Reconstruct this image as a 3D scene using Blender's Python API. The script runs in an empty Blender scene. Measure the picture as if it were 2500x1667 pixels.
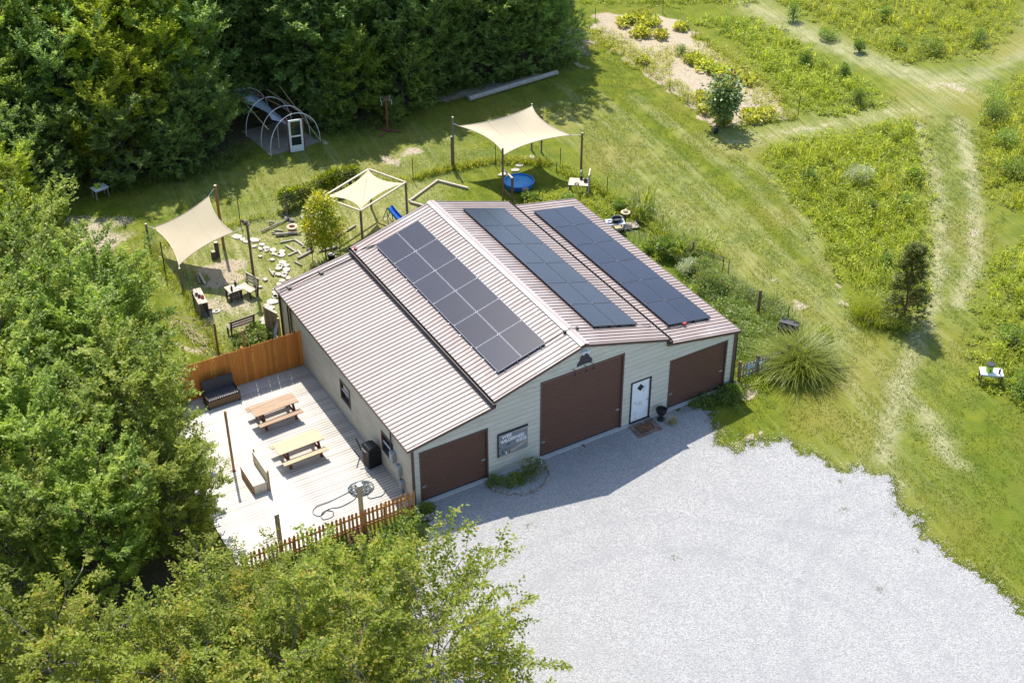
import bpy, bmesh, math, random
import numpy as np
from mathutils import Vector, Matrix, Quaternion
from mathutils.geometry import tessellate_polygon

random.seed(7)
SC = bpy.context.scene
COL = SC.collection

# ------------------------------------------------------------------ camera
AZ, PITCH, ROLL = 0.52608, 0.61562, -0.00252
fw = Vector((math.sin(AZ) * math.cos(PITCH), math.cos(AZ) * math.cos(PITCH), -math.sin(PITCH)))
rt = Vector((math.cos(AZ), -math.sin(AZ), 0.0))
up = rt.cross(fw)
cr, sr = math.cos(ROLL), math.sin(ROLL)
rt, up = rt * cr + up * sr, up * cr - rt * sr
cam_data = bpy.data.cameras.new('camera')
cam = bpy.data.objects.new('camera', cam_data)
COL.objects.link(cam)
cam.matrix_world = Matrix(((rt.x, up.x, -fw.x, -17.119), (rt.y, up.y, -fw.y, -36.990), (rt.z, up.z, -fw.z, 36.478), (0, 0, 0, 1)))
cam_data.sensor_fit = 'HORIZONTAL'
cam_data.sensor_width = 36.0
cam_data.lens = 36.0 * 3424.42 / 2500.0
cam_data.clip_start = 0.5
cam_data.clip_end = 2000.0
SC.camera = cam

# ------------------------------------------------------------------ sky, sun, exposure
SUN_EL = math.radians(57.0)
SUN_AZ = math.radians(14.0)          # from +Y towards +X
world = bpy.data.worlds.new('World')
SC.world = world
world.use_nodes = True
wn = world.node_tree
wn.nodes.clear()
sky = wn.nodes.new('ShaderNodeTexSky')
sky.sky_type = 'NISHITA'
sky.sun_disc = False
sky.sun_elevation = SUN_EL
sky.sun_rotation = SUN_AZ
sky.altitude = 100.0
bg = wn.nodes.new('ShaderNodeBackground')
bg.inputs['Strength'].default_value = 0.145
wo = wn.nodes.new('ShaderNodeOutputWorld')
wn.links.new(sky.outputs[0], bg.inputs[0])
wn.links.new(bg.outputs[0], wo.inputs[0])
sun_data = bpy.data.lights.new('sun', 'SUN')
sun_data.energy = 3.7
sun_data.angle = math.radians(0.53)
sun_data.color = (1.0, 0.95, 0.87)
sun = bpy.data.objects.new('sun', sun_data)
COL.objects.link(sun)
sdir = Vector((math.sin(SUN_AZ) * math.cos(SUN_EL), math.cos(SUN_AZ) * math.cos(SUN_EL), math.sin(SUN_EL)))
sun.rotation_euler = sdir.to_track_quat('Z', 'Y').to_euler()
sun.location = sdir * 60
SC.view_settings.view_transform = 'Standard'
SC.view_settings.look = 'None'
SC.view_settings.exposure = 1.03
SC.view_settings.gamma = 1.0
SC.view_settings.use_curve_mapping = False
SC.cycles.max_bounces = 8
SC.cycles.diffuse_bounces = 5
SC.cycles.glossy_bounces = 2
SC.cycles.transmission_bounces = 5
SC.cycles.use_denoising = True

# ------------------------------------------------------------------ materials
def newmat(name):
    m = bpy.data.materials.new(name)
    m.use_nodes = True
    nt = m.node_tree
    nt.nodes.clear()
    out = nt.nodes.new('ShaderNodeOutputMaterial')
    return m, nt, out

def rgba(c):
    return (c[0], c[1], c[2], 1.0)

def pm(name, c1, c2=None, scale=6.0, rough=0.7, metal=0.0, bump=0.0, stretch=(1, 1, 1), rand=0.0, spec=0.4, coords='Object', dist=0.02, contrast=0.22, third=None, third_scale=1.0):
    """Procedural surface: two colours mixed by noise, optional piece-to-piece value shift, optional relief."""
    m, nt, out = newmat(name)
    N, L = nt.nodes, nt.links
    b = N.new('ShaderNodeBsdfPrincipled')
    b.inputs['Roughness'].default_value = rough
    b.inputs['Metallic'].default_value = metal
    b.inputs['Specular IOR Level'].default_value = spec
    L.new(b.outputs[0], out.inputs[0])
    tc = N.new('ShaderNodeTexCoord')
    mp = N.new('ShaderNodeMapping')
    mp.inputs['Scale'].default_value = stretch
    L.new(tc.outputs[coords], mp.inputs[0])
    nz = N.new('ShaderNodeTexNoise')
    nz.inputs['Scale'].default_value = scale
    nz.inputs['Detail'].default_value = 5.0
    nz.inputs['Roughness'].default_value = 0.65
    L.new(mp.outputs[0], nz.inputs['Vector'])
    c2 = c2 or tuple(x * 0.75 for x in c1)
    mr = N.new('ShaderNodeMapRange')
    mr.inputs[1].default_value = 0.5 - contrast
    mr.inputs[2].default_value = 0.5 + contrast
    L.new(nz.outputs[0], mr.inputs[0])
    oi = N.new('ShaderNodeObjectInfo')
    if rand > 0:
        # shift each piece's place in the noise, so alike pieces do not repeat
        ad = N.new('ShaderNodeVectorMath'); ad.operation = 'SCALE'
        ad.inputs[0].default_value = (13.7, 7.3, 31.1)
        L.new(oi.outputs['Random'], ad.inputs['Scale'])
        av = N.new('ShaderNodeVectorMath'); av.operation = 'ADD'
        L.new(mp.outputs[0], av.inputs[0]); L.new(ad.outputs[0], av.inputs[1])
        L.new(av.outputs[0], nz.inputs['Vector'])
    mx = N.new('ShaderNodeMix'); mx.data_type = 'RGBA'
    mx.inputs[6].default_value = rgba(c1)
    mx.inputs[7].default_value = rgba(c2)
    L.new(mr.outputs[0], mx.inputs[0])
    colsock = mx.outputs[2]
    if third:
        n3 = N.new('ShaderNodeTexNoise'); n3.inputs['Scale'].default_value = third_scale; n3.inputs['Detail'].default_value = 6.0
        L.new(mp.outputs[0], n3.inputs['Vector'])
        m3 = N.new('ShaderNodeMapRange'); m3.inputs[1].default_value = 0.52; m3.inputs[2].default_value = 0.68
        L.new(n3.outputs[0], m3.inputs[0])
        x3 = N.new('ShaderNodeMix'); x3.data_type = 'RGBA'
        L.new(m3.outputs[0], x3.inputs[0]); L.new(colsock, x3.inputs[6]); x3.inputs[7].default_value = rgba(third)
        colsock = x3.outputs[2]
    if rand > 0:
        hv = N.new('ShaderNodeHueSaturation')
        ma = N.new('ShaderNodeMapRange')
        ma.inputs[3].default_value = 1.0 - rand
        ma.inputs[4].default_value = 1.0 + rand
        L.new(oi.outputs['Random'], ma.inputs[0])
        L.new(ma.outputs[0], hv.inputs['Value'])
        L.new(colsock, hv.inputs['Color'])
        colsock = hv.outputs[0]
    L.new(colsock, b.inputs['Base Color'])
    if bump > 0:
        bp = N.new('ShaderNodeBump')
        bp.inputs['Strength'].default_value = bump
        bp.inputs['Distance'].default_value = dist
        L.new(nz.outputs[0], bp.inputs['Height'])
        L.new(bp.outputs[0], b.inputs['Normal'])
    return m

def leafmat(name, dark, light, accent=None, trans=0.35, rough=0.42, spec=0.5, rand=0.12):
    """Foliage: colour from the per-leaf tint (0..1; above .93 the accent), light passing through the blade."""
    m, nt, out = newmat(name)
    N, L = nt.nodes, nt.links
    at = N.new('ShaderNodeAttribute'); at.attribute_name = 'tint'
    cr_ = N.new('ShaderNodeValToRGB')
    e = cr_.color_ramp.elements
    e[0].position = 0.05; e[0].color = rgba(dark)
    e[1].position = 0.90; e[1].color = rgba(light)
    ac = cr_.color_ramp.elements.new(0.97)
    ac.color = rgba(accent or light)
    L.new(at.outputs['Fac'], cr_.inputs[0])
    oi = N.new('ShaderNodeObjectInfo')
    hv = N.new('ShaderNodeHueSaturation')
    ma = N.new('ShaderNodeMapRange'); ma.inputs[3].default_value = 1 - rand; ma.inputs[4].default_value = 1 + rand
    mh = N.new('ShaderNodeMapRange'); mh.inputs[3].default_value = 0.49; mh.inputs[4].default_value = 0.51
    L.new(oi.outputs['Random'], ma.inputs[0]); L.new(oi.outputs['Random'], mh.inputs[0])
    L.new(ma.outputs[0], hv.inputs['Value']); L.new(mh.outputs[0], hv.inputs['Hue'])
    L.new(cr_.outputs[0], hv.inputs['Color'])
    b = N.new('ShaderNodeBsdfPrincipled')
    b.inputs['Roughness'].default_value = rough
    b.inputs['Specular IOR Level'].default_value = spec
    L.new(hv.outputs[0], b.inputs['Base Color'])
    tr = N.new('ShaderNodeBsdfTranslucent')
    tv = N.new('ShaderNodeMix'); tv.data_type = 'RGBA'; tv.blend_type = 'MULTIPLY'; tv.inputs[0].default_value = 1.0
    tv.inputs[7].default_value = (1.5, 1.55, 0.6, 1)
    L.new(hv.outputs[0], tv.inputs[6]); L.new(tv.outputs[2], tr.inputs[0])
    ms = N.new('ShaderNodeMixShader'); ms.inputs[0].default_value = trans
    L.new(b.outputs[0], ms.inputs[1]); L.new(tr.outputs[0], ms.inputs[2])
    L.new(ms.outputs[0], out.inputs[0])
    return m

M = {}
M['roof'] = pm('roof_metal', (0.315, 0.25, 0.222), (0.265, 0.207, 0.184), 0.7, rough=0.46, metal=0.0, spec=0.36, rand=0.06, third=(0.37, 0.32, 0.295), third_scale=0.6)
M['ridge'] = pm('ridge_metal', (0.40, 0.33, 0.305), (0.35, 0.285, 0.265), 2.0, rough=0.4)
M['brown'] = pm('brown_trim', (0.105, 0.062, 0.048), (0.085, 0.05, 0.04), 3, rough=0.45)
M['gutter'] = pm('gutter_brown', (0.035, 0.022, 0.02), (0.028, 0.018, 0.016), 3, rough=0.5)
M['rollup'] = pm('rollup_brown', (0.150, 0.074, 0.050), (0.138, 0.067, 0.045), 1.2, rough=0.5, rand=0.03)
M['siding'] = pm('siding_tan', (0.535, 0.51, 0.435), (0.495, 0.47, 0.40), 1.2, rough=0.55, rand=0.03, stretch=(1, 1, 4), third=(0.44, 0.415, 0.345), third_scale=.9)
M['wallback'] = pm('wall_core', (0.09, 0.08, 0.065), None, 2)  # coloured dark so the gaps between siding courses read as shadow lines
M['white_paint'] = pm('white_paint', (0.76, 0.77, 0.78), (0.70, 0.71, 0.72), 3, rough=0.5)
M['white_door'] = pm('white_door_paint', (0.74, 0.76, 0.79), (0.70, 0.72, 0.75), 2, rough=0.45, third=(0.52, 0.53, 0.53), third_scale=2.6)
M['concrete'] = pm('concrete', (0.50, 0.49, 0.46), (0.40, 0.39, 0.37), 5, rough=0.9, bump=0.2)
M['glass'] = pm('window_glass', (0.015, 0.018, 0.022), (0.02, 0.024, 0.03), 2, rough=0.06, spec=0.7)
M['panel'] = pm('solar_glass', (0.013, 0.015, 0.028), (0.018, 0.020, 0.036), 1.2, rough=0.22, spec=0.42, rand=0.14)
M['alu'] = pm('aluminium', (0.55, 0.56, 0.58), (0.48, 0.49, 0.5), 6, rough=0.35, metal=0.7)
M['seam'] = pm('panel_edge_grey', (0.26, 0.27, 0.31), (0.22, 0.23, 0.26), 6, rough=0.5, metal=0.2)
M['black'] = pm('black_plastic', (0.012, 0.012, 0.014), (0.02, 0.02, 0.022), 6, rough=0.45)
M['darkmetal'] = pm('dark_metal', (0.03, 0.03, 0.033), (0.045, 0.045, 0.05), 6, rough=0.5, metal=0.3)
M['tpost'] = pm('post_green_steel', (0.022, 0.03, 0.024), (0.035, 0.04, 0.032), 6, rough=0.6)
M['wire'] = pm('wire_steel', (0.11, 0.115, 0.10), (0.08, 0.085, 0.075), 6, rough=0.6, metal=0.3)
M['red'] = pm('red_plastic', (0.45, 0.04, 0.04), None, 4)
M['deck'] = pm('deck_grey_wood', (0.59, 0.56, 0.505), (0.48, 0.45, 0.40), 3.0, rough=0.85, stretch=(0.35, 9, 9), rand=0.16, bump=0.15, third=(0.33, 0.28, 0.23), third_scale=1.3)
M['cedar'] = pm('cedar_stain', (0.60, 0.225, 0.035), (0.46, 0.155, 0.024), 2.5, rough=0.75, stretch=(8, 8, 0.7), rand=0.20, third=(0.34, 0.12, 0.025), third_scale=1.2)
M['cedar_light'] = pm('picket_stain', (0.50, 0.25, 0.07), (0.34, 0.135, 0.035), 2.5, rough=0.8, stretch=(8, 8, 0.8), rand=0.22, third=(0.26, 0.09, 0.035), third_scale=1.3)
M['greywood'] = pm('weathered_wood', (0.30, 0.26, 0.21), (0.19, 0.16, 0.13), 4, rough=0.9, stretch=(1, 1, 1), rand=0.2, bump=0.3)
M['palewood'] = pm('pale_wood', (0.55, 0.47, 0.36), (0.42, 0.34, 0.25), 4, rough=0.85, rand=0.15, bump=0.2)
M['tablewood_a'] = pm('table_wood_worn', (0.42, 0.29, 0.185), (0.30, 0.185, 0.11), 3, rough=0.7, stretch=(0.5, 8, 8), rand=0.12, third=(0.24, 0.15, 0.09), third_scale=1.8)
M['tablewood_b'] = pm('table_wood_new', (0.50, 0.385, 0.235), (0.41, 0.295, 0.165), 3, rough=0.65, stretch=(0.5, 8, 8), rand=0.10)
M['redwood'] = pm('redwood_stain', (0.15, 0.05, 0.03), (0.10, 0.035, 0.022), 4, rough=0.8, rand=0.12)
M['postwood'] = pm('post_brown', (0.19, 0.115, 0.06), (0.13, 0.08, 0.045), 3, rough=0.85, stretch=(6, 6, 0.8), rand=0.18)
M['postorange'] = pm('post_orange', (0.38, 0.19, 0.06), (0.28, 0.13, 0.04), 3, rough=0.8, stretch=(6, 6, 0.8), rand=0.1)
M['postgrey'] = pm('post_greyed', (0.22, 0.185, 0.14), (0.15, 0.125, 0.095), 3, rough=0.9, stretch=(6, 6, 0.8), rand=0.18)
M['pineplank'] = pm('pine_plank', (0.45, 0.33, 0.19), (0.36, 0.25, 0.13), 3, rough=0.8, stretch=(6, 6, 0.8), rand=0.15)
M['darkwood'] = pm('dark_wood', (0.075, 0.05, 0.038), (0.05, 0.034, 0.028), 4, rough=0.85, rand=0.15)
M['cushion'] = pm('charcoal_cushion', (0.075, 0.07, 0.075), (0.055, 0.052, 0.056), 8, rough=0.95)
M['beigeply'] = pm('beige_plywood', (0.60, 0.54, 0.44), (0.52, 0.46, 0.37), 3, rough=0.75, rand=0.05)
M['rim_brown'] = pm('edge_board', (0.34, 0.17, 0.075), (0.25, 0.12, 0.055), 4, rough=0.8)
M['stone'] = pm('flag_limestone', (0.52, 0.48, 0.39), (0.38, 0.35, 0.29), 7, rough=0.95, bump=0.4, rand=0.16)
M['rock'] = pm('field_rock', (0.30, 0.26, 0.22), (0.19, 0.17, 0.15), 7, rough=0.95, bump=0.5, rand=0.22)
M['whiterock'] = pm('white_rock', (0.66, 0.63, 0.59), (0.5, 0.44, 0.4), 7, rough=0.95, bump=0.4, rand=0.1)
M['brick'] = pm('paver_brick', (0.23, 0.15, 0.12), (0.16, 0.115, 0.10), 9, rough=0.95, rand=0.28, bump=0.3)
M['mat'] = pm('coir_mat', (0.14, 0.08, 0.045), (0.09, 0.055, 0.035), 30, rough=1.0, bump=0.5, third=(0.20, 0.09, 0.04), third_scale=6)
M['bark'] = pm('bark', (0.13, 0.105, 0.085), (0.07, 0.056, 0.045), 7, rough=0.95, stretch=(3, 3, 0.7), bump=0.5)
M['barkpale'] = pm('bark_pale', (0.26, 0.23, 0.19), (0.15, 0.13, 0.105), 7, rough=0.95, stretch=(3, 3, 0.7), bump=0.5)
M['log'] = pm('bleached_log', (0.40, 0.365, 0.31), (0.24, 0.21, 0.175), 5, rough=0.95, rand=0.22, bump=0.4)
M['sailcloth'] = None
M['poolblue'] = pm('pool_blue', (0.03, 0.20, 0.55), (0.025, 0.17, 0.48), 5, rough=0.4)
M['poolwater'] = pm('pool_water', (0.05, 0.30, 0.68), (0.035, 0.25, 0.6), 7, rough=0.12, bump=0.08)
M['slideblue'] = pm('slide_blue', (0.02, 0.16, 0.60), (0.02, 0.13, 0.5), 5, rough=0.35)
M['green_plastic'] = pm('green_plastic', (0.02, 0.16, 0.04), (0.015, 0.12, 0.03), 5, rough=0.4)
M['limebucket'] = pm('lime_bucket', (0.36, 0.52, 0.05), (0.30, 0.45, 0.04), 5, rough=0.4)
M['greybox'] = pm('meter_grey', (0.38, 0.42, 0.46), (0.32, 0.36, 0.40), 5, rough=0.45, metal=0.2)
M['terracotta'] = pm('terracotta', (0.55, 0.30, 0.12), (0.45, 0.22, 0.085), 6, rough=0.85)
M['hose'] = pm('hose_teal', (0.05, 0.075, 0.085), (0.10, 0.14, 0.16), 20, rough=0.5)
M['signboard'] = pm('sign_grey_board', (0.22, 0.225, 0.24), (0.155, 0.16, 0.18), 4, rough=0.85, stretch=(0.6, 6, 6), rand=0.12, third=(0.31, 0.27, 0.26), third_scale=2.0)
M['signpaint'] = pm('sign_white_lettering', (0.78, 0.78, 0.80), (0.68, 0.68, 0.72), 9, rough=0.7)
M['signdark'] = pm('sign_dark_paint', (0.045, 0.075, 0.075), (0.09, 0.12, 0.12), 8, rough=0.8)
M['paleblue'] = pm('pale_blue_board', (0.45, 0.56, 0.66), (0.4, 0.5, 0.6), 3, rough=0.5)
M['rust'] = pm('rusty_iron', (0.20, 0.075, 0.045), (0.13, 0.05, 0.035), 8, rough=0.9, bump=0.3)
M['pvc'] = pm('pvc_white', (0.68, 0.69, 0.68), (0.58, 0.6, 0.6), 4, rough=0.4)
M['film'] = pm('old_plastic_film', (0.55, 0.60, 0.66), (0.42, 0.47, 0.53), 3, rough=0.3, bump=0.4, dist=0.08)
M['soil'] = pm('garden_soil', (0.50, 0.40, 0.27), (0.40, 0.31, 0.20), 3, rough=1.0, bump=0.5)
M['straw'] = pm('dry_straw', (0.55, 0.46, 0.30), (0.42, 0.34, 0.2), 10, rough=0.95, rand=0.15)
M['sunpetal'] = pm('sunflower_petal', (0.75, 0.42, 0.02), (0.65, 0.33, 0.02), 8, rough=0.7)
M['pebble'] = pm('pebble_limestone', (0.60, 0.59, 0.57), (0.42, 0.41, 0.40), 3, rough=0.95)

L_ELM = leafmat('leaf_elm', (0.115, 0.155, 0.012), (0.335, 0.365, 0.045), (0.42, 0.28, 0.05), trans=0.46, spec=0.28, rough=.5)
L_MAPLE = leafmat('leaf_maple', (0.110, 0.172, 0.020), (0.33, 0.39, 0.062), (0.42, 0.42, 0.08), trans=0.48, spec=0.3, rough=.48)
L_FOREST = leafmat('leaf_forest', (0.130, 0.205, 0.062), (0.31, 0.40, 0.115), (0.40, 0.45, 0.12), trans=0.54, spec=0.3, rough=.48)
L_VINE = leafmat('leaf_vine', (0.250, 0.330, 0.032), (0.48, 0.52, 0.060), (0.54, 0.54, 0.09), trans=0.56, spec=.22)
L_YOUNG = leafmat('leaf_young_tree', (0.24, 0.27, 0.018), (0.48, 0.45, 0.035), (0.6, 0.36, 0.04), trans=0.46)
L_HEDGE = leafmat('leaf_fence_vine', (0.14, 0.19, 0.018), (0.34, 0.37, 0.045), (0.4, 0.4, 0.06), trans=0.45)
L_DARK = leafmat('leaf_dark', (0.06, 0.082, 0.010), (0.18, 0.205, 0.03), (0.26, 0.21, 0.05), trans=0.36, spec=0.3)
L_BUSH = leafmat('leaf_bush', (0.095, 0.160, 0.022), (0.27, 0.34, 0.062), (0.36, 0.36, 0.08), trans=0.44)
L_LIME = leafmat('leaf_lime', (0.20, 0.26, 0.015), (0.37, 0.42, 0.025), (0.45, 0.45, 0.04), trans=0.45)
L_SQUASH = leafmat('leaf_squash', (0.26, 0.29, 0.035), (0.58, 0.55, 0.13), (0.7, 0.6, 0.2), trans=0.42)
L_GREYSHRUB = leafmat('leaf_silver', (0.26, 0.29, 0.17), (0.52, 0.54, 0.38), None, trans=0.3)
L_SUNFL = leafmat('leaf_sunflower', (0.08, 0.13, 0.03), (0.24, 0.31, 0.09), (0.3, 0.34, 0.1), trans=0.38)
L_FLOWER = leafmat('leaf_flower_border', (0.10, 0.16, 0.03), (0.28, 0.33, 0.09), (0.56, 0.14, 0.07), trans=0.4)
L_MEADOW = leafmat('leaf_meadow', (0.185, 0.235, 0.018), (0.47, 0.485, 0.050), (0.56, 0.48, 0.16), trans=0.5, rand=0.04, spec=.25)
L_LAWN = leafmat('leaf_lawn', (0.105, 0.135, 0.011), (0.20, 0.22, 0.024), (0.32, 0.28, 0.10), trans=0.4, rand=0.02, spec=0.25)
L_PAMPAS = leafmat('leaf_pampas', (0.15, 0.20, 0.018), (0.36, 0.39, 0.045), (0.5, 0.45, 0.18), trans=0.46)
L_DRY = leafmat('leaf_dry', (0.20, 0.15, 0.07), (0.46, 0.38, 0.20), None, trans=0.25)
L_BRICKRED = leafmat('leaf_dead_palm', (0.16, 0.06, 0.03), (0.35, 0.15, 0.08), None, trans=0.2)

def sail_material():
    m, nt, out = newmat('sail_cloth')
    N, L = nt.nodes, nt.links
    b = N.new('ShaderNodeBsdfPrincipled'); b.inputs['Roughness'].default_value = 0.8; b.inputs['Specular IOR Level'].default_value = 0.2
    tc = N.new('ShaderNodeTexCoord')
    nz = N.new('ShaderNodeTexNoise'); nz.inputs['Scale'].default_value = 1.2; nz.inputs['Detail'].default_value = 6
    L.new(tc.outputs['Object'], nz.inputs['Vector'])
    mx = N.new('ShaderNodeMix'); mx.data_type = 'RGBA'
    mx.inputs[6].default_value = (0.57, 0.485, 0.345, 1); mx.inputs[7].default_value = (0.52, 0.44, 0.30, 1)
    L.new(nz.outputs[0], mx.inputs[0]); L.new(mx.outputs[2], b.inputs['Base Color'])
    t = N.new('ShaderNodeBsdfTranslucent'); t.inputs[0].default_value = (0.55, 0.42, 0.24, 1)
    ms = N.new('ShaderNodeMixShader'); ms.inputs[0].default_value = 0.18
    L.new(b.outputs[0], ms.inputs[1]); L.new(t.outputs[0], ms.inputs[2]); L.new(ms.outputs[0], out.inputs[0])
    return m
M['sailcloth'] = sail_material()
# ------------------------------------------------------------------ mesh helpers
class MB:
    """Collects simple solids and links them as one mesh object."""
    def __init__(self):
        self.v = []; self.f = []
    def add(self, vs, fs):
        o = len(self.v)
        self.v += [tuple(x) for x in vs]
        self.f += [tuple(i + o for i in f) for f in fs]
        return self
    def box(self, c, s, rz=0.0, rx=0.0, ry=0.0):
        hx, hy, hz = s[0] / 2, s[1] / 2, s[2] / 2
        R = Matrix.Rotation(rz, 3, 'Z') @ Matrix.Rotation(ry, 3, 'Y') @ Matrix.Rotation(rx, 3, 'X')
        vs = [Vector(c) + R @ Vector((x, y, z)) for x in (-hx, hx) for y in (-hy, hy) for z in (-hz, hz)]
        return self.add(vs, [(0, 1, 3, 2), (4, 6, 7, 5), (0, 4, 5, 1), (2, 3, 7, 6), (0, 2, 6, 4), (1, 5, 7, 3)])
    def beam(self, p0, p1, w, h, upv=(0, 0, 1)):
        p0, p1 = Vector(p0), Vector(p1)
        d = (p1 - p0).normalized()
        s = d.cross(Vector(upv))
        if s.length < 1e-4: s = d.cross(Vector((0, 1, 0)))
        s.normalize(); u = s.cross(d)
        vs = [p + s * a * w / 2 + u * b * h / 2 for p in (p0, p1) for a, b in ((-1, -1), (1, -1), (1, 1), (-1, 1))]
        return self.add(vs, [(3, 2, 1, 0), (4, 5, 6, 7), (0, 1, 5, 4), (1, 2, 6, 5), (2, 3, 7, 6), (3, 0, 4, 7)])
    def tube(self, pts, r, n=6, r1=None, cap=True):
        pts = [Vector(p) for p in pts]
        r1 = r if r1 is None else r1
        o = len(self.v); k = len(pts)
        ref = Vector((0.31, 0.17, 0.93))
        for i, p in enumerate(pts):
            d = (pts[min(i + 1, k - 1)] - pts[max(i - 1, 0)]).normalized()
            s = d.cross(ref)
            if s.length < 1e-3: s = d.cross(Vector((1, 0, 0)))
            s.normalize(); u = s.cross(d)
            rr = r + (r1 - r) * i / max(1, k - 1)
            for j in range(n):
                a = 2 * math.pi * j / n
                self.v.append(tuple(p + s * math.cos(a) * rr + u * math.sin(a) * rr))
        for i in range(k - 1):
            for j in range(n):
                a, b = o + i * n + j, o + i * n + (j + 1) % n
                self.f.append((a, b, b + n, a + n))
        if cap:
            self.f.append(tuple(o + j for j in range(n))[::-1])
            self.f.append(tuple(o + (k - 1) * n + j for j in range(n)))
        return self
    def lathe(self, prof, n=20, c=(0, 0, 0), sx=1.0, sy=1.0, cap=True):
        o = len(self.v); k = len(prof)
        for r, z in prof:
            for j in range(n):
                a = 2 * math.pi * j / n
                self.v.append((c[0] + math.cos(a) * r * sx, c[1] + math.sin(a) * r * sy, c[2] + z))
        for i in range(k - 1):
            for j in range(n):
                a, b = o + i * n + j, o + i * n + (j + 1) % n
                self.f.append((a, b, b + n, a + n))
        if cap and prof[0][0] > 1e-4: self.f.append(tuple(o + j for j in range(n))[::-1])
        if cap and prof[-1][0] > 1e-4: self.f.append(tuple(o + (k - 1) * n + j for j in range(n)))
        return self
    def prism(self, poly, z0, z1, axis='z', off=0.0):
        """poly: 2-D outline; axis z: (x,y) extruded in z; axis y: (x,z) extruded in y from z0 to z1; axis x: (y,z)."""
        n = len(poly)
        def P(a, b, t):
            return (a, b, t) if axis == 'z' else ((a, t, b) if axis == 'y' else (t, a, b))
        vs = [P(a, b, z0) for a, b in poly] + [P(a, b, z1) for a, b in poly]
        fs = [tuple(range(n))[::-1], tuple(range(n, 2 * n))] + [(i, (i + 1) % n, n + (i + 1) % n, n + i) for i in range(n)]
        return self.add(vs, fs)
    def rock(self, c, s, seed=0, n=9, lev=4):
        rg = random.Random(seed)
        prof = []
        o = len(self.v)
        for i in range(lev + 1):
            t = i / lev
            ph = -math.pi / 2 + math.pi * t
            for j in range(n):
                a = 2 * math.pi * j / n
                k = 1 + rg.uniform(-.17, .17)
                self.v.append((c[0] + math.cos(a) * math.cos(ph) * s[0] * k, c[1] + math.sin(a) * math.cos(ph) * s[1] * k, c[2] + math.sin(ph) * s[2] * (1 + rg.uniform(-.1, .1))))
        for i in range(lev):
            for j in range(n):
                a, b = o + i * n + j, o + i * n + (j + 1) % n
                self.f.append((a, b, b + n, a + n))
        return self
    def mesh(self, name, mat=None, smooth=False):
        me = bpy.data.meshes.new(name)
        me.from_pydata(self.v, [], self.f)
        if mat: me.materials.append(mat)
        bm = bmesh.new(); bm.from_mesh(me)
        bmesh.ops.recalc_face_normals(bm, faces=bm.faces)
        bm.to_mesh(me); bm.free()
        if smooth:
            me.polygons.foreach_set('use_smooth', [True] * len(me.polygons))
        me.update()
        return me
    def obj(self, name, mat, parent=None, loc=(0, 0, 0), rz=0.0, smooth=False):
        return link(name, self.mesh(name, mat, smooth), parent, loc, rz)

def link(name, me, parent=None, loc=(0, 0, 0), rz=0.0):
    o = bpy.data.objects.new(name, me)
    COL.objects.link(o)
    o.location = loc
    o.rotation_euler = (0, 0, rz)
    if parent: o.parent = parent
    return o

def tag(o, label=None, cat=None, group=None, kind=None):
    if label: o['label'] = label
    if cat: o['category'] = cat
    if group: o['group'] = group
    if kind: o['kind'] = kind
    return o

def thing(name, label, cat, loc=(0, 0, 0), rz=0.0, group=None):
    o = bpy.data.objects.new(name, None)
    o.empty_display_size = 0.2
    COL.objects.link(o)
    o.location = loc; o.rotation_euler = (0, 0, rz)
    return tag(o, label, cat, group)

def structure(name):
    o = bpy.data.objects.new(name, None); COL.objects.link(o); o['kind'] = 'structure'
    return o

def dup(root, loc, rz, label=None, group=None, scale=None):
    r = root.copy(); COL.objects.link(r)
    r.location = loc; r.rotation_euler = (0, 0, rz)
    if scale: r.scale = scale
    if label: r['label'] = label
    if group: r['group'] = group
    for ch in list(root.children):
        c = ch.copy(); COL.objects.link(c); c.parent = r
        for gch in list(ch.children):
            d = gch.copy(); COL.objects.link(d); d.parent = c
    return r

def np_mesh(name, V, F, mat, tint=None, smooth=False):
    """V (n,3), F list of (m,k) arrays."""
    me = bpy.data.meshes.new(name)
    V = np.ascontiguousarray(V, dtype=np.float32)
    me.vertices.add(len(V)); me.vertices.foreach_set('co', V.ravel())
    loops = []; starts = []; tot = 0
    for f in F:
        f = np.asarray(f, dtype=np.int32)
        if len(f) == 0: continue
        k = f.shape[1]
        loops.append(f.ravel()); starts.append(tot + np.arange(len(f), dtype=np.int32) * k); tot += f.size
    loops = np.concatenate(loops); starts = np.concatenate(starts)
    me.loops.add(len(loops)); me.loops.foreach_set('vertex_index', loops)
    me.polygons.add(len(starts)); me.polygons.foreach_set('loop_start', starts)
    me.update(calc_edges=True)
    if tint is not None:
        a = me.attributes.new('tint', 'FLOAT', 'POINT')
        a.data.foreach_set('value', np.ascontiguousarray(tint, dtype=np.float32))
    if mat: me.materials.append(mat)
    if smooth: me.polygons.foreach_set('use_smooth', np.ones(len(starts), dtype=bool))
    me.validate()
    return me

def nrm(a):
    return a / np.maximum(np.linalg.norm(a, axis=-1, keepdims=True), 1e-9)

def leaf_arrays(P, A, Nn, Ln, Wd, tint, fold=0.16):
    """Folded two-triangle leaves: base P, axis A, normal Nn, length Ln, width Wd."""
    A = nrm(A); S_ = nrm(np.cross(Nn, A)); U = np.cross(A, S_)
    Ln = Ln[:, None]; Wd = Wd[:, None]
    p0 = P; p2 = P + A * Ln
    mid = P + A * Ln * 0.45
    p1 = mid + S_ * Wd * .5 + U * Wd * fold
    p3 = mid - S_ * Wd * .5 + U * Wd * fold
    V = np.stack([p0, p1, p2, p3], 1).reshape(-1, 3)
    i = np.arange(len(P)) * 4
    F = np.concatenate([np.stack([i, i + 1, i + 2], 1), np.stack([i, i + 2, i + 3], 1)])
    return V, F, np.repeat(tint, 4)

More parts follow.
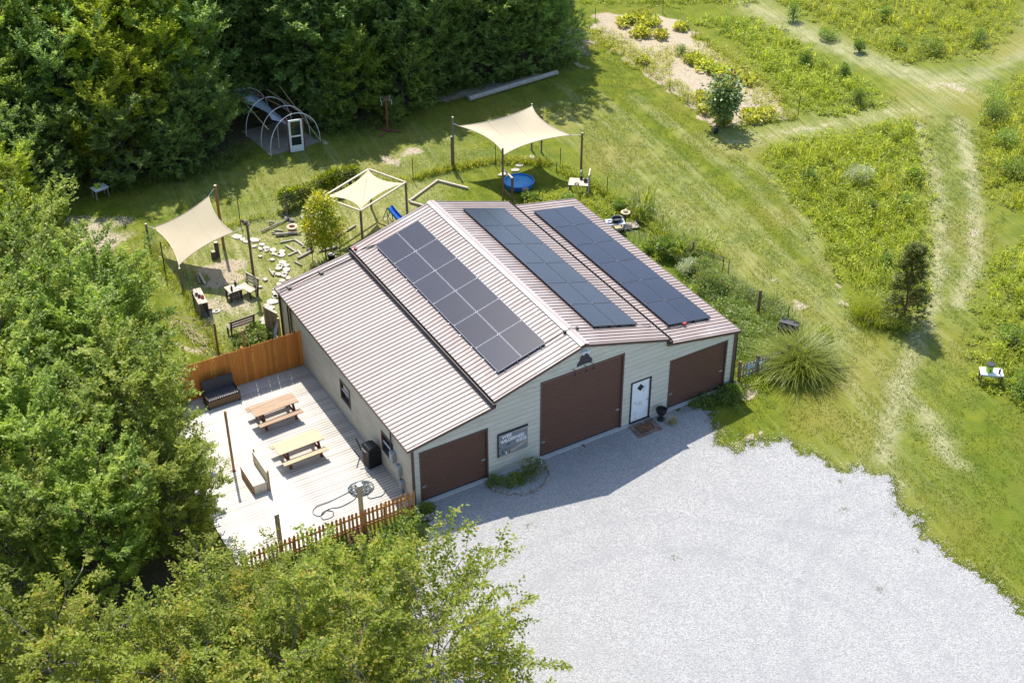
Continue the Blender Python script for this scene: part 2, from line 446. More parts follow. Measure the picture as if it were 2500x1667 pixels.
def inside(pts, poly):
    x, y = pts[:, 0], pts[:, 1]
    c = np.zeros(len(pts), bool)
    n = len(poly)
    for i in range(n):
        x1, y1 = poly[i]; x2, y2 = poly[(i + 1) % n]
        if y1 == y2: continue
        c ^= ((y1 > y) != (y2 > y)) & (x < (x2 - x1) * (y - y1) / (y2 - y1) + x1)
    return c

def dist_line(pts, line, closed=False):
    best = np.full(len(pts), 1e9)
    n = len(line)
    for i in range(n if closed else n - 1):
        a = np.array(line[i]); b = np.array(line[(i + 1) % n]); ab = b - a
        t = np.clip(((pts - a) @ ab) / max(ab @ ab, 1e-9), 0, 1)
        d = np.linalg.norm(pts - (a + t[:, None] * ab), axis=1)
        best = np.minimum(best, d)
    return best

def poly_mask(pts, poly, soft=0.5):
    d = dist_line(pts, poly, True)
    s = np.where(inside(pts, poly), d, -d)
    return np.clip(s / soft * .5 + .5, 0, 1)

def line_mask(pts, line, w, soft=0.5):
    d = dist_line(pts, line)
    return np.clip((w - d) / soft * .5 + .5, 0, 1)

def scatter(rg, poly, n):
    """n random points inside a polygon."""
    P = np.array(poly); lo, hi = P.min(0), P.max(0); out = []
    tot = 0
    while tot < n:
        q = rg.uniform(lo, hi, (n * 2, 2)); q = q[inside(q, poly)]
        out.append(q); tot += len(q)
        if len(q) == 0: break
    return np.concatenate(out)[:n]

def snoise(x, y, s=1.0, seed=0):
    """cheap smooth noise in about -1..1"""
    r = np.random.default_rng(seed); o = 0
    for k in range(6):
        a = r.uniform(0, 2 * np.pi); f = s * r.uniform(.6, 1.9); ph = r.uniform(0, 6.28)
        o = o + np.sin((x * np.cos(a) + y * np.sin(a)) * f * 2 * np.pi + ph)
    return o / 3.2
# ------------------------------------------------------------------ where things lie on the ground (metres)
MEADOWS = dict(
    track=[(29.98, 16.57), (32.61, 16.55), (35.88, 15.89), (40.0, 15.2), (38.48, 12.49), (33.47, 6.93), (29.73, 3.2), (26.83, 0.46), (24.6, -0.9), (23.83, -0.2), (24.54, 2.23), (26.41, 7.05), (27.82, 10.77), (29.06, 14.46)],
    garden=[(37.76, 34.51), (40.8, 32.29), (41.82, 31.26), (41.3, 26.18), (41.26, 21.61), (40.6, 17.25), (38.78, 17.2), (36.38, 17.6), (35.2, 19.01), (36.4, 24.6), (37.46, 28.44), (37.96, 31.4)],
    far=[(44.52, 33.5), (44.75, 30.07), (44.6, 25.56), (45.1, 21.15), (46.71, 20.25), (49.71, 19.6), (54.62, 20.95), (62.0, 27.0), (60.0, 40.0), (47.4, 40.0)],
    right=[(56, 18.5), (50.54, 16.2), (46.35, 15.1), (43.31, 13.1), (38.4, 8.3), (36.3, 5.6), (37.35, 4.2), (48, 3.0)],
    near_right=[(46, 1.0), (35.53, 2.3), (32.9, 2.1), (30.2, 0.2), (27.4, -2.4), (24.6, -5.2), (24.6, -6.5), (25.2, -7.6), (34, -14)],
    top=[(32.4, 40.0), (36.37, 37.4), (41.73, 33.8), (44.0, 33.9), (47.5, 40.0), (48, 52), (33, 52)],
)
GARDEN = [(31.7, 36.28), (30.6, 32), (30.16, 28.5), (29.81, 22.58), (29.34, 19.94), (31.4, 19.44), (34.39, 18.59), (35.5, 22.32), (35.96, 26.98), (36.31, 31.45), (37.27, 33.71), (36.74, 35.48), (32.86, 37.77)]
FOREST_EDGE = [(-30, 33.5), (-13, 32.6), (-8.2, 32.2), (-5.7, 31.4), (-3.4, 31.4), (0.8, 30.4), (4.0, 30.6), (5.9, 32.2), (9.3, 31.2), (12.9, 30.8), (16.8, 31.8), (19.6, 31.6), (25.6, 31.6), (28.2, 35.0), (29.6, 39.5), (31, 46), (31, 62), (-30, 80)]
GRAVEL = [(0.05, -0.02), (4, -0.02), (9, -0.02), (12.2, -0.02), (12.9, -0.25), (13.35, -0.85), (13.1, -1.5), (12.9, -2.2), (12.64, -2.6), (12.25, -2.95), (12.66, -3.13), (12.58, -3.7), (13.25, -3.48), (13.6, -3.3), (13.5, -3.75),
          (14.0, -3.62), (13.93, -3.98), (14.6, -4.0), (14.96, -3.86), (14.96, -4.48), (14.72, -4.95), (15.34, -5.42), (15.44, -5.98), (15.38, -6.64), (15.75, -6.96), (16.14, -6.69), (16.45, -7.07), (16.43, -7.5),
          (17.05, -7.89), (16.9, -8.5), (16.31, -8.83), (16.11, -9.27), (15.98, -10.11), (16.51, -10.2), (16.3, -10.5), (15.84, -10.55), (16.03, -10.95), (15.56, -11.29), (15.94, -11.78), (15.69, -12.4), (15.8, -13.06),
          (16.04, -13.86), (16.13, -14.32), (15.96, -15.42), (15.7, -17), (15.3, -20), (14, -26), (10, -32), (0, -34), (-5, -28), (-5.5, -20), (-6.2, -13), (-5.6, -8), (-4.2, -4.6), (-2.4, -3.0), (-0.9, -2.3), (-0.35, -1.7), (0.0, -1.2), (0.35, -0.95), (0.6, -0.5)]
TRACK_MAIN = [(16.42, -7.78), (19.23, -4.94), (22.82, -2.39), (26.84, -0.39), (30.83, 2.55), (35.53, 7.31), (40.02, 12.2), (43.44, 16.75), (44.95, 19.44)]
TRACK_LEFT = [(44.51, 18.97), (43.53, 21.77), (43.2, 26.54), (42.9, 31.7), (42.9, 34)]
TRACK_RIGHT = [(44.95, 19.0), (47.26, 17.9), (53.57, 19.0), (62, 23)]
PATH_GARDEN = [(41.29, 15.96), (37.14, 16.85), (33.74, 17.25), (30.7, 17.9), (28.9, 18.5)]
RUTS = [[(39.8, 14.6), (35.76, 8.82), (31.46, 4.08), (27.18, 0.25), (21.11, -3.96), (17.64, -6.95)], [(42.2, 13.5), (36.52, 6.73), (31.75, 2.01), (28.23, -0.37)], [(21.32, -3.73), (20.95, -5.95), (19.86, -8.57)]]
SWATHS = [[(25.0, 30), (23.32, 13.42), (22.42, 5.22), (20.67, -2.25), (17.6, -6.4)], [(26.2, 27.4), (25.1, 13.9), (23.9, 6.0), (22.2, -0.5), (20.5, -6)], [(27.74, 25.99), (27.32, 14.91), (24.98, 5.06), (22.6, 0.5)], [(23.4, 26.4), (22.0, 18), (21.6, 12)],
          [(25.2, 27.2), (20.5, 27.5), (15, 26.6)], [(28.9, 18), (28.3, 13), (26.2, 7)]]
for k_ in range(7):
    SWATHS.append([(21.6 + .75 * k_, 26.5 - .4 * (k_ % 3)), (21.3 + .62 * k_, 14), (21.2 + .45 * k_, 6), (20.6 + .28 * k_, .5), (18.6 + .2 * k_, -5 + .3 * k_)])

# ------------------------------------------------------------------ ground: one sheet to the horizon, kinds of cover kept as masks
def build_ground():
    fx = np.concatenate([[-900, -400, -150, -70, -40], np.arange(-22, 64.01, 0.26), [75, 100, 160, 400, 900]])
    fy = np.concatenate([[-900, -400, -150, -70, -45], np.arange(-32, 64.01, 0.26), [75, 100, 160, 400, 900]])
    X, Y = np.meshgrid(fx, fy, indexing='ij')
    nx, ny = X.shape
    P = np.stack([X.ravel(), Y.ravel()], 1)
    Z = (0.02 * snoise(P[:, 0], P[:, 1], .22, 3) - 0.02).clip(-.06, -.002)
    Z[(np.abs(P[:, 0]) > 64) | (np.abs(P[:, 1]) > 64)] = -0.02
    jx = P[:, 0] + .35 * snoise(P[:, 0], P[:, 1], .55, 11); jy = P[:, 1] + .35 * snoise(P[:, 0], P[:, 1], .55, 12)
    J = np.stack([jx, jy], 1)
    rut = np.zeros(len(P)); bare = np.zeros(len(P)); dry = np.zeros(len(P)); wild = np.zeros(len(P)); litter = np.zeros(len(P)); lush = np.zeros(len(P))
    for q in MEADOWS.values():
        wild = np.maximum(wild, poly_mask(J, q, .8))
    litter = poly_mask(J, FOREST_EDGE, 2.0)
    left = [(-9.5, 8), (-8.0, 9.5), (-7.4, 12), (-6.8, 14), (-7.2, 17), (-8, 22), (-8.5, 29), (-30, 30), (-30, -30), (-9, -30), (-7, -14), (-6, -8), (-5.0, -4.2), (-3.2, -2.6), (-3, -1.2), (-7.6, -0.6), (-7.6, 8)]
    litter = np.maximum(litter, .8 * poly_mask(J, left, 1.5))
    # bare soil: garden, sandy pit, worn spots
    bare = np.maximum(bare, .95 * poly_mask(J, GARDEN, .5))
    pit = [(-1.27, 20.3), (-0.56, 20.6), (-0.12, 20.95), (0.48, 20.5), (0.85, 20.0), (0.5, 19.21), (-0.14, 18.57), (-0.78, 18.45), (-1.25, 18.59), (-1.51, 19.02)]
    bare = np.maximum(bare, 1.0 * poly_mask(J, pit, .35))
    worn = [(-5.55, 29.03), (-4.46, 28.83), (-3.83, 27.73), (-3.0, 27.3), (-2.9, 25.6), (-3.7, 24.6), (-4.7, 23.9), (-5.6, 24.2), (-6.4, 24.97), (-6.3, 27)]
    bare = np.maximum(bare, .85 * poly_mask(J, worn, 1.4))
    bare = np.maximum(bare, .8 * line_mask(J, [(-4.2, 15.0), (-3.85, 14.42), (-3.51, 13.91), (-3.0, 13.35)], .28, .5))
    bare = np.maximum(bare, .75 * line_mask(J, [(-1.9, 17.6), (-0.9, 16.6), (-0.2, 16.6)], .7, 1.0))
    bare = np.maximum(bare, .55 * line_mask(J, [(8.6, 20.3), (10.6, 20.7), (10.4, 21.6)], .7, .8))
    bare = np.maximum(bare, .55 * line_mask(J, [(3.0, 21.6), (4.3, 21.6), (3.6, 19.8)], .9, 1.4))
    pile = [(29.6, 37.6), (30.3, 37.3), (30.5, 36.17), (29.85, 33.6), (29.1, 32.6), (28.3, 32.3), (28.4, 35.67)]
    bare = np.maximum(bare, 1.0 * poly_mask(J, pile, .6))
    bare = np.maximum(bare, .9 * poly_mask(J, [(27.2, 31.9), (27.92, 31.72), (28.05, 30.9), (27.4, 30.6)], .4))
    bare = np.maximum(bare, .5 * line_mask(J, TRACK_LEFT, .75, 1.2))
    bare = np.maximum(bare, .62 * line_mask(J, PATH_GARDEN, .6, 1.0))
    bare = np.maximum(bare, .75 * line_mask(J, [(44.6, 18.0), (45.6, 16.9), (45.9, 16.0)], .5, .8))
    for (x, y, r) in ((24.5, 3.6, .45), (24.0, 2.4, .4), (31.9, 2.2, .28), (27.9, -.2, .25), (38.9, 8.9, .3), (22.2, 5.5, .5), (21.6, 3.6, .45), (15.7, -0.75, .5), (13.4, -3.0, .3), (14.0, -2.7, .25), (34.9, 5.3, .3), (33.6, 4.0, .4), (33, 3.3, .4), (9.6, 29.7, .5), (8.3, 30.6, .9), (7.4, 30.2, .6), (11.8, 26.0, .9), (13.2, 26.3, .8)):
        bare = np.maximum(bare, .85 * np.clip(1.25 - np.hypot(jx - x, jy - y) / r, 0, 1))
    edge = [q for q in GRAVEL if q[0] > 12 and -17 < q[1] < -.2]
    bare = np.maximum(bare, .66 * line_mask(J, edge, .30, .7))
    # mown clippings and worn wheel lines
    for k, s in enumerate(SWATHS):
        dry = np.maximum(dry, .62 * line_mask(P + .12 * snoise(P[:, 0], P[:, 1], .3, 40 + k)[:, None], s, .10 + .07 * (k % 3), .38))
    for k, s in enumerate(RUTS):
        dry = np.maximum(dry, 1.0 * line_mask(J * .4 + P * .6, s, .34, .5))
    dry = np.maximum(dry, .30 * line_mask(J, TRACK_MAIN, 1.9, 2.2))
    dry = np.maximum(dry, .5 * line_mask(J, TRACK_RIGHT, 1.2, 1.6))
    dry = np.maximum(dry, .7 * line_mask(J, TRACK_LEFT, 1.0, 1.2))
    dry = np.maximum(dry, .75 * line_mask(J, PATH_GARDEN, 1.0, 1.2))
    dry = np.maximum(dry, .8 * poly_mask(J, [(42.5, 15.5), (45.5, 15.2), (47.5, 17.6), (44.8, 20.2), (43.0, 19)], 1.6))
    yard = [(-2.6, 13), (0.4, 13.0), (4, 15), (6, 18), (13, 21.5), (14.5, 23.4), (5, 24.6), (-2.8, 24)]
    dry = np.maximum(dry, .60 * poly_mask(J, yard, 1.0))
    bare = np.maximum(bare, .40 * poly_mask(J, [(-2.6, 13.2), (0.2, 13.0), (2.5, 15), (5.5, 18.6), (5.5, 23), (-2.6, 23.5)], 1.0))
    dry = np.maximum(dry, .45 * line_mask(J, [(2, 27), (8, 26.5), (14, 26)], 1.8, 3.0))
    for k, s in enumerate(RUTS):
        rut = np.maximum(rut, (1.0 if k < 3 else .55) * line_mask(J * .4 + P * .6, s, .13, .5))
    rut = np.maximum(rut, .8 * line_mask(J, [(42.6, 33), (42.9, 26.5), (43.9, 21.5), (44.6, 18.5)], .5, .9))
    rut = np.maximum(rut, .8 * line_mask(J, [(45.2, 18.9), (47.3, 17.5), (53.6, 18.6), (60, 21.6)], .25, .6))
    # richer grass: edges the mower misses
    lush = np.maximum(lush, .9 * line_mask(J, [(12.9, 23.51), (14.18, 23.38), (15.58, 23.08), (17.01, 22.98), (19.3, 20.6), (19.9, 16.6), (20.3, 12), (20.3, 7.4), (20, 2)], .45, .7))
    lush = np.maximum(lush, .8 * poly_mask(J, [(15.6, 0.3), (20, 0.3), (20.4, 6), (19.8, 14), (19.5, 17), (16, 18.3), (15.4, 13)], .8))
    lush = np.maximum(lush, .7 * line_mask(J, [(30, 2), (36, 8.2), (42, 14.5)], .8, 1.2) * .7)
    lush = np.maximum(lush, .6 * poly_mask(J, [(17.5, -9), (24.6, -7.4), (28, -14), (17, -22)], 2.5))
    V = np.concatenate([P, Z[:, None]], 1)
    i, j = np.meshgrid(np.arange(nx - 1), np.arange(ny - 1), indexing='ij')
    a = (i * ny + j).ravel()
    F = np.stack([a, a + ny, a + ny + 1, a + 1], 1)
    me = np_mesh('ground', V, [F], None, smooth=True)
    for nm, arr in (('rut', rut), ('bare', bare), ('dry', dry), ('wild', wild), ('litter', litter), ('lush', lush)):
        t = me.attributes.new(nm, 'FLOAT', 'POINT'); t.data.foreach_set('value', arr.astype(np.float32))
    return me

def ground_material():
    m, nt, out = newmat('ground_cover')
    N, L = nt.nodes, nt.links
    tc = N.new('ShaderNodeTexCoord')
    def noise(scale, det=5.0, rot=0.0, st=(1, 1, 1), rough=.6):
        mp = N.new('ShaderNodeMapping'); mp.vector_type = 'TEXTURE'
        mp.inputs['Rotation'].default_value = (0, 0, rot); mp.inputs['Scale'].default_value = st
        L.new(tc.outputs['Object'], mp.inputs[0])
        n = N.new('ShaderNodeTexNoise'); n.inputs['Scale'].default_value = scale; n.inputs['Detail'].default_value = det; n.inputs['Roughness'].default_value = rough
        L.new(mp.outputs[0], n.inputs['Vector'])
        return n.outputs[0]
    def ramp(s, lo, hi):
        r = N.new('ShaderNodeMapRange'); r.interpolation_type = 'SMOOTHSTEP'
        r.inputs[1].default_value = lo; r.inputs[2].default_value = hi
        L.new(s, r.inputs[0]); return r.outputs[0]
    def mix(f, a, b):
        x = N.new('ShaderNodeMix'); x.data_type = 'RGBA'
        if isinstance(f, float): x.inputs[0].default_value = f
        else: L.new(f, x.inputs[0])
        for k, s in ((6, a), (7, b)):
            if isinstance(s, tuple): x.inputs[k].default_value = rgba(s)
            else: L.new(s, x.inputs[k])
        return x.outputs[2]
    def math_(op, a, b):
        x = N.new('ShaderNodeMath'); x.operation = op
        for k, s in ((0, a), (1, b)):
            if isinstance(s, float): x.inputs[k].default_value = s
            else: L.new(s, x.inputs[k])
        return x.outputs[0]
    def attr(n):
        a = N.new('ShaderNodeAttribute'); a.attribute_name = n; return a.outputs['Fac']
    big = noise(0.16, 4); mid = noise(0.9, 6); fine = noise(9.0, 6, rough=.75); grit = noise(34.0, 3)
    mow = noise(1.5, 4, rot=math.radians(-9), st=(0.42, 7.0, 1))
    g = mix(ramp(mid, .32, .68), (0.085, 0.122, 0.007), (0.16, 0.18, 0.011))
    g = mix(ramp(big, .45, .70), g, (0.185, 0.172, 0.024))
    g = mix(math_('MULTIPLY', ramp(fine, .45, .75), .55), g, (0.062, 0.098, 0.012))
    g = mix(math_('MULTIPLY', ramp(grit, .50, .8), .45), g, (0.25, 0.245, 0.05))
    g = mix(math_('MULTIPLY', ramp(mow, .50, .72), .34), g, (0.245, 0.26, 0.065))
    g = mix(math_('MULTIPLY', attr('lush'), .75), g, mix(ramp(fine, .35, .65), (0.06, 0.105, 0.012), (0.12, 0.165, 0.02)))
    g = mix(math_('MULTIPLY', attr('wild'), .9), g, mix(ramp(fine, .3, .7), (0.075, 0.10, 0.011), (0.18, 0.195, 0.02)))
    d = math_('MULTIPLY', attr('dry'), ramp(math_('ADD', math_('MULTIPLY', mow, .5), math_('MULTIPLY', fine, .5)), .36, .62))
    g = mix(d, g, mix(ramp(fine, .35, .65), (0.30, 0.29, 0.135), (0.43, 0.40, 0.22)))
    rf = math_('MULTIPLY', attr('rut'), ramp(math_('ADD', math_('MULTIPLY', mid, .5), math_('MULTIPLY', fine, .5)), .30, .55))
    g = mix(math_('MULTIPLY', rf, .6), g, mix(ramp(grit, .35, .65), (0.33, 0.295, 0.175), (0.47, 0.43, 0.29)))
    lit = mix(ramp(fine, .35, .65), (0.055, 0.052, 0.022), (0.11, 0.095, 0.05))
    g = mix(ramp(math_('ADD', attr('litter'), math_('MULTIPLY', mid, .4)), .35, .95), g, lit)
    b = ramp(math_('ADD', attr('bare'), math_('MULTIPLY', math_('SUBTRACT', math_('ADD', math_('MULTIPLY', mid, .5), math_('MULTIPLY', fine, .5)), .5), 1.5)), .42, .68)
    soil = mix(ramp(fine, .3, .7), (0.30, 0.24, 0.16), (0.47, 0.395, 0.285))
    soil = mix(math_('MULTIPLY', ramp(grit, .5, .75), .5), soil, (0.54, 0.48, 0.385))
    g = mix(b, g, soil)
    bs = N.new('ShaderNodeBsdfPrincipled'); bs.inputs['Roughness'].default_value = .95; bs.inputs['Specular IOR Level'].default_value = .15
    L.new(g, bs.inputs['Base Color'])
    bp = N.new('ShaderNodeBump'); bp.inputs['Strength'].default_value = .9; bp.inputs['Distance'].default_value = .06
    L.new(math_('ADD', fine, math_('MULTIPLY', grit, .4)), bp.inputs['Height']); L.new(bp.outputs[0], bs.inputs['Normal'])
    L.new(bs.outputs[0], out.inputs[0])
    return m

gm = build_ground()
gm.materials.append(ground_material())
tag(link('ground', gm), kind='structure')

def gravel_material():
    m, nt, out = newmat('gravel_lot')
    N, L = nt.nodes, nt.links
    tc = N.new('ShaderNodeTexCoord')
    v = N.new('ShaderNodeTexVoronoi'); v.inputs['Scale'].default_value = 24.0
    L.new(tc.outputs['Object'], v.inputs['Vector'])
    n1 = N.new('ShaderNodeTexNoise'); n1.inputs['Scale'].default_value = .45; n1.inputs['Detail'].default_value = 7; n1.inputs['Roughness'].default_value = .7
    L.new(tc.outputs['Object'], n1.inputs['Vector'])
    n2 = N.new('ShaderNodeTexNoise'); n2.inputs['Scale'].default_value = 15; n2.inputs['Detail'].default_value = 4; n2.inputs['Roughness'].default_value = .8
    L.new(tc.outputs['Object'], n2.inputs['Vector'])
    def mix(f, a, b):
        x = N.new('ShaderNodeMix'); x.data_type = 'RGBA'; L.new(f, x.inputs[0])
        for k, s in ((6, a), (7, b)):
            if isinstance(s, tuple): x.inputs[k].default_value = rgba(s)
            else: L.new(s, x.inputs[k])
        return x.outputs[2]
    def ramp(s, lo, hi, o=1.0):
        r = N.new('ShaderNodeMapRange'); r.inputs[1].default_value = lo; r.inputs[2].default_value = hi; r.inputs[4].default_value = o
        L.new(s, r.inputs[0]); return r.outputs[0]
    sep = N.new('ShaderNodeSeparateColor'); L.new(v.outputs['Color'], sep.inputs[0])
    c = mix(sep.outputs[0], (0.252, 0.247, 0.24), (0.42, 0.41, 0.392))
    c = mix(ramp(n1.outputs[0], .46, .70, .55), c, (0.28, 0.275, 0.27))
    c = mix(ramp(n2.outputs[0], .56, .75, .8), c, (0.175, 0.173, 0.175))
    n4 = N.new('ShaderNodeTexNoise'); n4.inputs['Scale'].default_value = 3.2; n4.inputs['Detail'].default_value = 8; n4.inputs['Roughness'].default_value = .75
    L.new(tc.outputs['Object'], n4.inputs['Vector'])
    c = mix(ramp(n4.outputs[0], .60, .74, .45), c, (0.22, 0.217, 0.205))
    # wheel tracks: faint arcs where the fines have been pressed in
    geo = N.new('ShaderNodeSeparateXYZ'); L.new(tc.outputs['Object'], geo.inputs[0])
    for (ax, ay, rad) in ((3.2, -13.5, 7.6), (3.2, -13.5, 9.3), (14.5, -16.5, 7.2), (14.5, -16.5, 8.8), (24, 2.0, 15.6)):
        v1 = N.new('ShaderNodeVectorMath'); v1.operation = 'DISTANCE'; L.new(tc.outputs['Object'], v1.inputs[0]); v1.inputs[1].default_value = (ax, ay, 0)
        s1 = N.new('ShaderNodeMath'); s1.operation = 'SUBTRACT'; L.new(v1.outputs['Value'], s1.inputs[0]); s1.inputs[1].default_value = rad
        s2 = N.new('ShaderNodeMath'); s2.operation = 'ABSOLUTE'; L.new(s1.outputs[0], s2.inputs[0])
        r1 = N.new('ShaderNodeMapRange'); r1.inputs[1].default_value = .30; r1.inputs[2].default_value = .05; L.new(s2.outputs[0], r1.inputs[0])
        m1 = N.new('ShaderNodeMath'); m1.operation = 'MULTIPLY'; L.new(r1.outputs[0], m1.inputs[0]); L.new(ramp(n4.outputs[0], .42, .62, .55), m1.inputs[1])
        c = mix(m1.outputs[0], c, (0.25, 0.25, 0.255))
    b = N.new('ShaderNodeBsdfPrincipled'); b.inputs['Roughness'].default_value = .95; b.inputs['Specular IOR Level'].default_value = .2
    L.new(c, b.inputs['Base Color'])
    bp = N.new('ShaderNodeBump'); bp.inputs['Strength'].default_value = .8; bp.inputs['Distance'].default_value = .03
    ad = N.new('ShaderNodeMath'); ad.operation = 'ADD'; L.new(v.outputs['Distance'], ad.inputs[0]); L.new(n2.outputs[0], ad.inputs[1])
    L.new(ad.outputs[0], bp.inputs['Height']); L.new(bp.outputs[0], b.inputs['Normal'])
    L.new(b.outputs[0], out.inputs[0])
    return m

def build_gravel():
    rg = np.random.default_rng(5)
    pts = []
    n = len(GRAVEL)
    for i in range(n):
        a = np.array(GRAVEL[i]); b = np.array(GRAVEL[(i + 1) % n]); d = b - a; ln = np.hypot(*d)
        straight = (a[1] > -.1 and b[1] > -.1)
        k = 1 if straight or ln > 5 else max(1, int(ln / .11))
        nv = np.array([-d[1], d[0]]) / max(ln, 1e-6)
        for q in range(k):
            p = a + d * q / k
            if not straight and ln < 5:
                p = p + nv * (.07 * rg.normal() + .13 * snoise(np.array([p[0]]), np.array([p[1]]), 1.1, 9)[0])
            if not (straight): p[1] = min(p[1], -.02)
            pts.append(p)
    tri = tessellate_polygon([[Vector((p[0], p[1], 0)) for p in pts]])
    me = bpy.data.meshes.new('gravel_lot')
    me.from_pydata([(p[0], p[1], 0.004) for p in pts], [], [tuple(t) for t in tri])
    me.materials.append(gravel_material())
    bm = bmesh.new(); bm.from_mesh(me)
    for f in bm.faces:
        if f.normal.z < 0: f.normal_flip()
    bm.to_mesh(me); bm.free()
    return me, np.array(pts)
grm, GR_EDGE = build_gravel()
tag(link('gravel_lot', grm), kind='structure')

# loose stones along the ragged edge and strewn over the lot
def pebbles():
    rg = np.random.default_rng(8)
    e = GR_EDGE[(GR_EDGE[:, 1] < -.2) & (GR_EDGE[:, 0] > -1) & (GR_EDGE[:, 1] > -18)]
    p1 = e[rg.integers(0, len(e), 2600)] + rg.normal(0, .25, (2600, 2))
    p2 = scatter(rg, [(0, -.3), (12, -.3), (15, -5), (15.5, -16), (2, -16), (-3, -8)], 5000)
    p = np.concatenate([p1, p2]); n = len(p)
    r = rg.uniform(.008, .022, n)
    base = np.array([(1, 0, 0), (0, 1, 0), (-1, 0, 0), (0, -1, 0), (0, 0, .8), (0, 0, -.3)], float)
    a = rg.uniform(0, 6.28, n); ca, sa = np.cos(a), np.sin(a)
    B = base[None] * r[:, None, None] * rg.uniform(.7, 1.2, (n, 6, 1))
    V = np.stack([B[:, :, 0] * ca[:, None] - B[:, :, 1] * sa[:, None] + p[:, None, 0], B[:, :, 0] * sa[:, None] + B[:, :, 1] * ca[:, None] + p[:, None, 1], B[:, :, 2] + .012 + np.zeros((n, 1))], 2).reshape(-1, 3)
    i = np.arange(n)[:, None] * 6
    F = np.concatenate([i + np.array(t)[None] for t in ((0, 1, 4), (1, 2, 4), (2, 3, 4), (3, 0, 4))])
    tag(link('gravel', np_mesh('gravel', V, [F], M['pebble'])), kind='stuff')
pebbles()
# ------------------------------------------------------------------ the barn
W, D = 15.18, 12.82
LO, YF = 0.212, 0.085
XL, XR = 3.578, W - 3.578
ZE, ZL, ZM, ZR = 2.89, 3.556, 3.787, 4.967
XME = XL - 0.06                                # eave of the main roof
aL = (ZL - ZE) / (XL + LO); aM = (ZR - ZM) / (W / 2 - XME)
barn = thing('barn', 'tan metal barn with brown roll-up doors and a pale brown ribbed roof', 'barn')

def roof_z(x):
    if x <= XL: return ZE + aL * (x + LO)
    if x >= XR: return ZE + aL * (W + LO - x)
    return ZR - aM * abs(x - W / 2)

def clip(poly, a, b, c):
    """keep a*x+b*z<=c"""
    out = []
    for i in range(len(poly)):
        p, q = poly[i], poly[(i + 1) % len(poly)]
        dp, dq = a * p[0] + b * p[1] - c, a * q[0] + b * q[1] - c
        if dp <= 0: out.append(p)
        if dp * dq < 0:
            t = dp / (dp - dq); out.append((p[0] + (q[0] - p[0]) * t, p[1] + (q[1] - p[1]) * t))
    return out

def rects_minus(x0, x1, z0, z1, holes):
    """split a course into the pieces left by openings"""
    zs = sorted({z0, z1} | {h[2] for h in holes if z0 < h[2] < z1} | {h[3] for h in holes if z0 < h[3] < z1})
    res = []
    for a, b in zip(zs[:-1], zs[1:]):
        if b - a < .004: continue
        xs = [(x0, x1)]
        for h in holes:
            if h[2] < b - 1e-6 and h[3] > a + 1e-6:
                nx = []
                for s, e in xs:
                    if h[1] <= s or h[0] >= e: nx.append((s, e)); continue
                    if h[0] > s: nx.append((s, h[0]))
                    if h[1] < e: nx.append((h[1], e))
                xs = nx
        res += [(s, e, a, b) for s, e in xs if e - s > .01]
    return res

DOORS = [(0.34, 3.2, 0.05, 2.5), (5.68, 9.49, 0.05, 3.78), (11.91, 14.76, 0.05, 2.53)]
ENTRY = (9.95, 10.95, 0.05, 2.14)
WINS = [(1.66, 2.66, 0.95, 1.92), (5.62, 6.56, 0.98, 1.92)]          # on the left wall: y0, y1, z0, z1
CRS = 0.2286

def wall(map_, width, holes, profile, nm, visible=True):
    """lapped metal courses on a thin core; map_(u, out, z) gives the world point"""
    bounds = [0.0] + [b for b in (XL, W / 2, XR) if profile and 0 < b < width] + [width]
    def pieces(z0, z1):
        for s, e, a, b in rects_minus(0.0, width, z0, z1, holes):
            for s0, e0 in zip(bounds[:-1], bounds[1:]):
                lo, hi = max(s, s0), min(e, e0)
                if hi - lo < .01: continue
                poly = [(lo, a), (hi, a), (hi, b), (lo, b)]
                if profile:
                    xm = (lo + hi) / 2
                    sl = (roof_z(xm + .01) - roof_z(xm - .01)) / .02
                    poly = clip(poly, -sl, 1, roof_z(xm) - sl * xm - .035)
                if len(poly) >= 3: yield poly
    top = (ZR if profile else ZE + aL * LO) - .02
    core = MB()
    z = 0.05
    while z < top:
        for poly in pieces(z, min(z + 1.2, top)):
            vs = [map_(u, o, zz) for o in (-.002, -.10) for u, zz in poly]
            n = len(poly)
            core.add(vs, [tuple(range(n)), tuple(range(n, 2 * n))[::-1]] + [(i, n + i, n + (i + 1) % n, (i + 1) % n) for i in range(n)])
        z += 1.2
    core.obj('wall', M['wallback'], barn)
    if not visible: return
    z = 0.05
    while z < top:
        z1 = min(z + CRS, top)
        for poly in pieces(z + .016, z1):
            n = len(poly)
            def out(zz): return .018 + .006 * (z1 - zz) / CRS
            front = [map_(u, out(zz), zz) for u, zz in poly]
            back = [map_(u, .0, zz) for u, zz in poly]
            MB().add(front + back, [tuple(range(n)), tuple(range(n, 2 * n))[::-1]] + [(i, n + i, n + (i + 1) % n, (i + 1) % n) for i in range(n)]).obj('siding_board', M['siding'], barn)
        z += CRS

wall(lambda u, o, z: (u, -o, z), W, DOORS + [ENTRY], True, 'front')
wall(lambda u, o, z: (-o, u, z), D, WINS, False, 'left')
wall(lambda u, o, z: (W + o, u, z), D, [], False, 'right')
wall(lambda u, o, z: (u, D + o, z), W, [], True, 'back', visible=False)
MB().box((W / 2, D / 2 - .05, 0.012), (W + .10, D + .16, 0.07)).obj('slab', M['concrete'], barn)

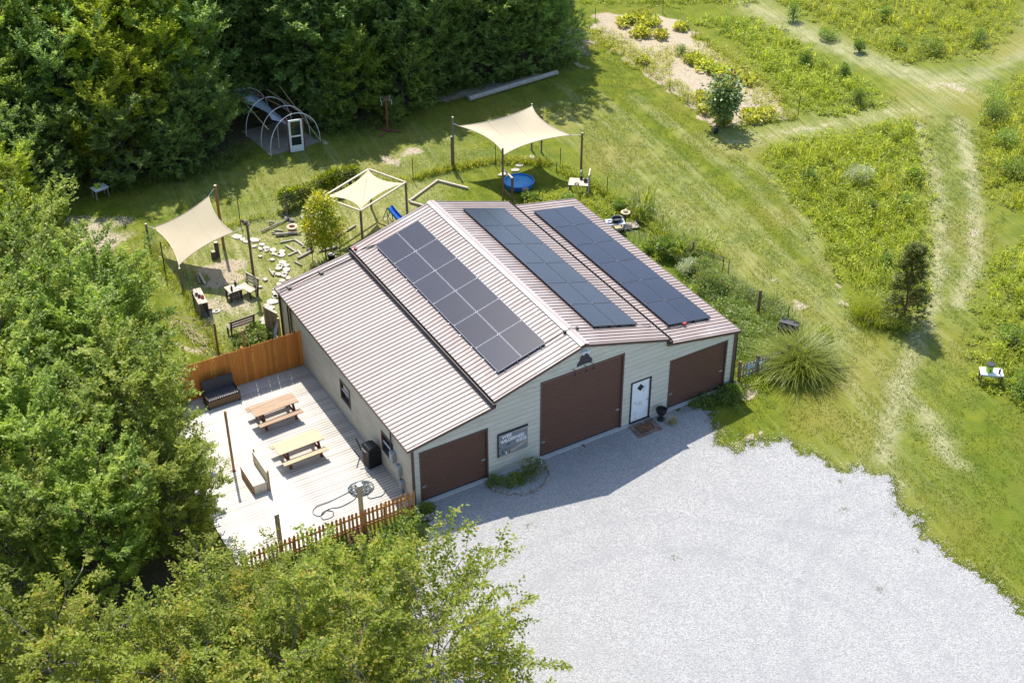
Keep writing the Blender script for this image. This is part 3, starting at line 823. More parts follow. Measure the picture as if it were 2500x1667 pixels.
# roof: ribbed sheets side by side up each slope
def roof_sheet(x0, z0, x1, z1, width, nrib):
    prof = []
    for k in range(nrib):
        y = k * CRS
        prof += [(y, 0.0), (y + .085, 0.0), (y + .093, .032), (y + .125, .032), (y + .135, 0.0)]
    prof.append((width, 0.0))
    d = Vector((x1 - x0, 0, z1 - z0)).normalized(); n = Vector((-d.z, 0, d.x))
    if n.z < 0: n = -n
    vs, fs = [], []
    for (x, z) in ((x0, z0), (x1, z1)):
        for y, h in prof: vs.append(tuple(Vector((x, y, z)) + n * h))
    m = len(prof)
    for i in range(m - 1): fs.append((i, i + 1, m + i + 1, m + i))
    # turned-down ends give the sheet its thickness
    o = len(vs)
    for (x, z) in ((x0, z0), (x1, z1)):
        for y, h in prof: vs.append(tuple(Vector((x, y, z)) - n * .02))
    for i in range(m - 1):
        fs.append((i, i + 1, o + i + 1, o + i)); fs.append((m + i, m + i + 1, o + m + i + 1, o + m + i)); fs.append((o + i, o + i + 1, o + m + i + 1, o + m + i))
    mb = MB(); mb.v, mb.f = vs, fs
    return mb.mesh('roof_sheet', M['roof'])
LEN = D + 2 * YF
slopes = [(-LO, ZE, XL, ZL), (XME, ZM, W / 2, ZR), (W - XME, ZM, W / 2, ZR), (W + LO, ZE, XR, ZL)]
for (x0, z0, x1, z1) in slopes:
    full = roof_sheet(x0, z0, x1, z1, 4 * CRS, 4)
    k, y = 0, -YF
    while y < D + YF - .02:
        w = min(4 * CRS, D + YF - y)
        me = full if w > 4 * CRS - .01 else roof_sheet(x0, z0, x1, z1, w, max(1, int(round(w / CRS))))
        link('roof_sheet', me, barn, (0, y, 0)); y += 4 * CRS
# ridge cap
rc = MB()
for s in (-1, 1):
    p = [(W / 2, ZR + .055), (W / 2 + s * .20, ZR + .055 - .20 * aM), (W / 2 + s * .20, ZR + .035 - .20 * aM), (W / 2, ZR + .04)]
    rc.prism(p if s > 0 else p[::-1], -YF - .01, D + YF + .01, 'y')
rc.tube([(W / 2, -YF - .01, ZR + .055), (W / 2, D + YF + .01, ZR + .055)], .018, 6)
rc.obj('ridge_cap', M['ridge'], barn)
# rake trims (front and back) and eave trims
for ys in (-YF - .012, D + YF + .012):
    for (x0, z0, x1, z1) in slopes:
        MB().beam((x0, ys, z0 - .055), (x1, ys, z1 - .055), .022, .12).obj('rake_trim', M['brown'], barn)
for x, sgn in ((-LO - .012, 1), (W + LO + .012, 1)):
    MB().box((x, D / 2, ZE - .05), (.022, LEN + .04, .11)).obj('eave_trim', M['brown'], barn)
# gutters in the step between the roofs, and the strip of wall behind them
for x, s in ((XME - .06, -1), (W - XME + .06, 1)):
    g = MB()
    g.box((x, D / 2, ZM - .115), (.13, LEN + .06, .012)); g.box((x - .065, D / 2, ZM - .07), (.012, LEN + .06, .10)); g.box((x + .065, D / 2, ZM - .07), (.012, LEN + .06, .10))
    for yy in (-YF - .03, D + YF + .03): g.box((x, yy, ZM - .07), (.13, .012, .10))
    g.obj('gutter', M['gutter'], barn)
    MB().box((x - s * .075, D / 2, ZM - .15), (.02, LEN - .02, .26)).obj('step_wall', M['gutter'], barn)
    MB().box((x - s * .01, -YF - .075, ZM - .13), (.16, .07, .15)).obj('gutter_outlet', M['gutter'], barn)
# corner trims, downpipes
for x, s in ((-.015, -1), (W + .015, 1)):
    MB().box((x, -.045, ZE / 2), (.11, .05, ZE - .06)).obj('corner_trim', M['brown'], barn)
    MB().box((x + s * .03, D + .04, ZE / 2), (.10, .05, ZE - .06)).obj('corner_trim', M['brown'], barn)
MB().tube([(W + .12, -.02, ZE - .05), (W + .12, -.04, 0.12)], .042, 8).obj('downpipe', M['gutter'], barn)
for yy in (D - .06, D - .95, D - 1.25):
    MB().tube([(-.075, yy, ZE - .08), (-.075, yy, .1)], .03, 8).obj('downpipe', M['darkmetal'], barn)

# roll-up doors
def rollup(x0, x1, z0, z1):
    root = bpy.data.objects.new('garage_door', None); COL.objects.link(root); root.parent = barn
    root.location = (0, 0, 0)
    p = .10; prof = []; z = z0 + .08
    while z < z1 - .001:
        prof += [(.040, z), (.040, min(z + .058, z1)), (.085, min(z + .070, z1)), (.085, min(z + .088, z1))]
        z += p
    mb = MB(); n = len(prof)
    mb.v = [(x, y, z) for x in (x0, x1) for y, z in prof]
    mb.f = [(i, i + 1, n + i + 1, n + i) for i in range(n - 1)]
    mb.obj('curtain', M['rollup'], root)
    MB().box(((x0 + x1) / 2, .062, z0 + .04), (x1 - x0, .05, .08)).obj('bottom_bar', M['darkmetal'], root)
    t = .07
    for xx in (x0 - t / 2 + .01, x1 + t / 2 - .01):
        MB().box((xx, .012, (z0 + z1) / 2), (t, .10, z1 - z0)).obj('jamb', M['brown'], root)
    MB().box(((x0 + x1) / 2, .004, z1 + .02), (x1 - x0 + .12, .090, .07)).obj('head_trim', M['brown'], root)
    for xx, zz in ((x0 + .12, z0 + .72), (x1 - .13, z0 + .95)):
        MB().box((xx, .035, zz), (.16, .05, .06)).obj('latch', M['alu'], root)
    return root
for d_ in DOORS: rollup(*d_)
# entry door
ed = bpy.data.objects.new('entry_door', None); COL.objects.link(ed); ed.parent = barn
x0, x1, z0, z1 = ENTRY
MB().box(((x0 + x1) / 2, .03, (z0 + z1) / 2), (x1 - x0 - .10, .045, z1 - z0 - .06)).obj('door_leaf', M['white_door'], ed)
f = MB()
for xx in (x0 + .025, x1 - .025): f.box((xx, -.005, (z0 + z1) / 2), (.06, .09, z1 - z0))
f.box(((x0 + x1) / 2, -.006, z1 - .01), (x1 - x0 + .002, .088, .06))
f.obj('door_frame', M['darkmetal'], ed)
MB().box(((x0 + x1) / 2, -.02, z0 + .0), (x1 - x0, .16, .05)).obj('threshold', M['darkmetal'], ed)
cx, cz = 10.45, 1.74
MB().prism([(cx - .17, cz), (cx, cz - .18), (cx + .17, cz), (cx, cz + .18)], -.004, .012, 'y').obj('diamond_window', M['glass'], ed)
kn = MB(); kn.lathe([(.03, 0), (.035, .02), (.012, .03), (.03, .05), (.03, .07), (.005, .085)], 10)
k = kn.obj('door_knob', M['alu'], ed); k.location = (x1 - .14, .008, 1.02); k.rotation_euler = (math.pi / 2, 0, 0)
# windows of the left wall
for (y0, y1, z0, z1) in WINS:
    w = bpy.data.objects.new('window', None); COL.objects.link(w); w.parent = barn
    f = MB()
    for yy in (y0 + .03, y1 - .03): f.box((-.012, yy, (z0 + z1) / 2), (.09, .06, z1 - z0))
    for zz in (z0 + .03, z1 - .03): f.box((-.013, (y0 + y1) / 2, zz), (.088, y1 - y0 - .12, .06))
    f.obj('frame', M['brown'], w)
    zm = (z0 + z1) / 2
    MB().box((.012, (y0 + y1) / 2, (zm + z1) / 2), (.01, y1 - y0 - .12, z1 - zm - .08)).obj('pane', M['glass'], w)
    MB().box((.03, (y0 + y1) / 2, (zm + z0) / 2), (.01, y1 - y0 - .12, zm - z0 - .06)).obj('pane', M['glass'], w)
    MB().box((0.0, (y0 + y1) / 2, zm), (.04, y1 - y0 - .13, .045)).obj('sash', M['white_paint'], w)
    MB().box((-.035, (y0 + y1) / 2, z0 - .02), (.10, y1 - y0 + .06, .035)).obj('sill', M['siding'], w)
# fittings on the walls and roof
for (yy, zz, sy, sz, sx) in ((1.55, 1.42, .30, .42, .16), (1.08, 1.06, .30, .46, .15), (0.86, 0.52, .26, .36, .15)):
    MB().box((-.03 - sx / 2, yy, zz), (sx, sy, sz)).box((-.035 - sx, yy, zz + .02), (.012, sy * .8, sz * .7)).obj('meter_box', M['greybox'], barn)
MB().tube([(-.08, 1.70, 2.88), (-.08, 1.70, 1.55)], .028, 8).obj('conduit', M['darkmetal'], barn)
MB().tube([(-.10, 1.25, 1.3), (-.10, 1.12, 1.28)], .02, 6).tube([(-.09, .80, .36), (-.09, .80, .1)], .022, 6).tube([(-.1, 1.0, .85), (-.1, .9, .66)], .02, 6).obj('conduit', M['darkmetal'], barn)
cd = MB()
for dy in (-.08, .08):
    cd.tube([(XL - .02, 12.42 + dy, ZL + .07), (1.82, 12.38 + dy, roof_z(1.82) + .07), (-.12, 12.33 + dy, roof_z(-.12) + .07), (-.24, 12.32 + dy, ZE + .03), (-.1, 12.32 + dy, 2.6)], .020, 6)
cd.obj('conduit', M['black'], barn)
for x in (.28, 1.82):
    MB().box((x, 12.38, roof_z(x) + .05), (.13, .30, .10), ry=-math.atan(aL)).obj('conduit_block', M['black'], barn)
MB().tube([(3.75, 12.25, 3.93), (4.3, 12.1, 4.08), (4.6, 11.98, 4.16)], .022, 6).obj('conduit', M['black'], barn)
MB().box((3.62, 12.55, 3.88), (.10, .16, .08)).obj('junction_cap', M['red'], barn)
MB().tube([(6.35, 1.0, roof_z(6.35) + .1), (7.0, 1.03, roof_z(7.0) + .09), (W / 2, 1.05, ZR + .1), (8.1, 1.0, roof_z(8.1) + .09), (8.8, 1.02, roof_z(8.8) + .08)], .014, 6).obj('conduit', M['black'], barn)
for x in (7.36, 7.95):
    MB().box((x, 1.05, roof_z(x) + .08), (.10, .12, .09)).obj('conduit_block', M['black'], barn)
MB().tube([(11.05, 1.0, 4.05), (11.35, .95, 3.98), (11.9, .9, 3.5), (12.5, .93, 3.48), (13.3, .96, 3.36)], .014, 6).tube([(12.3, .97, 3.5), (12.9, .9, 3.42), (13.2, .97, 3.36)], .014, 6).obj('conduit', M['black'], barn)
MB().box((13.2, .94, 3.40), (.16, .10, .07)).obj('junction_cap', M['red'], barn)
# plaque and hooks over the middle door, floodlight under the ridge
pl = [(7.27, 3.98), (7.30, 4.10), (7.40, 4.22), (7.43, 4.36), (7.52, 4.46), (7.63, 4.50), (7.76, 4.45), (7.83, 4.34), (7.86, 4.26), (7.96, 4.17), (7.98, 4.06), (7.93, 3.99), (7.6, 4.02)]
MB().prism(pl, -.055, -.03, 'y').obj('wall_plaque', M['darkmetal'], barn)
for x in (7.10, 7.62, 7.95):
    MB().tube([(x, -.02, 3.93), (x, -.14, 3.97), (x, -.2, 3.90), (x, -.2, 3.80)], .016, 6).lathe([(.03, 3.72), (.055, 3.76), (.02, 3.81)], 8, (x, -.2, 0)).obj('hook_lamp', M['darkmetal'], barn)
fl = MB().box((7.58, -.09, 4.62), (.18, .10, .07))
for s in (-1, 1): fl.lathe([(.03, -.05), (.065, .05), (.06, .06)], 10, (7.58 + s * .11, -.17, 4.62))
fl.obj('floodlight', M['white_paint'], barn)

# ------------------------------------------------------------------ solar arrays (2 x 6 panels on rails)
def panel_meshes():
    pw, pl_ = 1.108, 1.808                                     # across and along the roof
    g = MB().box((0, 0, 0), (pw - .02, pl_ - .02, .028)).mesh('solar_panel', M['panel'])
    f = MB()
    for s in (-1, 1):
        f.box((s * (pw / 2 - .005), 0, 0), (.010, pl_, .036)); f.box((0, s * (pl_ / 2 - .005), 0), (pw - .020, .010, .036))
    return g, f
PG, PFm = panel_meshes()
PF_alu = PFm.mesh('frame', M['seam']); PF_blk = PFm.mesh('frame', M['darkmetal'])
def array(label, x_low, x_high, z_low, z_high, frame, clamp_mat, gap):
    """edges given as the low and high side in x; the array runs from y = 1.03 to 11.95"""
    root = thing('solar_array', label, 'solar array', ((x_low + x_high) / 2, 6.49, (z_low + z_high) / 2), 0, 'rooftop solar arrays')
    ang = math.atan2(z_high - z_low, abs(x_high - x_low))
    ry = -ang if x_high > x_low else ang
    root.rotation_euler = (0, ry, 0)
    for c in (-1, 1):
        for r in range(6):
            yy = -5.46 + .91 + r * 1.82
            p = link('solar_panel', PG, root, (c * (.55 + gap / 2 + .005), yy, 0))
            link('frame', frame, p)
    for c in (-1, 1):
        for q in (.25, .85):
            MB().box((c * q, 0, -.05), (.04, 11.05, .045)).obj('rail', M['darkmetal'], root)
    ft = MB()
    for k in range(12):
        for q in (-1.0, -.25, .25, 1.0): ft.box((q, -5.4 + k * .98, -.09), (.05, .06, .05))
    ft.obj('mounting_feet', M['darkmetal'], root)
    cl = MB()
    for r in range(1, 6):
        for c in (-1.05, -.05, .05, 1.05): cl.box((c, -5.46 + r * 1.82, .016), (.035, .025, .012))
    cl.obj('clamps', clamp_mat, root)
    br = MB()
    s = -1 if x_high > x_low else 1
    for k in range(12): br.box((s * (1.13 if s < 0 else 1.13), -5.3 + k * .96, -.07), (.12, .035, .03))
    br.obj('rail_ends', M['alu'], root)
    return root
array('solar array on the left-hand slope with bright silver seams between panels', 4.28, 6.54, 4.125, 4.785, PF_alu, M['white_paint'], .012)
array('solar array beside the ridge on its right-hand slope, middle of the three', 10.92, 8.66, 4.11, 4.77, PF_blk, M['alu'], .006)
array('rightmost of the three solar arrays, low on the side roof', 14.72, 12.40, 3.13, 3.535, PF_blk, M['alu'], .006)

# ------------------------------------------------------------------ painted sign on the front wall
def text_mesh(txt, size, extrude=.004):
    c = bpy.data.curves.new('lettering', 'FONT'); c.body = txt; c.size = size; c.extrude = extrude; c.resolution_u = 3
    c.align_x = 'LEFT'; c.offset = .006
    o = bpy.data.objects.new('tmp_text', c); COL.objects.link(o)
    dg = bpy.context.evaluated_depsgraph_get()
    me = bpy.data.meshes.new_from_object(o.evaluated_get(dg))
    bpy.data.objects.remove(o); bpy.data.curves.remove(c)
    return me
sg = thing('wall_sign', 'weathered grey plank sign with hand-painted white words beside the left roll-up door', 'sign', (3.70, -.06, 0.90))
for i in range(4):
    MB().box((.66, .0, .14 + i * .28), (1.32, .025, .272)).obj('plank', M['signboard'], sg)
MB().box((.66, .004, 1.13), (1.36, .06, .05)).obj('top_edge', M['black'], sg)
MB().box((-.012, .004, .56), (.035, .055, 1.12)).obj('side_edge', M['black'], sg)
for txt, px, pz, sz, tilt in (('WEE', .15, .87, .22, 2), ('WILDERNESS', .09, .66, .215, 2), ('KIDS', .80, .47, .22, 2)):
    me = text_mesh(txt, sz); me.materials.append(M['signpaint'])
    o = link('lettering', me, sg, (px, -.018, pz)); o.rotation_euler = (math.radians(90), math.radians(-tilt), 0)
    if txt == 'WILDERNESS': o.scale = (.86, 1, 1)
rg_ = random.Random(3)
pt = MB()
for k in range(16):
    a, b = rg_.uniform(.05, .55), rg_.uniform(.08, .58)
    pt.prism([(a + rg_.uniform(.02, .07) * math.cos(t * 1.05), b + rg_.uniform(.02, .06) * math.sin(t * 1.05)) for t in range(6)], -.0165, -.013, 'y')
pt.obj('painted_tree', M['signdark'], sg)
MB().prism([(.3, .12), (.72, .22), (1.28, .42), (1.28, .33), (.75, .14), (.4, .06)], -.0165, -.0132, 'y').obj('painted_hill', M['palewood'], sg)
MB().prism([(.30, .05), (.36, .07), (.37, .2), (.33, .2)], -.0185, -.014, 'y').obj('painted_figure', M['signpaint'], sg)
# ------------------------------------------------------------------ deck
DZ = 0.08
deck = thing('deck', 'pale weathered plank deck along the left side of the barn', 'deck', (0, 0, 0))
bw, gap = .14, .012
me = MB().box((0, 0, 0), (7.05, bw, .03)).mesh('deck_board', M['deck'])
y = 0.05; rr = random.Random(4)
while y < 10.58:
    o = link('deck_board', me, deck, (-3.58 + rr.uniform(-.015, .01), y + bw / 2, DZ - .015 + rr.uniform(-.002, .002)))
    o.rotation_euler = (rr.uniform(-.01, .01), 0, rr.uniform(-.0006, .0006))
    y += bw + gap
fr = MB()
for x in (-7.0, -5.3, -3.6, -1.9, -.15): fr.box((x, 5.3, .022), (.09, 10.5, .06))
fr.obj('joist', M['darkwood'], deck)

# ------------------------------------------------------------------ cedar privacy fence at the back of the deck
def dogear(w, h, t=.018):
    return [(-w / 2, 0), (w / 2, 0), (w / 2, h - .04), (w / 2 - .03, h), (-w / 2 + .03, h), (-w / 2, h - .04)]
pf = thing('privacy_fence', 'tall orange cedar picket fence across the back of the deck', 'fence', (0, 10.64, 0))
pk = MB().prism(dogear(.138, 1.86), -.009, .009, 'y').mesh('picket', M['cedar'])
x = -.10; rr = random.Random(9)
while x > -8.6:
    o = link('picket', pk, pf, (x, rr.uniform(-.004, .004), .03 + rr.uniform(-.015, .015)))
    o.rotation_euler = (0, rr.uniform(-.006, .006), 0)
    x -= .1425
for z in (.35, 1.0, 1.6): MB().box((-4.35, .035, z), (8.5, .04, .09)).obj('rail', M['cedar'], pf)
for x in (-.3, -2.7, -5.1, -7.5): MB().box((x, .105, .95), (.09, .09, 1.9)).obj('post', M['postorange'], pf)

# ------------------------------------------------------------------ low picket fence at the front of the deck
lf = thing('picket_fence', 'low orange-brown gapped picket fence along the front edge of the deck', 'fence', (-.22, -.45, 0))
pk2 = MB().prism([(-.045, 0), (.045, 0), (.045, 1.13), (.03, 1.17), (0, 1.19), (-.03, 1.17), (-.045, 1.13)], -.01, .01, 'y').mesh('picket', M['cedar_light'])
rr = random.Random(2)
for k in range(42):
    o = link('picket', pk2, lf, (-.03 - k * .168, .004 * (k % 2), .04 + rr.uniform(-.02, .02) + .0006 * k))
    o.rotation_euler = (0, rr.uniform(-.02, .02), 0)
for z in (.38, .95): MB().box((-3.5, .035, z), (7.05, .04, .085)).obj('rail', M['cedar_light'], lf)
for x in (-1.2, -3.0, -4.9, -6.8): MB().box((x, .10, .5), (.09, .09, 1.05)).obj('post', M['cedar_light'], lf)
for x, h, lab in ((-2.34, 2.33, 'pale square post with a flat white cap rising beside the hose coil'), (-5.6, 2.43, 'pale square post half covered by leaves, left of the capped post by the hose')):
    t = thing('fence_post', lab, 'post', (x, -.30, 0), 0, 'tall posts at the front of the deck')
    MB().box((0, 0, h / 2), (.14, .14, h)).obj('shaft', M['pineplank'], t)
    MB().box((0, 0, h + .015), (.19, .19, .03)).lathe([(.10, 0), (.0, .03)], 4, (0, 0, h + .03)).obj('cap', M['white_paint'], t)

# slender pole standing on the deck
t = thing('deck_pole', 'slender brown pole standing alone on the deck near the beige bench', 'pole', (-5.30, 5.42, DZ))
MB().box((0, 0, 1.5), (.085, .085, 3.0)).obj('shaft', M['postorange'], t)
MB().tube([(0, 0, 2.93), (.05, 0, 2.96), (.07, 0, 2.93)], .01, 6).obj('hook', M['darkmetal'], t)
MB().box((0, 0, .01), (.15, .15, .02)).obj('base_plate', M['darkmetal'], t)

# ------------------------------------------------------------------ picnic tables
def picnic(label, loc, rz, wood):
    t = thing('picnic_table', label, 'picnic table', loc, rz, 'picnic tables on the deck')
    for k in range(5):
        MB().box((0, -.29 + k * .145, .735), (1.95, .138, .038)).obj('top_board', wood, t)
    for s in (-1, 1):
        for q in (0, 1):
            MB().box((0, s * (.55 + q * .135), .44), (1.95, .128, .038)).obj('seat_board', wood, t)
    for sx in (-.68, .68):
        MB().box((sx, 0, .69), (.05, .66, .085)).obj('brace', M['redwood'], t)
        MB().box((sx, 0, .385), (.05, 1.42, .085)).obj('brace', M['redwood'], t)
        for s in (-1, 1):
            MB().beam((sx + .055, s * .22, .73), (sx + .055, s * .52, 0), .05, .10, (1, 0, 0)).obj('leg', M['redwood'], t)
        MB().beam((sx, 0, .40), (sx * .25, 0, .70), .06, .04, (0, 1, 0)).obj('brace', M['redwood'], t)
    return t
picnic('worn reddish picnic table on the deck, the farther one from the camera', (-2.60, 7.68, DZ), math.radians(2.5), M['tablewood_a'])
picnic('lighter honey-coloured picnic table on the deck, nearer to the hose coil', (-2.68, 4.92, DZ), math.radians(2), M['tablewood_b'])

# ------------------------------------------------------------------ benches on the deck
t = thing('storage_bench', 'dark cushioned bench against the cedar fence at the back of the deck', 'bench', (-4.08, 9.95, DZ), math.radians(1))
MB().box((0, -.02, .40), (1.34, .56, .10)).obj('seat', M['cushion'], t)
MB().box((0, .33, .72), (1.34, .08, .56), rx=math.radians(-8)).obj('backrest', M['cushion'], t)
MB().box((0, -.31, .24), (1.38, .03, .30)).obj('front_panel', M['postwood'], t)
for s in (-1, 1):
    MB().box((s * .70, 0, .27), (.04, .66, .54)).obj('side_panel', M['darkwood'], t)
MB().box((0, .39, .52), (1.42, .03, .94)).obj('back_panel', M['darkwood'], t)
sl = MB()
for k in range(14): sl.box((-.62 + k * .095, -.30, .452), (.03, .02, .012))
sl.obj('nail_heads', M['white_paint'], t)

t = thing('box_bench', 'beige plywood box bench with a tall straight back on the deck', 'bench', (-4.83, 4.35, DZ))
MB().box((-.02, 0, .43), (.58, 1.42, .035)).obj('seat', M['beigeply'], t)
MB().box((.29, .02, .46), (.04, 1.50, .92)).obj('backrest', M['beigeply'], t)
MB().box((-.29, 0, .205), (.03, 1.42, .41)).obj('front_panel', M['rim_brown'], t)
for s in (-1, 1):
    MB().box((-.02, s * .695, .205), (.52, .03, .41)).obj('side_panel', M['beigeply'], t)
MB().box((.335, -.74, .50), (.05, .06, 1.0)).obj('back_post', M['rim_brown'], t)
MB().box((.335, .74, .50), (.05, .06, 1.0)).obj('back_post', M['rim_brown'], t)

# ------------------------------------------------------------------ hose, grill
t = thing('hose', 'dark teal garden hose in a loose coil trailing across the deck', 'hose', (-1.4, 1.87, DZ))
rr = random.Random(6)
coil = []
for k in range(150):
    a = k * .38; r = .30 + .14 * math.sin(k * .21) + rr.uniform(-.015, .015)
    coil.append((math.cos(a) * r * 1.12 + .05 * math.sin(k * .13), math.sin(a) * r * .85 + .06 * math.cos(k * .17), .022 + .05 * abs(math.sin(k * .33))))
MB().tube(coil, .017, 5).obj('coil', M['hose'], t)
def cat(pts, n=6):
    out = []
    P = [Vector(p) for p in pts]; P = [P[0]] + P + [P[-1]]
    for i in range(1, len(P) - 2):
        for k in range(n):
            s = k / n; a, b, c, d = P[i - 1], P[i], P[i + 1], P[i + 2]
            out.append(.5 * ((2 * b) + (c - a) * s + (2 * a - 5 * b + 4 * c - d) * s * s + (3 * b - a - 3 * c + d) * s ** 3))
    out.append(P[-2]); return out
o_ = Vector((-1.4, 1.87, 0))
MB().tube(cat([Vector((x, y, .02)) - o_ for x, y in ((-1.8, 1.95), (-1.95, 1.93), (-2.73, 1.81), (-3.35, 1.79), (-3.6, 1.5), (-3.42, 1.22), (-3.1, 1.38), (-2.9, 1.2), (-3.05, .95), (-3.4, 1.0), (-3.35, 1.3), (-2.95, 1.42), (-2.55, 1.32), (-1.94, 1.41), (-1.6, 1.7))]), .017, 5).obj('trailing_length', M['hose'], t)
MB().tube(cat([Vector((x, y, .02)) - o_ for x, y in ((-1.3, 1.5), (-1.38, 1.21), (-1.1, 1.12), (-.86, 1.1), (-.6, 1.3))]), .017, 5).obj('trailing_length', M['hose'], t)

t = thing('grill', 'black barbecue grill with a rounded lid under the barn window', 'grill', (-.36, 3.02, DZ), math.radians(4))
MB().box((0, 0, .36), (.56, .52, .70)).obj('cabinet', M['black'], t)
MB().prism([(-.27, .72), (.27, .72), (.27, .86), (.20, .96), (.07, 1.02), (-.07, 1.02), (-.20, .96), (-.27, .86)], -.25, .25, 'y').obj('lid', M['black'], t)
MB().box((.0, .42, .70), (.36, .30, .03)).obj('side_shelf', M['darkmetal'], t)
MB().tube([(-.30, -.16, .84), (-.34, -.16, .86), (-.34, .16, .86), (-.30, .16, .84)], .014, 6).obj('lid_handle', M['alu'], t)
MB().beam((-.28, .30, .62), (-.34, .62, 1.06), .06, .03).beam((-.25, .62, .06), (-.52, .5, .60), .05, .03).obj('tool_handle', M['darkwood'], t)
MB().box((-.285, 0, .36), (.012, .44, .52)).obj('cabinet_door', M['darkwood'], t)
for s in (-1, 1): MB().lathe([(.06, -.02), (.06, .02)], 10, (s * .2, .2, .03)).obj('wheel', M['darkmetal'], t)

# ------------------------------------------------------------------ things along the front wall
t = thing('planter', 'dark urn planter on a round foot right of the white door', 'planter', (11.30, -.40, 0))
MB().lathe([(.16, 0), (.17, .05), (.07, .10), (.06, .22), (.14, .28), (.22, .42), (.24, .55), (.21, .56), (.18, .46), (.05, .44)], 16).obj('urn', M['black'], t)
pv = structure('brick_pad')
rr = random.Random(5)
for i in range(6):
    for j in range(5):
        if (i in (1, 2, 3, 4)) and (j in (1, 2, 3)): continue
        MB().box((0, 0, .02), (.185, .165, .05)).obj('brick', M['brick'], pv, (9.92 + i * .195 + rr.uniform(-.01, .01), -.20 - j * .175 + rr.uniform(-.01, .01), .0), rr.uniform(-.06, .06))
pv.location = (0, 0, 0)
t = thing('door_mat', 'brown coir mat framed by bricks before the white door', 'mat', (10.40, -.55, 0.01), math.radians(-6))
MB().box((0, 0, .02), (.72, .48, .025)).obj('pile', M['mat'], t)
MB().tube([(-.3, -.12, .035), (-.1, .05, .035), (.1, -.05, .035), (.3, .1, .035)], .012, 5).tube([(-.25, .1, .035), (0, .12, .035), (.2, -.13, .035)], .012, 5).obj('pattern', M['rim_brown'], t)
t = thing('bollard_stub', 'short white pipe stub at the left foot of the middle roll-up door', 'bollard', (5.52, -.26, 0))
MB().lathe([(.05, 0), (.05, .28), (.03, .31), (0, .315)], 10).obj('pipe', M['white_paint'], t)
t = thing('door_hasp', 'small dark iron latch bar lying on the gravel under the middle roll-up door', 'latch', (7.52, -.10, 0.012))
MB().box((0, 0, .01), (.22, .04, .02)).obj('bar', M['darkmetal'], t); MB().box((.07, -.12, .01), (.04, .22, .018)).obj('pin', M['darkmetal'], t)

# rock-edged bed under the sign
rb = thing('rock_edging', 'curved row of small dark rocks edging the bed under the sign', 'edging', (0, 0, 0))
rr = random.Random(11)
edge = cat([(3.02, -.35, 0), (3.1, -.75, 0), (3.3, -1.0, 0), (3.76, -1.45, 0), (4.3, -1.6, 0), (4.85, -1.5, 0), (5.38, -1.1, 0), (5.6, -.6, 0)], 5)
for k, p in enumerate(edge):
    s = rr.uniform(.06, .11)
    MB().rock((0, 0, s * .4), (s, s * .8, s * .55), k).obj('rock', M['rock'], rb, (p.x + rr.uniform(-.04, .04), p.y + rr.uniform(-.04, .04), 0), rr.uniform(0, 3))
t = thing('stone_planter', 'round stacked-stone planter at the left front corner of the barn', 'planter', (.22, -.62, 0))
for lay in range(2):
    for k in range(11):
        a = 2 * math.pi * (k + .5 * lay) / 11
        MB().rock((0, 0, .07), (.115, .085, .08), k + lay * 20).obj('stone', M['rock'], t, (math.cos(a) * (.42 - .05 * lay), math.sin(a) * (.36 - .04 * lay), lay * .12), a + math.pi / 2)
MB().lathe([(.36, 0), (.34, .17), (0, .19)], 14, (0, 0, 0), 1, .87).obj('soil', M['darkwood'], t)

# ------------------------------------------------------------------ short fence right of the barn with its little signs
rf = thing('picket_fence', 'short grey-brown picket fence right of the barn carrying two small signs', 'fence', (15.75, .06, 0), math.radians(-1.5))
pk3 = MB().prism([(-.045, 0), (.045, 0), (.045, .9), (.0, .96), (-.045, .9)], -.01, .01, 'y').mesh('picket', M['greywood'])
rr = random.Random(12)
for k in range(15):
    o = link('picket', pk3, rf, (.16 + k * .165, -.03, .02 + rr.uniform(-.02, .02))); o.rotation_euler = (0, rr.uniform(-.02, .02), 0)
for z in (.28, .76): MB().box((1.3, 0, z), (2.6, .04, .085)).obj('rail', M['greywood'], rf)
for x in (0, .92, 2.6): MB().box((x, .04, .52), (.11, .11, 1.04)).obj('post', M['postwood'], rf)
sp = MB().box((.52, -.055, .66), (.36, .015, .17)).obj('notice', M['paleblue'], rf)
ln = MB()
for z, w0 in ((.70, .26), (.66, .22), (.62, .26)):
    for q in range(5): ln.box((.52 - w0 / 2 + (q + .5) * w0 / 5, -.064, z), (w0 / 5 * .7, .004, .018))
ln.obj('notice_print', M['signdark'], rf)
dk = MB().lathe([(.10, 0), (.10, .015)], 16).obj('round_notice', M['white_paint'], rf); dk.location = (1.05, -.045, .66); dk.rotation_euler = (math.pi / 2, 0, 0)
# ------------------------------------------------------------------ shade sails
def hypar(c, curve=.13, n=18, sag=.10):
    """c: four corners in order; the sheet is pulled in along its edges"""
    c = [np.array(q, float) for q in c]
    vs = []
    for i in range(n + 1):
        for j in range(n + 1):
            s, t = -1 + 2 * i / n, -1 + 2 * j / n
            s2 = s * (1 - curve * (1 - t * t)); t2 = t * (1 - curve * (1 - s * s))
            a, b = (s2 + 1) / 2, (t2 + 1) / 2
            p = c[0] * (1 - a) * (1 - b) + c[1] * a * (1 - b) + c[2] * a * b + c[3] * (1 - a) * b
            p[2] -= sag * (1 - s * s) * (1 - t * t)
            vs.append(p)
    fs = [(i * (n + 1) + j, (i + 1) * (n + 1) + j, (i + 1) * (n + 1) + j + 1, i * (n + 1) + j + 1) for i in range(n) for j in range(n)]
    rim = [vs[i * (n + 1)] for i in range(n + 1)] + [vs[n * (n + 1) + j] for j in range(1, n + 1)] + [vs[i * (n + 1) + n] for i in range(n - 1, -1, -1)] + [vs[j] for j in range(n - 1, 0, -1)]
    mb = MB(); mb.v = [tuple(q) for q in vs]; mb.f = fs
    return mb, rim

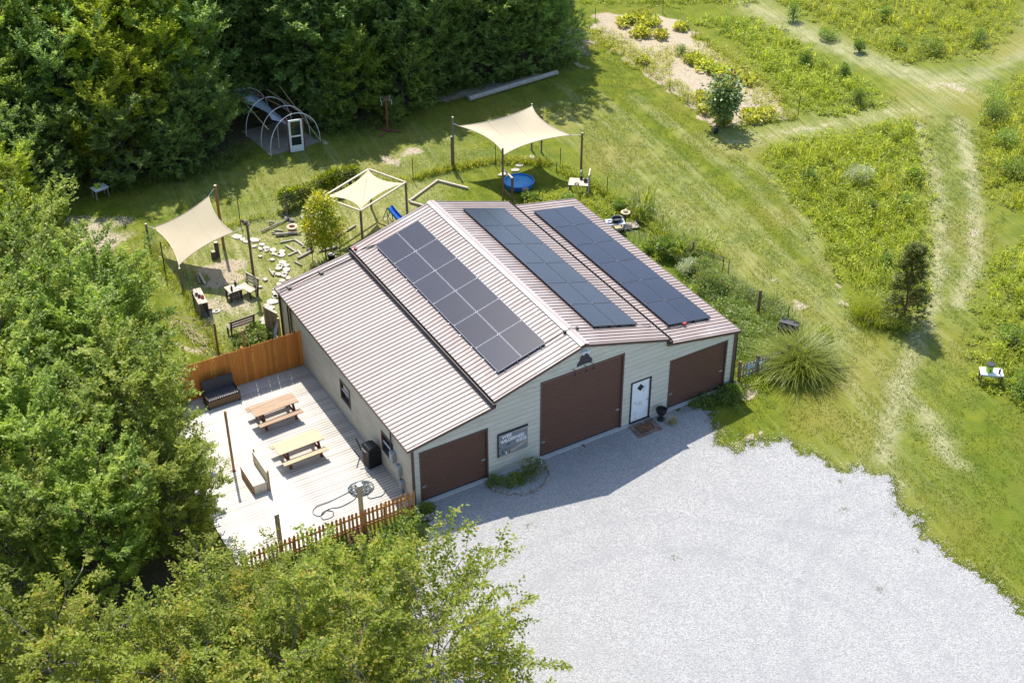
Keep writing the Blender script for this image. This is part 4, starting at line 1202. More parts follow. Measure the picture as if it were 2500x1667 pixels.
def sail(label, corners, anchors, curve, sag, group='cream shade sails over the yard'):
    t = thing('shade_sail', label, 'shade sail', (0, 0, 0), 0, group)
    mb, rim = hypar(corners, curve, 18, sag)
    mb.obj('cloth', M['sailcloth'], t, smooth=True)
    MB().tube(rim + [rim[0]], .018, 5, cap=False).obj('hem', M['palewood'], t)
    n1 = 19
    for q in (6, 12):
        MB().tube([Vector(mb.v[i * n1 + q]) + Vector((0, 0, .004)) for i in range(n1)], .007, 4, cap=False).obj('seam', M['palewood'], t)
    for c, a in zip(corners, anchors):
        MB().tube([c, a], .011, 5).obj('rope', M['pvc'], t)
    return t

def post(label, x, y, h, r=.055, mat='postwood', group=None, rz=0.0, lean=(0, 0)):
    t = thing('wooden_post', label, 'post', (x, y, 0), rz, group)
    MB().tube([(0, 0, 0), (lean[0] * .5, lean[1] * .5, h * .5), (lean[0], lean[1], h)], r, 8, r * .92).obj('shaft', M[mat], t)
    MB().lathe([(r * .96, 0), (r * .9, .012), (0, .014)], 8, (lean[0], lean[1], h)).obj('cut_top', M['palewood'], t)
    return t

SG = 'posts carrying the shade sails'
post('tall orange post behind the left shade sail', .48, 21.87, 3.5, .075, 'postorange', SG)
post('tall dark pole with a nest-like bundle at its top, right of the left shade sail', .43, 17.57, 3.5, .065, 'postwood', SG)
post('short grey corner post left of the left shade sail', -2.7, 23.73, 1.35, .065, 'postgrey', SG)
post('short white-topped post at the low front corner of the left shade sail', -2.59, 19.17, 1.22, .06, 'postgrey', SG)
sail('steeply tilted cream shade sail at the left of the fenced yard', [(-2.42, 23.6, 1.12), (-2.47, 19.6, 1.12), (.04, 18.55, 2.72), (.11, 21.92, 3.0)],
     [(-2.7, 23.73, 1.25), (-2.59, 19.17, 1.15), (.43, 17.57, 3.42), (.48, 21.87, 3.42)], .15, .10)
t = thing('bundle', 'dark woody bundle tied to the top of the tall pole by the sail', 'bundle', (.43, 17.62, 3.5))
rr = random.Random(3)
for k in range(9):
    a = rr.uniform(0, 6.28)
    MB().rock((0, 0, 0), (rr.uniform(.07, .12), rr.uniform(.06, .09), .07), k).obj('stick_wad', M['darkwood'] if k % 3 else M['greywood'], t, (math.cos(a) * .14, math.sin(a) * .12 + .1, rr.uniform(-.05, .12)), a)

PG3 = dict(L=(14.34, 23.49, 2.95), F=(14.77, 18.83, 3.12), R=(19.81, 19.14, 2.54), B=(19.05, 23.07, 2.78))
post('tall grey post at the left corner of the right-hand shade sail', *PG3['L'], .06, 'postgrey', SG, lean=(.05, .05))
post('tall notched brown post in front of the right-hand shade sail beside the pool', *PG3['F'], .06, 'postwood', SG)
post('plain brown post behind the bench at the right corner of the sail', *PG3['R'], .065, 'postwood', SG)
post('slim post at the peaked far corner of the right-hand shade sail', *PG3['B'], .055, 'postgrey', SG)
post('stubby dark post standing behind the peaked shade sail', 19.35, 22.5, 2.26, .055, 'postgrey', SG)
post('darker short companion post tied to the left sail corner post', 14.22, 23.42, 1.9, .06, 'postwood', SG)
sail('wide cream shade sail with a tall peak over the blue pool', [(14.61, 23.24, 2.5), (15.18, 19.39, 2.38), (19.54, 19.8, 2.2), (19.0, 22.95, 2.72)],
     [(14.36, 23.5, 2.62), (14.77, 18.83, 2.75), (19.81, 19.14, 2.45), (19.05, 23.07, 2.75)], .19, .42)

# framed canopy in the middle
t = thing('framed_canopy', 'cream cloth stretched inside a wooden frame on four thin legs', 'canopy', (0, 0, 0), 0, 'cream shade sails over the yard')
H2 = 2.3
cc = [(5.30, 20.20, H2), (8.50, 21.66, H2), (9.50, 19.46, H2), (6.32, 18.02, H2)]
for a, b in zip(cc, cc[1:] + cc[:1]):
    MB().beam(a, b, .09, .06).obj('frame_rail', M['palewood'] if a != cc[3] and b != cc[0] else M['palewood'], t)
for p in cc: MB().box((p[0], p[1], H2 / 2 - .03), (.085, .085, H2 - .06), rz=.43).obj('leg', M['postgrey'], t)
ins = []
ctr = Vector((sum(p[0] for p in cc) / 4, sum(p[1] for p in cc) / 4, H2))
for k, p in enumerate(cc):
    q = Vector(p) * .96 + ctr * .04; q.z = H2 + (.03 if k in (1, 3) else -.02); ins.append(q)
mb, rim = hypar(ins, .25, 18, .06)
mb.obj('cloth', M['sailcloth'], t, smooth=True)
MB().tube([ins[1], (ins[1] + ins[3]) / 2 + Vector((0, 0, -.045)), ins[3]], .006, 4).obj('seam', M['sailcloth'], t)

# ------------------------------------------------------------------ wire fence round the yard
def wire_fence(label, line, posts, h=1.15, rows=6, step=.16, group=None):
    """posts: (x, y, height, radius, material) ; the wire is one part of the fence"""
    t = thing('wire_fence', label, 'fence', (0, 0, 0), 0, group)
    for (x, y, ph, r, mt) in posts:
        MB().tube([(x, y, 0), (x, y, ph)], r, 6).obj('post', M[mt], t)
    mb = MB()
    P = [Vector((x, y, 0)) for x, y in line]
    for a, b in zip(P[:-1], P[1:]):
        for k in range(rows + 1):
            z = .05 + (h - .05) * (k / rows)
            mb.tube([a + Vector((0, 0, z)), (a + b) / 2 + Vector((0, 0, z - .02)), b + Vector((0, 0, z))], 0.0034 if k < rows else .005, 3, cap=False)
        n = max(1, int((b - a).length / step))
        for k in range(1, n):
            p = a + (b - a) * k / n
            mb.tube([p + Vector((0, 0, .04)), p + Vector((0, 0, h))], .0026, 3, cap=False)
    o = mb.obj('wire_mesh', M['wire'], t); o['kind'] = 'stuff'
    return t
wire_fence('sagging wire fence on mixed posts along the left side of the yard', [(-1.82, 13.1), (-2.99, 13.3), (-2.75, 15.5), (-2.62, 17.6), (-2.59, 19.17), (-2.82, 21.0), (-2.7, 23.73)],
           [(-1.82, 13.11, 1.06, .05, 'pineplank'), (-2.99, 13.3, 1.7, .05, 'postwood'), (-2.82, 21.0, 1.8, .03, 'tpost'), (-2.66, 17.3, 1.2, .025, 'tpost')])
post('lone pine stake standing in the grass left of the cedar fence', -4.66, 12.77, 1.42, .05, 'pineplank')
wire_fence('wire fence with vines on it along the back of the yard', [(-2.7, 23.73), (2.04, 23.62), (4.4, 23.15), (7.5, 24.0), (11.76, 23.29), (14.34, 23.49)],
           [(2.04, 23.62, 1.48, .022, 'tpost'), (4.4, 23.15, 1.42, .06, 'postgrey'), (7.9, 24.1, 1.3, .03, 'postgrey'), (11.76, 23.29, 1.34, .022, 'tpost')])
wire_fence('wire fence on steel stakes behind the pool and the tool bench', [(14.34, 23.49), (16.36, 22.41), (18.6, 21.6), (19.36, 20.54), (19.81, 19.14), (19.81, 16.6), (20.12, 12.01)],
           [(16.36, 22.41, 1.3, .022, 'tpost'), (19.36, 20.54, 1.16, .022, 'tpost'), (18.85, 20.12, .6, .022, 'tpost'), (19.81, 16.6, 1.1, .022, 'tpost'), (20.12, 12.01, 1.05, .022, 'tpost')], h=1.0)
wire_fence('wire fence on dark stakes beyond the flower border right of the barn', [(20.12, 12.01), (19.79, 9.0), (20.4, 7.4), (19.82, 3.88), (20.33, 2.42)],
           [(19.79, 9.0, 1.15, .055, 'postwood'), (20.4, 7.38, .95, .022, 'tpost'), (20.62, 7.2, .8, .022, 'tpost'), (19.82, 3.88, 1.2, .075, 'postwood'), (20.33, 2.42, 1.0, .022, 'tpost')], h=.85)
gp = [(32.03, 36.56, .98, .022, 'tpost'), (36.74, 35.48, 1.0, .022, 'tpost'), (34.43, 18.66, 1.36, .022, 'tpost'), (30.16, 25.46, .64, .022, 'tpost'), (36.04, 29.57, .55, .022, 'tpost'), (35.23, 21.89, .5, .022, 'tpost'), (36.21, 31.05, .55, .022, 'tpost'), (30.55, 28.48, .5, .022, 'tpost'), (30.0, 23.4, .6, .022, 'tpost'), (29.7, 21.2, .5, .022, 'tpost')]
wire_fence('low wire fence on thin stakes round the vegetable garden', [(32.03, 36.56), (31.0, 31.8), (30.55, 28.48), (30.16, 25.46), (29.85, 22.6), (29.34, 19.94), (31.4, 19.44), (34.43, 18.66), (35.23, 21.89), (35.9, 26.98), (36.3, 31.4), (37.1, 33.7), (36.74, 35.48), (32.03, 36.56)], gp, h=.5, rows=3, step=.22)

# ------------------------------------------------------------------ paths of flat stones
def flag(parent, x, y, s, seed, z=.0):
    rg = random.Random(seed)
    n = 7
    poly = []
    for k in range(n):
        a = 2 * math.pi * k / n + rg.uniform(-.25, .25); r = s * rg.uniform(.75, 1.2)
        poly.append((math.cos(a) * r, math.sin(a) * r * .8))
    return MB().prism(poly, -.01, .045).obj('flagstone', M['stone'], parent, (x, y, z), rg.uniform(0, 6))
fp = structure('flagstone_path')
FL = [(1.41, 22.49, .30), (1.58, 22.09, .18), (1.64, 21.77, .18), (2.04, 21.73, .30), (2.22, 21.13, .16), (1.82, 21.18, .14), (1.99, 20.79, .14), (2.28, 20.71, .22), (2.2, 20.5, .15), (2.5, 20.37, .2), (2.38, 20.04, .16), (2.67, 19.73, .26), (2.83, 20.01, .18), (2.5, 19.85, .15), (1.73, 20.13, .12), (2.12, 19.53, .16),
      (2.42, 19.03, .24), (2.2, 18.85, .2), (2.5, 18.7, .18), (2.08, 18.66, .22), (2.37, 18.36, .22), (2.15, 18.1, .18), (1.88, 18.15, .18), (1.7, 18.45, .12), (2.05, 17.9, .17), (2.14, 17.59, .18), (1.81, 17.5, .18), (1.55, 17.3, .16), (.66, 17.57, .14), (1.08, 16.76, .2), (1.03, 16.44, .18), (1.3, 17.0, .2), (.67, 16.08, .27), (.96, 16.4, .15), (.44, 15.6, .22), (.16, 15.43, .17),
      (-.22, 14.92, .2), (-.27, 14.62, .2), (0.02, 15.1, .15), (-.77, 13.56, .22), (.35, 15.9, .16), (1.15, 18.04, .16)]
for k, (x, y, s) in enumerate(FL): flag(fp, x, y, s, 100 + k)
sp = structure('stepping_stones')
for k, (x, y) in enumerate(((18.17, 22.19), (17.51, 21.79), (17.03, 21.44), (16.18, 21.38), (18.6, 22.3))): flag(sp, x, y, .24, 200 + k)

# ------------------------------------------------------------------ log pieces, frames, stones in the yard
LG = [((4.12, 23.47), (4.62, 22.25), .03, 'thin pale stick lying across the log pile below the grey fence post'),
      ((2.63, 22.27), (4.25, 22.73), .055, 'long bleached log slanting up to the left of the orange bowl'),
      ((3.31, 22.87), (3.54, 22.74), .08, 'short round log end alone at the far left of the log pile'),
      ((3.06, 21.92), (3.64, 21.28), .05, 'straight grey pole lying just left of the orange bowl'),
      ((3.13, 21.58), (4.31, 21.08), .085, 'thick curved bleached log in front of the orange bowl'),
      ((3.29, 22.13), (3.63, 21.83), .04, 'small pale batten beside the orange bowl'),
      ((3.08, 20.83), (3.87, 20.7), .045, 'slim board at the upper side of the pale board corner'),
      ((3.8, 20.7), (3.98, 19.91), .06, 'pale board running towards the barn from the slim board'),
      ((3.19, 20.42), (3.41, 19.52), .06, 'pale board lying parallel left of the other pale board'),
      ((2.93, 19.48), (3.39, 19.58), .05, 'short pale board closing the lower corner of the board square'),
      ((3.23, 18.97), (4.2, 19.3), .07, 'dark-sided timber edging left of the young yellow tree'),
      ((3.53, 19.69), (3.49, 19.05), .05, 'short bleached board resting on the dark timber edging'),
      ((2.98, 18.79), (3.15, 18.27), .05, 'loose pale stick on the grass between flagstones and timber edging'),
      ((4.38, 19.05), (5.35, 18.98), .06, 'dark timber edging behind the young yellow tree trunk'),
      ((1.64, 18.79), (1.61, 18.17), .05, 'pale short plank at the left edge of the flagstone path'),
      ((4.97, 22.61), (4.99, 21.99), .09, 'blocky grey timber offcut up and right of the orange bowl'),
      ((5.24, 22.56), (5.42, 22.3), .08, 'stubby grey timber at the far right end of the log pile'),
      ((4.9, 22.0), (5.3, 21.6), .07, 'pale split log nearest the yellow tree crown in the pile'),
      ((5.53, 19.82), (7.02, 20.45), .055, 'long weathered timber on the grass under the framed canopy')]
for k, (a, b, r, lab) in enumerate(LG):
    x, y = (a[0] + b[0]) / 2, (a[1] + b[1]) / 2; L_ = math.hypot(b[0] - a[0], b[1] - a[1])
    t = thing('log', lab, 'log', (x, y, 0), math.atan2(b[1] - a[1], b[0] - a[0]), 'logs and boards lying in the yard')
    rr = random.Random(k)
    if k in (0, 1, 2, 3, 4, 12, 17):
        pts = [(-L_ / 2 + L_ * q / 5, rr.uniform(-.5, .5) * r * (k in (1, 4)), r + rr.uniform(0, .3) * r) for q in range(6)]
        MB().tube(pts, r, 7, r * .7).obj('trunk_piece', M['log'], t)
        if k in (1, 4): MB().tube([(.1, 0, r), (.3, .12, r * 2.2), (.42, .2, r * 2.6)], r * .45, 5, r * .25).obj('branch_stub', M['log'], t)
    else:
        MB().box((0, 0, r * .75), (L_, r * 1.7, r * 1.5)).obj('board', M['log'], t)
for k, (x, y, s) in enumerate(((4.58, 20.92, .14), (4.83, 21.17, .18), (3.92, 19.85, .10), (4.24, 22.83, .16), (4.41, 22.53, .14), (4.15, 22.3, .12), (4.0, 19.5, .13), (4.75, 20.7, .12))):
    t = thing('rock', ['dark rock right of the curved log', 'grey rock below the split log beside the yellow tree', 'small rock inside the board square', 'dark rock heaped at the far end of the slanting log', 'grey rock touching the slanting log', 'dark rock behind the orange bowl', 'lone rock between board square and timber edging', 'small dark rock lying before the curved log'][k], 'rock', (x, y, 0), k * 1.3, 'rocks among the logs')
    MB().rock((0, 0, s * .5), (s, s * .8, s * .6), 40 + k).obj('boulder', M['rock'], t)
t = thing('fire_bowl', 'round orange clay bowl with a pale rim among the logs', 'bowl', (4.05, 21.6, 0))
MB().lathe([(.20, 0), (.26, .22), (.27, .24), (.27, .26), (.17, .26), (.15, .12), (.02, .11)], 20).obj('bowl', M['terracotta'], t)
MB().lathe([(.275, .245), (.285, .285), (.165, .285), (.16, .245), (.275, .245)], 20, cap=False).obj('rim', M['palewood'], t)
# sandbox corner boards
t = thing('sandbox_frame', 'pale timber frame half hidden behind the barn roof', 'frame', (0, 0, 0))
MB().beam((10.48, 21.24, .06), (12.84, 22.48, .06), .10, .12).obj('board', M['palewood'], t)
MB().beam((10.50, 21.14, .06), (11.4, 19.6, .06), .10, .12).obj('board', M['palewood'], t)
MB().beam((12.86, 22.40, .06), (13.8, 20.9, .06), .10, .12).obj('board', M['palewood'], t)
for k, (a, b) in enumerate((((-1.43, 20.12), (-1.51, 19.02)), ((-1.56, 20.05), (-1.72, 19.22)))):
    t = thing('log', ['pale timber lying on the left edge of the sand pit', 'grey timber outside the pale one at the sand pit'][k], 'log', ((a[0] + b[0]) / 2, (a[1] + b[1]) / 2, 0), math.atan2(b[1] - a[1], b[0] - a[0]), 'logs and boards lying in the yard')
    MB().box((0, 0, .05), (1.05 - .25 * k, .10, .10)).obj('board', M['palewood' if not k else 'greywood'], t)
for k, (x, y, h, r) in enumerate(((-.07, 21.24, .8, .11), (-.28, 21.17, .38, .13))):
    t = thing('tree_stump', ['taller dark stump under the edge of the left shade sail', 'low dark stump beside the taller one under the sail'][k], 'stump', (x, y, 0), 0, 'stumps under the left shade sail')
    MB().tube([(0, 0, 0), (0, 0, h)], r * 1.1, 10, r).obj('bark', M['bark'], t)
    MB().lathe([(r * .9, h), (r * .85, h + .008), (0, h + .01)], 10).obj('cut_face', M['palewood'], t)

# slide and small climber at the roof edge
t = thing('slide', 'bright blue slide with a green climbing frame beyond the barn roof', 'slide', (8.95, 19.75, 0), math.radians(-68))
t.scale = (.72, .72, .72)
ch = MB()
for q in range(6):
    s0, s1 = q / 6, (q + 1) / 6
    z = lambda s: .95 * (1 - s) ** 1.25 + .08
    ch.beam((-.5 + 1.5 * s0, 0, z(s0)), (-.5 + 1.5 * s1, 0, z(s1)), .42, .03)
    for w in (-.22, .22): ch.beam((-.5 + 1.5 * s0, w, z(s0) + .07), (-.5 + 1.5 * s1, w, z(s1) + .07), .035, .17)
ch.obj('chute', M['slideblue'], t)
gr_ = MB()
for w in (-.24, .24):
    gr_.tube([(-.95, w * 1.2, 0), (-.55, w, 1.05), (-.5, w, .0)], .035, 6)
for z in (.25, .5, .75): gr_.tube([(-.87 + .3 * z, -.25, z), (-.87 + .3 * z, .25, z)], .025, 6)
gr_.obj('ladder', M['green_plastic'], t)

# paddling pool and what stands round it
t = thing('paddling_pool', 'round blue plastic paddling pool filled with water', 'pool', (16.34, 19.86, 0))
MB().lathe([(.70, 0), (.74, .03), (.80, .28), (.83, .31), (.80, .33), (.765, .31), (.745, .1), (.70, 0)], 36, cap=False).obj('wall', M['poolblue'], t)
MB().lathe([(.74, .20), (.755, .24), (0, .243)], 36).obj('water', M['poolwater'], t)
bt = MB(); bt.lathe([(.69, .006), (.69, .02), (0, .022)], 36); bt.obj('floor', M['poolblue'], t)
t = thing('stump_table', 'pale topped stump with a dark notch in front of the pool', 'stump', (16.1, 18.8, 0))
MB().tube([(0, 0, 0), (0, 0, .32)], .10, 9, .12).obj('trunk_piece', M['bark'], t); MB().rock((0, 0, .36), (.22, .16, .08), 5).obj('top', M['greywood'], t)
t = thing('gate', 'open wooden gate frame with a pale top rail left of the pool', 'gate', (0, 0, 0))
MB().box((15.07, 18.37, .76), (.10, .10, 1.52)).obj('post', M['postwood'], t)
MB().beam((15.18, 19.62, 1.50), (15.05, 18.33, 1.52), .09, .07).obj('top_rail', M['palewood'], t)
MB().box((15.19, 19.55, .75), (.07, .07, 1.5)).obj('post', M['postwood'], t)
MB().beam((15.18, 19.6, .35), (15.06, 18.4, .35), .05, .05).obj('lower_rail', M['postwood'], t)

# bench with pans
t = thing('potting_bench', 'pale topped bench with a slatted back and pans, by the right sail post', 'bench', (18.75, 17.62, 0), math.radians(-38))
for k in range(4): MB().box((-.05, -.32 + k * .2, .62), (1.05, .19, .03)).obj('top_board', M['palewood'], t)
for sx in (-.5, .42):
    for sy in (-.35, .35): MB().box((sx, sy, .3), (.07, .07, .6)).obj('leg', M['postgrey'], t)
for s in (-.36, .36): MB().box((.5, s, .62), (.06, .06, 1.24)).obj('back_post', M['palewood'], t)
for z in (.8, .95, 1.10): MB().box((.5, 0, z), (.03, .7, .08)).obj('slat', M['postgrey'], t)
MB().box((.5, 0, 1.24), (.07, .82, .04)).obj('cap_rail', M['palewood'], t)
for (nm, lab, x, y, mt, r) in (('frying_pan', 'black ring-shaped pan on the pale potting bench', 18.45, 17.45, 'black', .12), ('bowl', 'small dark bowl at the back of the potting bench', 19.0, 17.45, 'darkmetal', .12), ('kettle', 'blackish kettle beside the small bowl on the potting bench', 18.95, 17.8, 'black', .09)):
    q = thing(nm, lab, nm.replace('_', ' '), (x, y, .64), 0, 'kitchen things on the potting bench')
    if nm == 'frying_pan':
        MB().lathe([(r, 0), (r * 1.1, .035), (r * .8, .035), (r * .78, .01), (r, 0)], 16, cap=False).obj('pan', M[mt], q)
    else:
        MB().lathe([(r * .6, 0), (r, .06), (r * 1.02, .13), (r * .8, .12), (r * .5, .03), (0, .03)], 14).obj('body', M[mt], q)
        MB().tube([(r, 0, .1), (r * 1.5, 0, .12), (r * 1.2, 0, .02)], .012, 5).obj('handle', M[mt], q)
MB_ = thing('mirror_board', 'pale blue panel leaning on the slatted back of the potting bench', 'board', (19.02, 17.98, .64), math.radians(-38))
MB().box((0, 0, .2), (.03, .26, .40), ry=.1).obj('panel', M['paleblue'], MB_)

# ------------------------------------------------------------------ play kitchen corner
t = thing('play_kitchen', 'long narrow grey play kitchen against the left yard fence', 'play kitchen', (-2.42, 17.05, 0), math.radians(-5))
for k in range(3): MB().box((-.15 + k * .15, .05, .78), (.14, 1.35, .03)).obj('top_board', M['palewood'], t)
MB().box((-.2, .05, .4), (.03, 1.3, .74)).obj('back_panel', M['greywood'], t)
for s in (-.58, .68):
    for x in (-.16, .18): MB().box((x, s, .38), (.06, .06, .76)).obj('leg', M['greywood'], t)
MB().box((.02, -.62, .42), (.36, .03, .7)).obj('side_panel', M['darkwood'], t)
MB().box((.0, .05, .25), (.36, 1.25, .03)).obj('shelf', M['greywood'], t)
for k in range(3): MB().box((-.16 + .16 * k, .62, .80), (.05, .18, .02)).obj('burner', M['greywood'], t)
for k, (x, y, mt, lab) in enumerate(((-2.45, 17.0, 'black', 'black cooking pot on the play kitchen top'), (-2.35, 16.85, 'red', 'small reddish pot next to the black pot on the play kitchen'), (-2.5, 17.2, 'darkmetal', 'dark saucepan at the back of the play kitchen top'))):
    q = thing('cooking_pot', lab, 'pot', (x, y, .795), k, 'pots on the play kitchen')
    MB().lathe([(.07, 0), (.085, .1), (.07, .1), (.06, .02), (0, .02)], 12).obj('pot', M[mt], q)
    MB().tube([(.08, 0, .08), (.2, 0, .09)], .01, 5).obj('handle', M[mt], q)
t = thing('mesh_panel', 'dark lattice panel leaning low in front of the play kitchen', 'panel', (-2.42, 16.05, 0), math.radians(-14))
for k in range(7): MB().box((-.18 + k * .06, 0, .19), (.02, .75, .02), rx=.45).obj('lattice_bar', M['darkmetal'], t)
for k in range(9): MB().box((0, -.35 + k * .088, .19 - .042 + .0 + (k - 4) * .042 + .03), (.40, .02, .015), rx=.45).obj('lattice_bar', M['darkmetal'], t)
MB().box((0, .40, .20), (.42, .04, .40)).obj('prop', M['darkwood'], t)

t = thing('low_table', 'small square wooden table with bottles near the play kitchen', 'table', (-.72, 17.28, 0), math.radians(5))
for k in range(4): MB().box((0, -.25 + k * .165, .55), (.66, .155, .03)).obj('top_board', M['palewood'], t)
for sx in (-.27, .27):
    for sy in (-.24, .24): MB().box((sx, sy, .27), (.075, .075, .54)).obj('leg', M['darkwood'], t)
MB().box((0, 0, .2), (.5, .44, .02)).obj('shelf', M['greywood'], t)
for s in (-.24, .24): MB().box((0, s, .47), (.5, .03, .1)).obj('apron', M['darkwood'], t)
for k, (x, y, lab) in enumerate(((-.85, 17.12, 'dark bottle at the front of the small square table'), (-.55, 17.42, 'dark bottle at the far corner of the small square table'))):
    q = thing('bottle', lab, 'bottle', (x, y, .565), 0, 'bottles on the small table')
    MB().lathe([(.055, 0), (.055, .16), (.025, .21), (.025, .26), (0, .262)], 10).obj('body', M['black'], q)
    MB().lathe([(.03, .255), (.03, .29), (0, .292)], 8).obj('cap', M['darkmetal'], q)
q = thing('tray', 'shiny grey tray on the right side of the small table', 'tray', (-.5, 17.2, .566)); MB().lathe([(.13, 0), (.15, .03), (.135, .03), (.12, .01), (0, .01)], 14).obj('dish', M['alu'], q)

def bench(label, loc, rz, L_, wood, back):
    t = thing('garden_bench', label, 'bench', loc, rz, 'garden benches in the yard')
    for k in range(3): MB().box((0, -.17 + k * .15, .42), (L_, .135, .03)).obj('seat_slat', M[wood], t)
    for k in range(3): MB().box((0, .27 + .03 * k, .55 + k * .14), (L_, .025, .10), rx=-.2).obj('back_slat', M[wood], t)
    MB().box((0, .35, .90), (L_ + .04, .05, .05)).obj('cap_rail', M[back], t)
    for s in (-1, 1):
        MB().box((s * (L_ / 2 - .06), -.2, .21), (.07, .06, .42)).obj('leg', M['darkwood'], t)
        MB().beam((s * (L_ / 2 - .06), .22, 0), (s * (L_ / 2 - .06), .36, .90), .07, .06, (1, 0, 0)).obj('leg', M['darkwood'], t)
        MB().box((s * (L_ / 2 - .06), .02, .38), (.05, .46, .05)).obj('side_rail', M['darkwood'], t)
    return t
bench('small wooden bench to the right of the small square table', (-.04, 17.2, 0), math.radians(-70), .88, 'palewood', 'palewood')
bench('dark slatted bench seen from behind near the cedar fence', (-1.45, 14.55, 0), math.radians(183), 1.22, 'greywood', 'postgrey')
t = thing('toy_rings', 'two joined pale rings lying on the ground by the play kitchen', 'toy', (-2.02, 16.63, 0.01), math.radians(-4))
for s in (-.17, .17): MB().lathe([(.16, 0), (.17, .04), (.10, .045), (.09, .0), (.16, 0)], 16, (s, 0, 0), 1, .8, cap=False).obj('ring', M['whiterock'], t)

# gate by the barn wall, board with a hole
t = thing('gate', 'open grey slatted gate standing near the back corner of the barn', 'gate', (0, 0, 0))
a, b = Vector((-.43, 13.95, 0)), Vector((-.14, 13.15, 0))
for k in range(8):
    p = a + (b - a) * (k + .5) / 8
    MB().box((p.x, p.y, .70), (.02, .08, 1.22), rz=math.atan2((b - a).y, (b - a).x) - math.pi / 2).obj('slat', M['postgrey'], t)
MB().beam(a + Vector((0, 0, 1.34)), b + Vector((0, 0, 1.34)), .09, .05).obj('top_rail', M['palewood'], t)
MB().beam(a + Vector((.03, 0, .25)), b + Vector((.03, 0, .25)), .04, .08).obj('lower_rail', M['pineplank'], t)
MB().box((b.x, b.y, .62), (.09, .09, 1.24)).obj('post', M['pineplank'], t); MB().box((a.x, a.y, .7), (.09, .09, 1.4)).obj('post', M['pineplank'], t)
post('pale wooden post between the slatted gate and the barn wall', .02 - .22, 12.9, 1.25, .055, 'pineplank')
t = thing('toss_board', 'pale blue board with a dark round hole leaning behind the slatted gate', 'board', (-.22, 13.35, 0), math.radians(80))
MB().box((0, 0, .5), (.55, .04, 1.05), rx=math.radians(14)).obj('board', M['paleblue'], t)
hd = MB().lathe([(.09, 0), (.09, .012)], 14).obj('hole', M['black'], t); hd.location = (0, .075, .72); hd.rotation_euler = (math.radians(-90 + 14), 0, 0)
h2 = MB().lathe([(.09, 0), (.09, .012)], 14).obj('hole', M['black'], t); h2.location = (0, -.115, .72); h2.rotation_euler = (math.radians(90 + 14), 0, 0)

# white rocks at the edge of the trees
for k, (x, y, s) in enumerate(((-6.03, 15.97, .22), (-6.37, 14.66, .30), (-6.2, 14.15, .24))):
    t = thing('rock', ['white rock peeping out of the leaves, farthest of three left of the yard', 'large white rock in the leaves left of the cedar fence', 'white rock with a reddish side nearest the cedar fence'][k], 'rock', (x, y, 0), k, 'white rocks by the trees')
    MB().rock((0, 0, s * .6), (s, s * .7, s * .8), 70 + k).obj('boulder', M['whiterock'], t)
# dead brush pile
t = thing('brush_pile', 'tangle of dead pale branches outside the left yard fence', 'brush pile', (-3.5, 15.6, 0))
rr = random.Random(8); mb = MB()
for k in range(70):
    s = rr.random(); x = -.45 + .75 * s + rr.gauss(0, .18); y = 1.7 - 3.0 * s + rr.gauss(0, .25); a = rr.gauss(-1.25, .6); L_ = rr.uniform(.4, 1.2)
    p0 = Vector((x, y, rr.uniform(.02, .12))); p1 = p0 + Vector((math.cos(a) * L_, math.sin(a) * L_, rr.uniform(-.05, .3)))
    pm_ = (p0 + p1) / 2 + Vector((rr.uniform(-.08, .08), rr.uniform(-.08, .08), rr.uniform(0, .1)))
    mb.tube([p0, pm_, p1], .014, 4, .004, cap=False)
o = mb.obj('branches', M['straw'], t); o['kind'] = 'stuff'

# ------------------------------------------------------------------ buckets on tables
def bucket_table(label, loc, rz, L_, blabel, hide=False):
    t = thing('side_table', label, 'table', loc, rz, 'small tables with lime buckets')
    MB().box((0, 0, .56), (L_, .55, .04)).obj('top', M['white_paint'], t)
    for sx in (-1, 1):
        for sy in (-1, 1): MB().box((sx * (L_ / 2 - .06), sy * .21, .27), (.06, .06, .54)).obj('leg', M['postwood'] if not hide else M['greywood'], t)
    for sy in (-1, 1): MB().box((0, sy * .22, .49), (L_ - .1, .03, .09)).obj('apron', M['greybox'], t)
    z = .58; c, s = math.cos(rz), math.sin(rz); bx = -.1
    q = thing('bucket', blabel, 'bucket', (loc[0] + bx * c, loc[1] + bx * s, z), rz, 'lime buckets with lids')
    MB().lathe([(.15, 0), (.175, .36), (.16, .36), (.14, .02), (0, .02)], 18).obj('pail', M['limebucket'], q)
    MB().lathe([(.19, .35), (.19, .385), (.17, .40), (0, .402)], 18).obj('lid', M['darkmetal'], q)
    MB().box((.0, -.18, .14), (.05, .08, .06)).obj('spigot', M['black'], q)
    return t
bucket_table('white topped table with a lime bucket at the right edge by tall weeds', (25.02, -5.45, 0), math.radians(-38), .95, 'lime bucket with a dark grey lid on the right-hand white table')
bucket_table('small greyish table with a lime bucket in the shade of the left wood', (-3.28, 30.0, 0), math.radians(12), .80, 'lime bucket with a black lid in the shade at the left wood', True)
t = thing('tin', 'small dark canister beside the bucket on the right-hand white table', 'tin', (25.2, -5.72, .58)); MB().lathe([(.05, 0), (.05, .2), (0, .21)], 10).obj('can', M['darkmetal'], t)

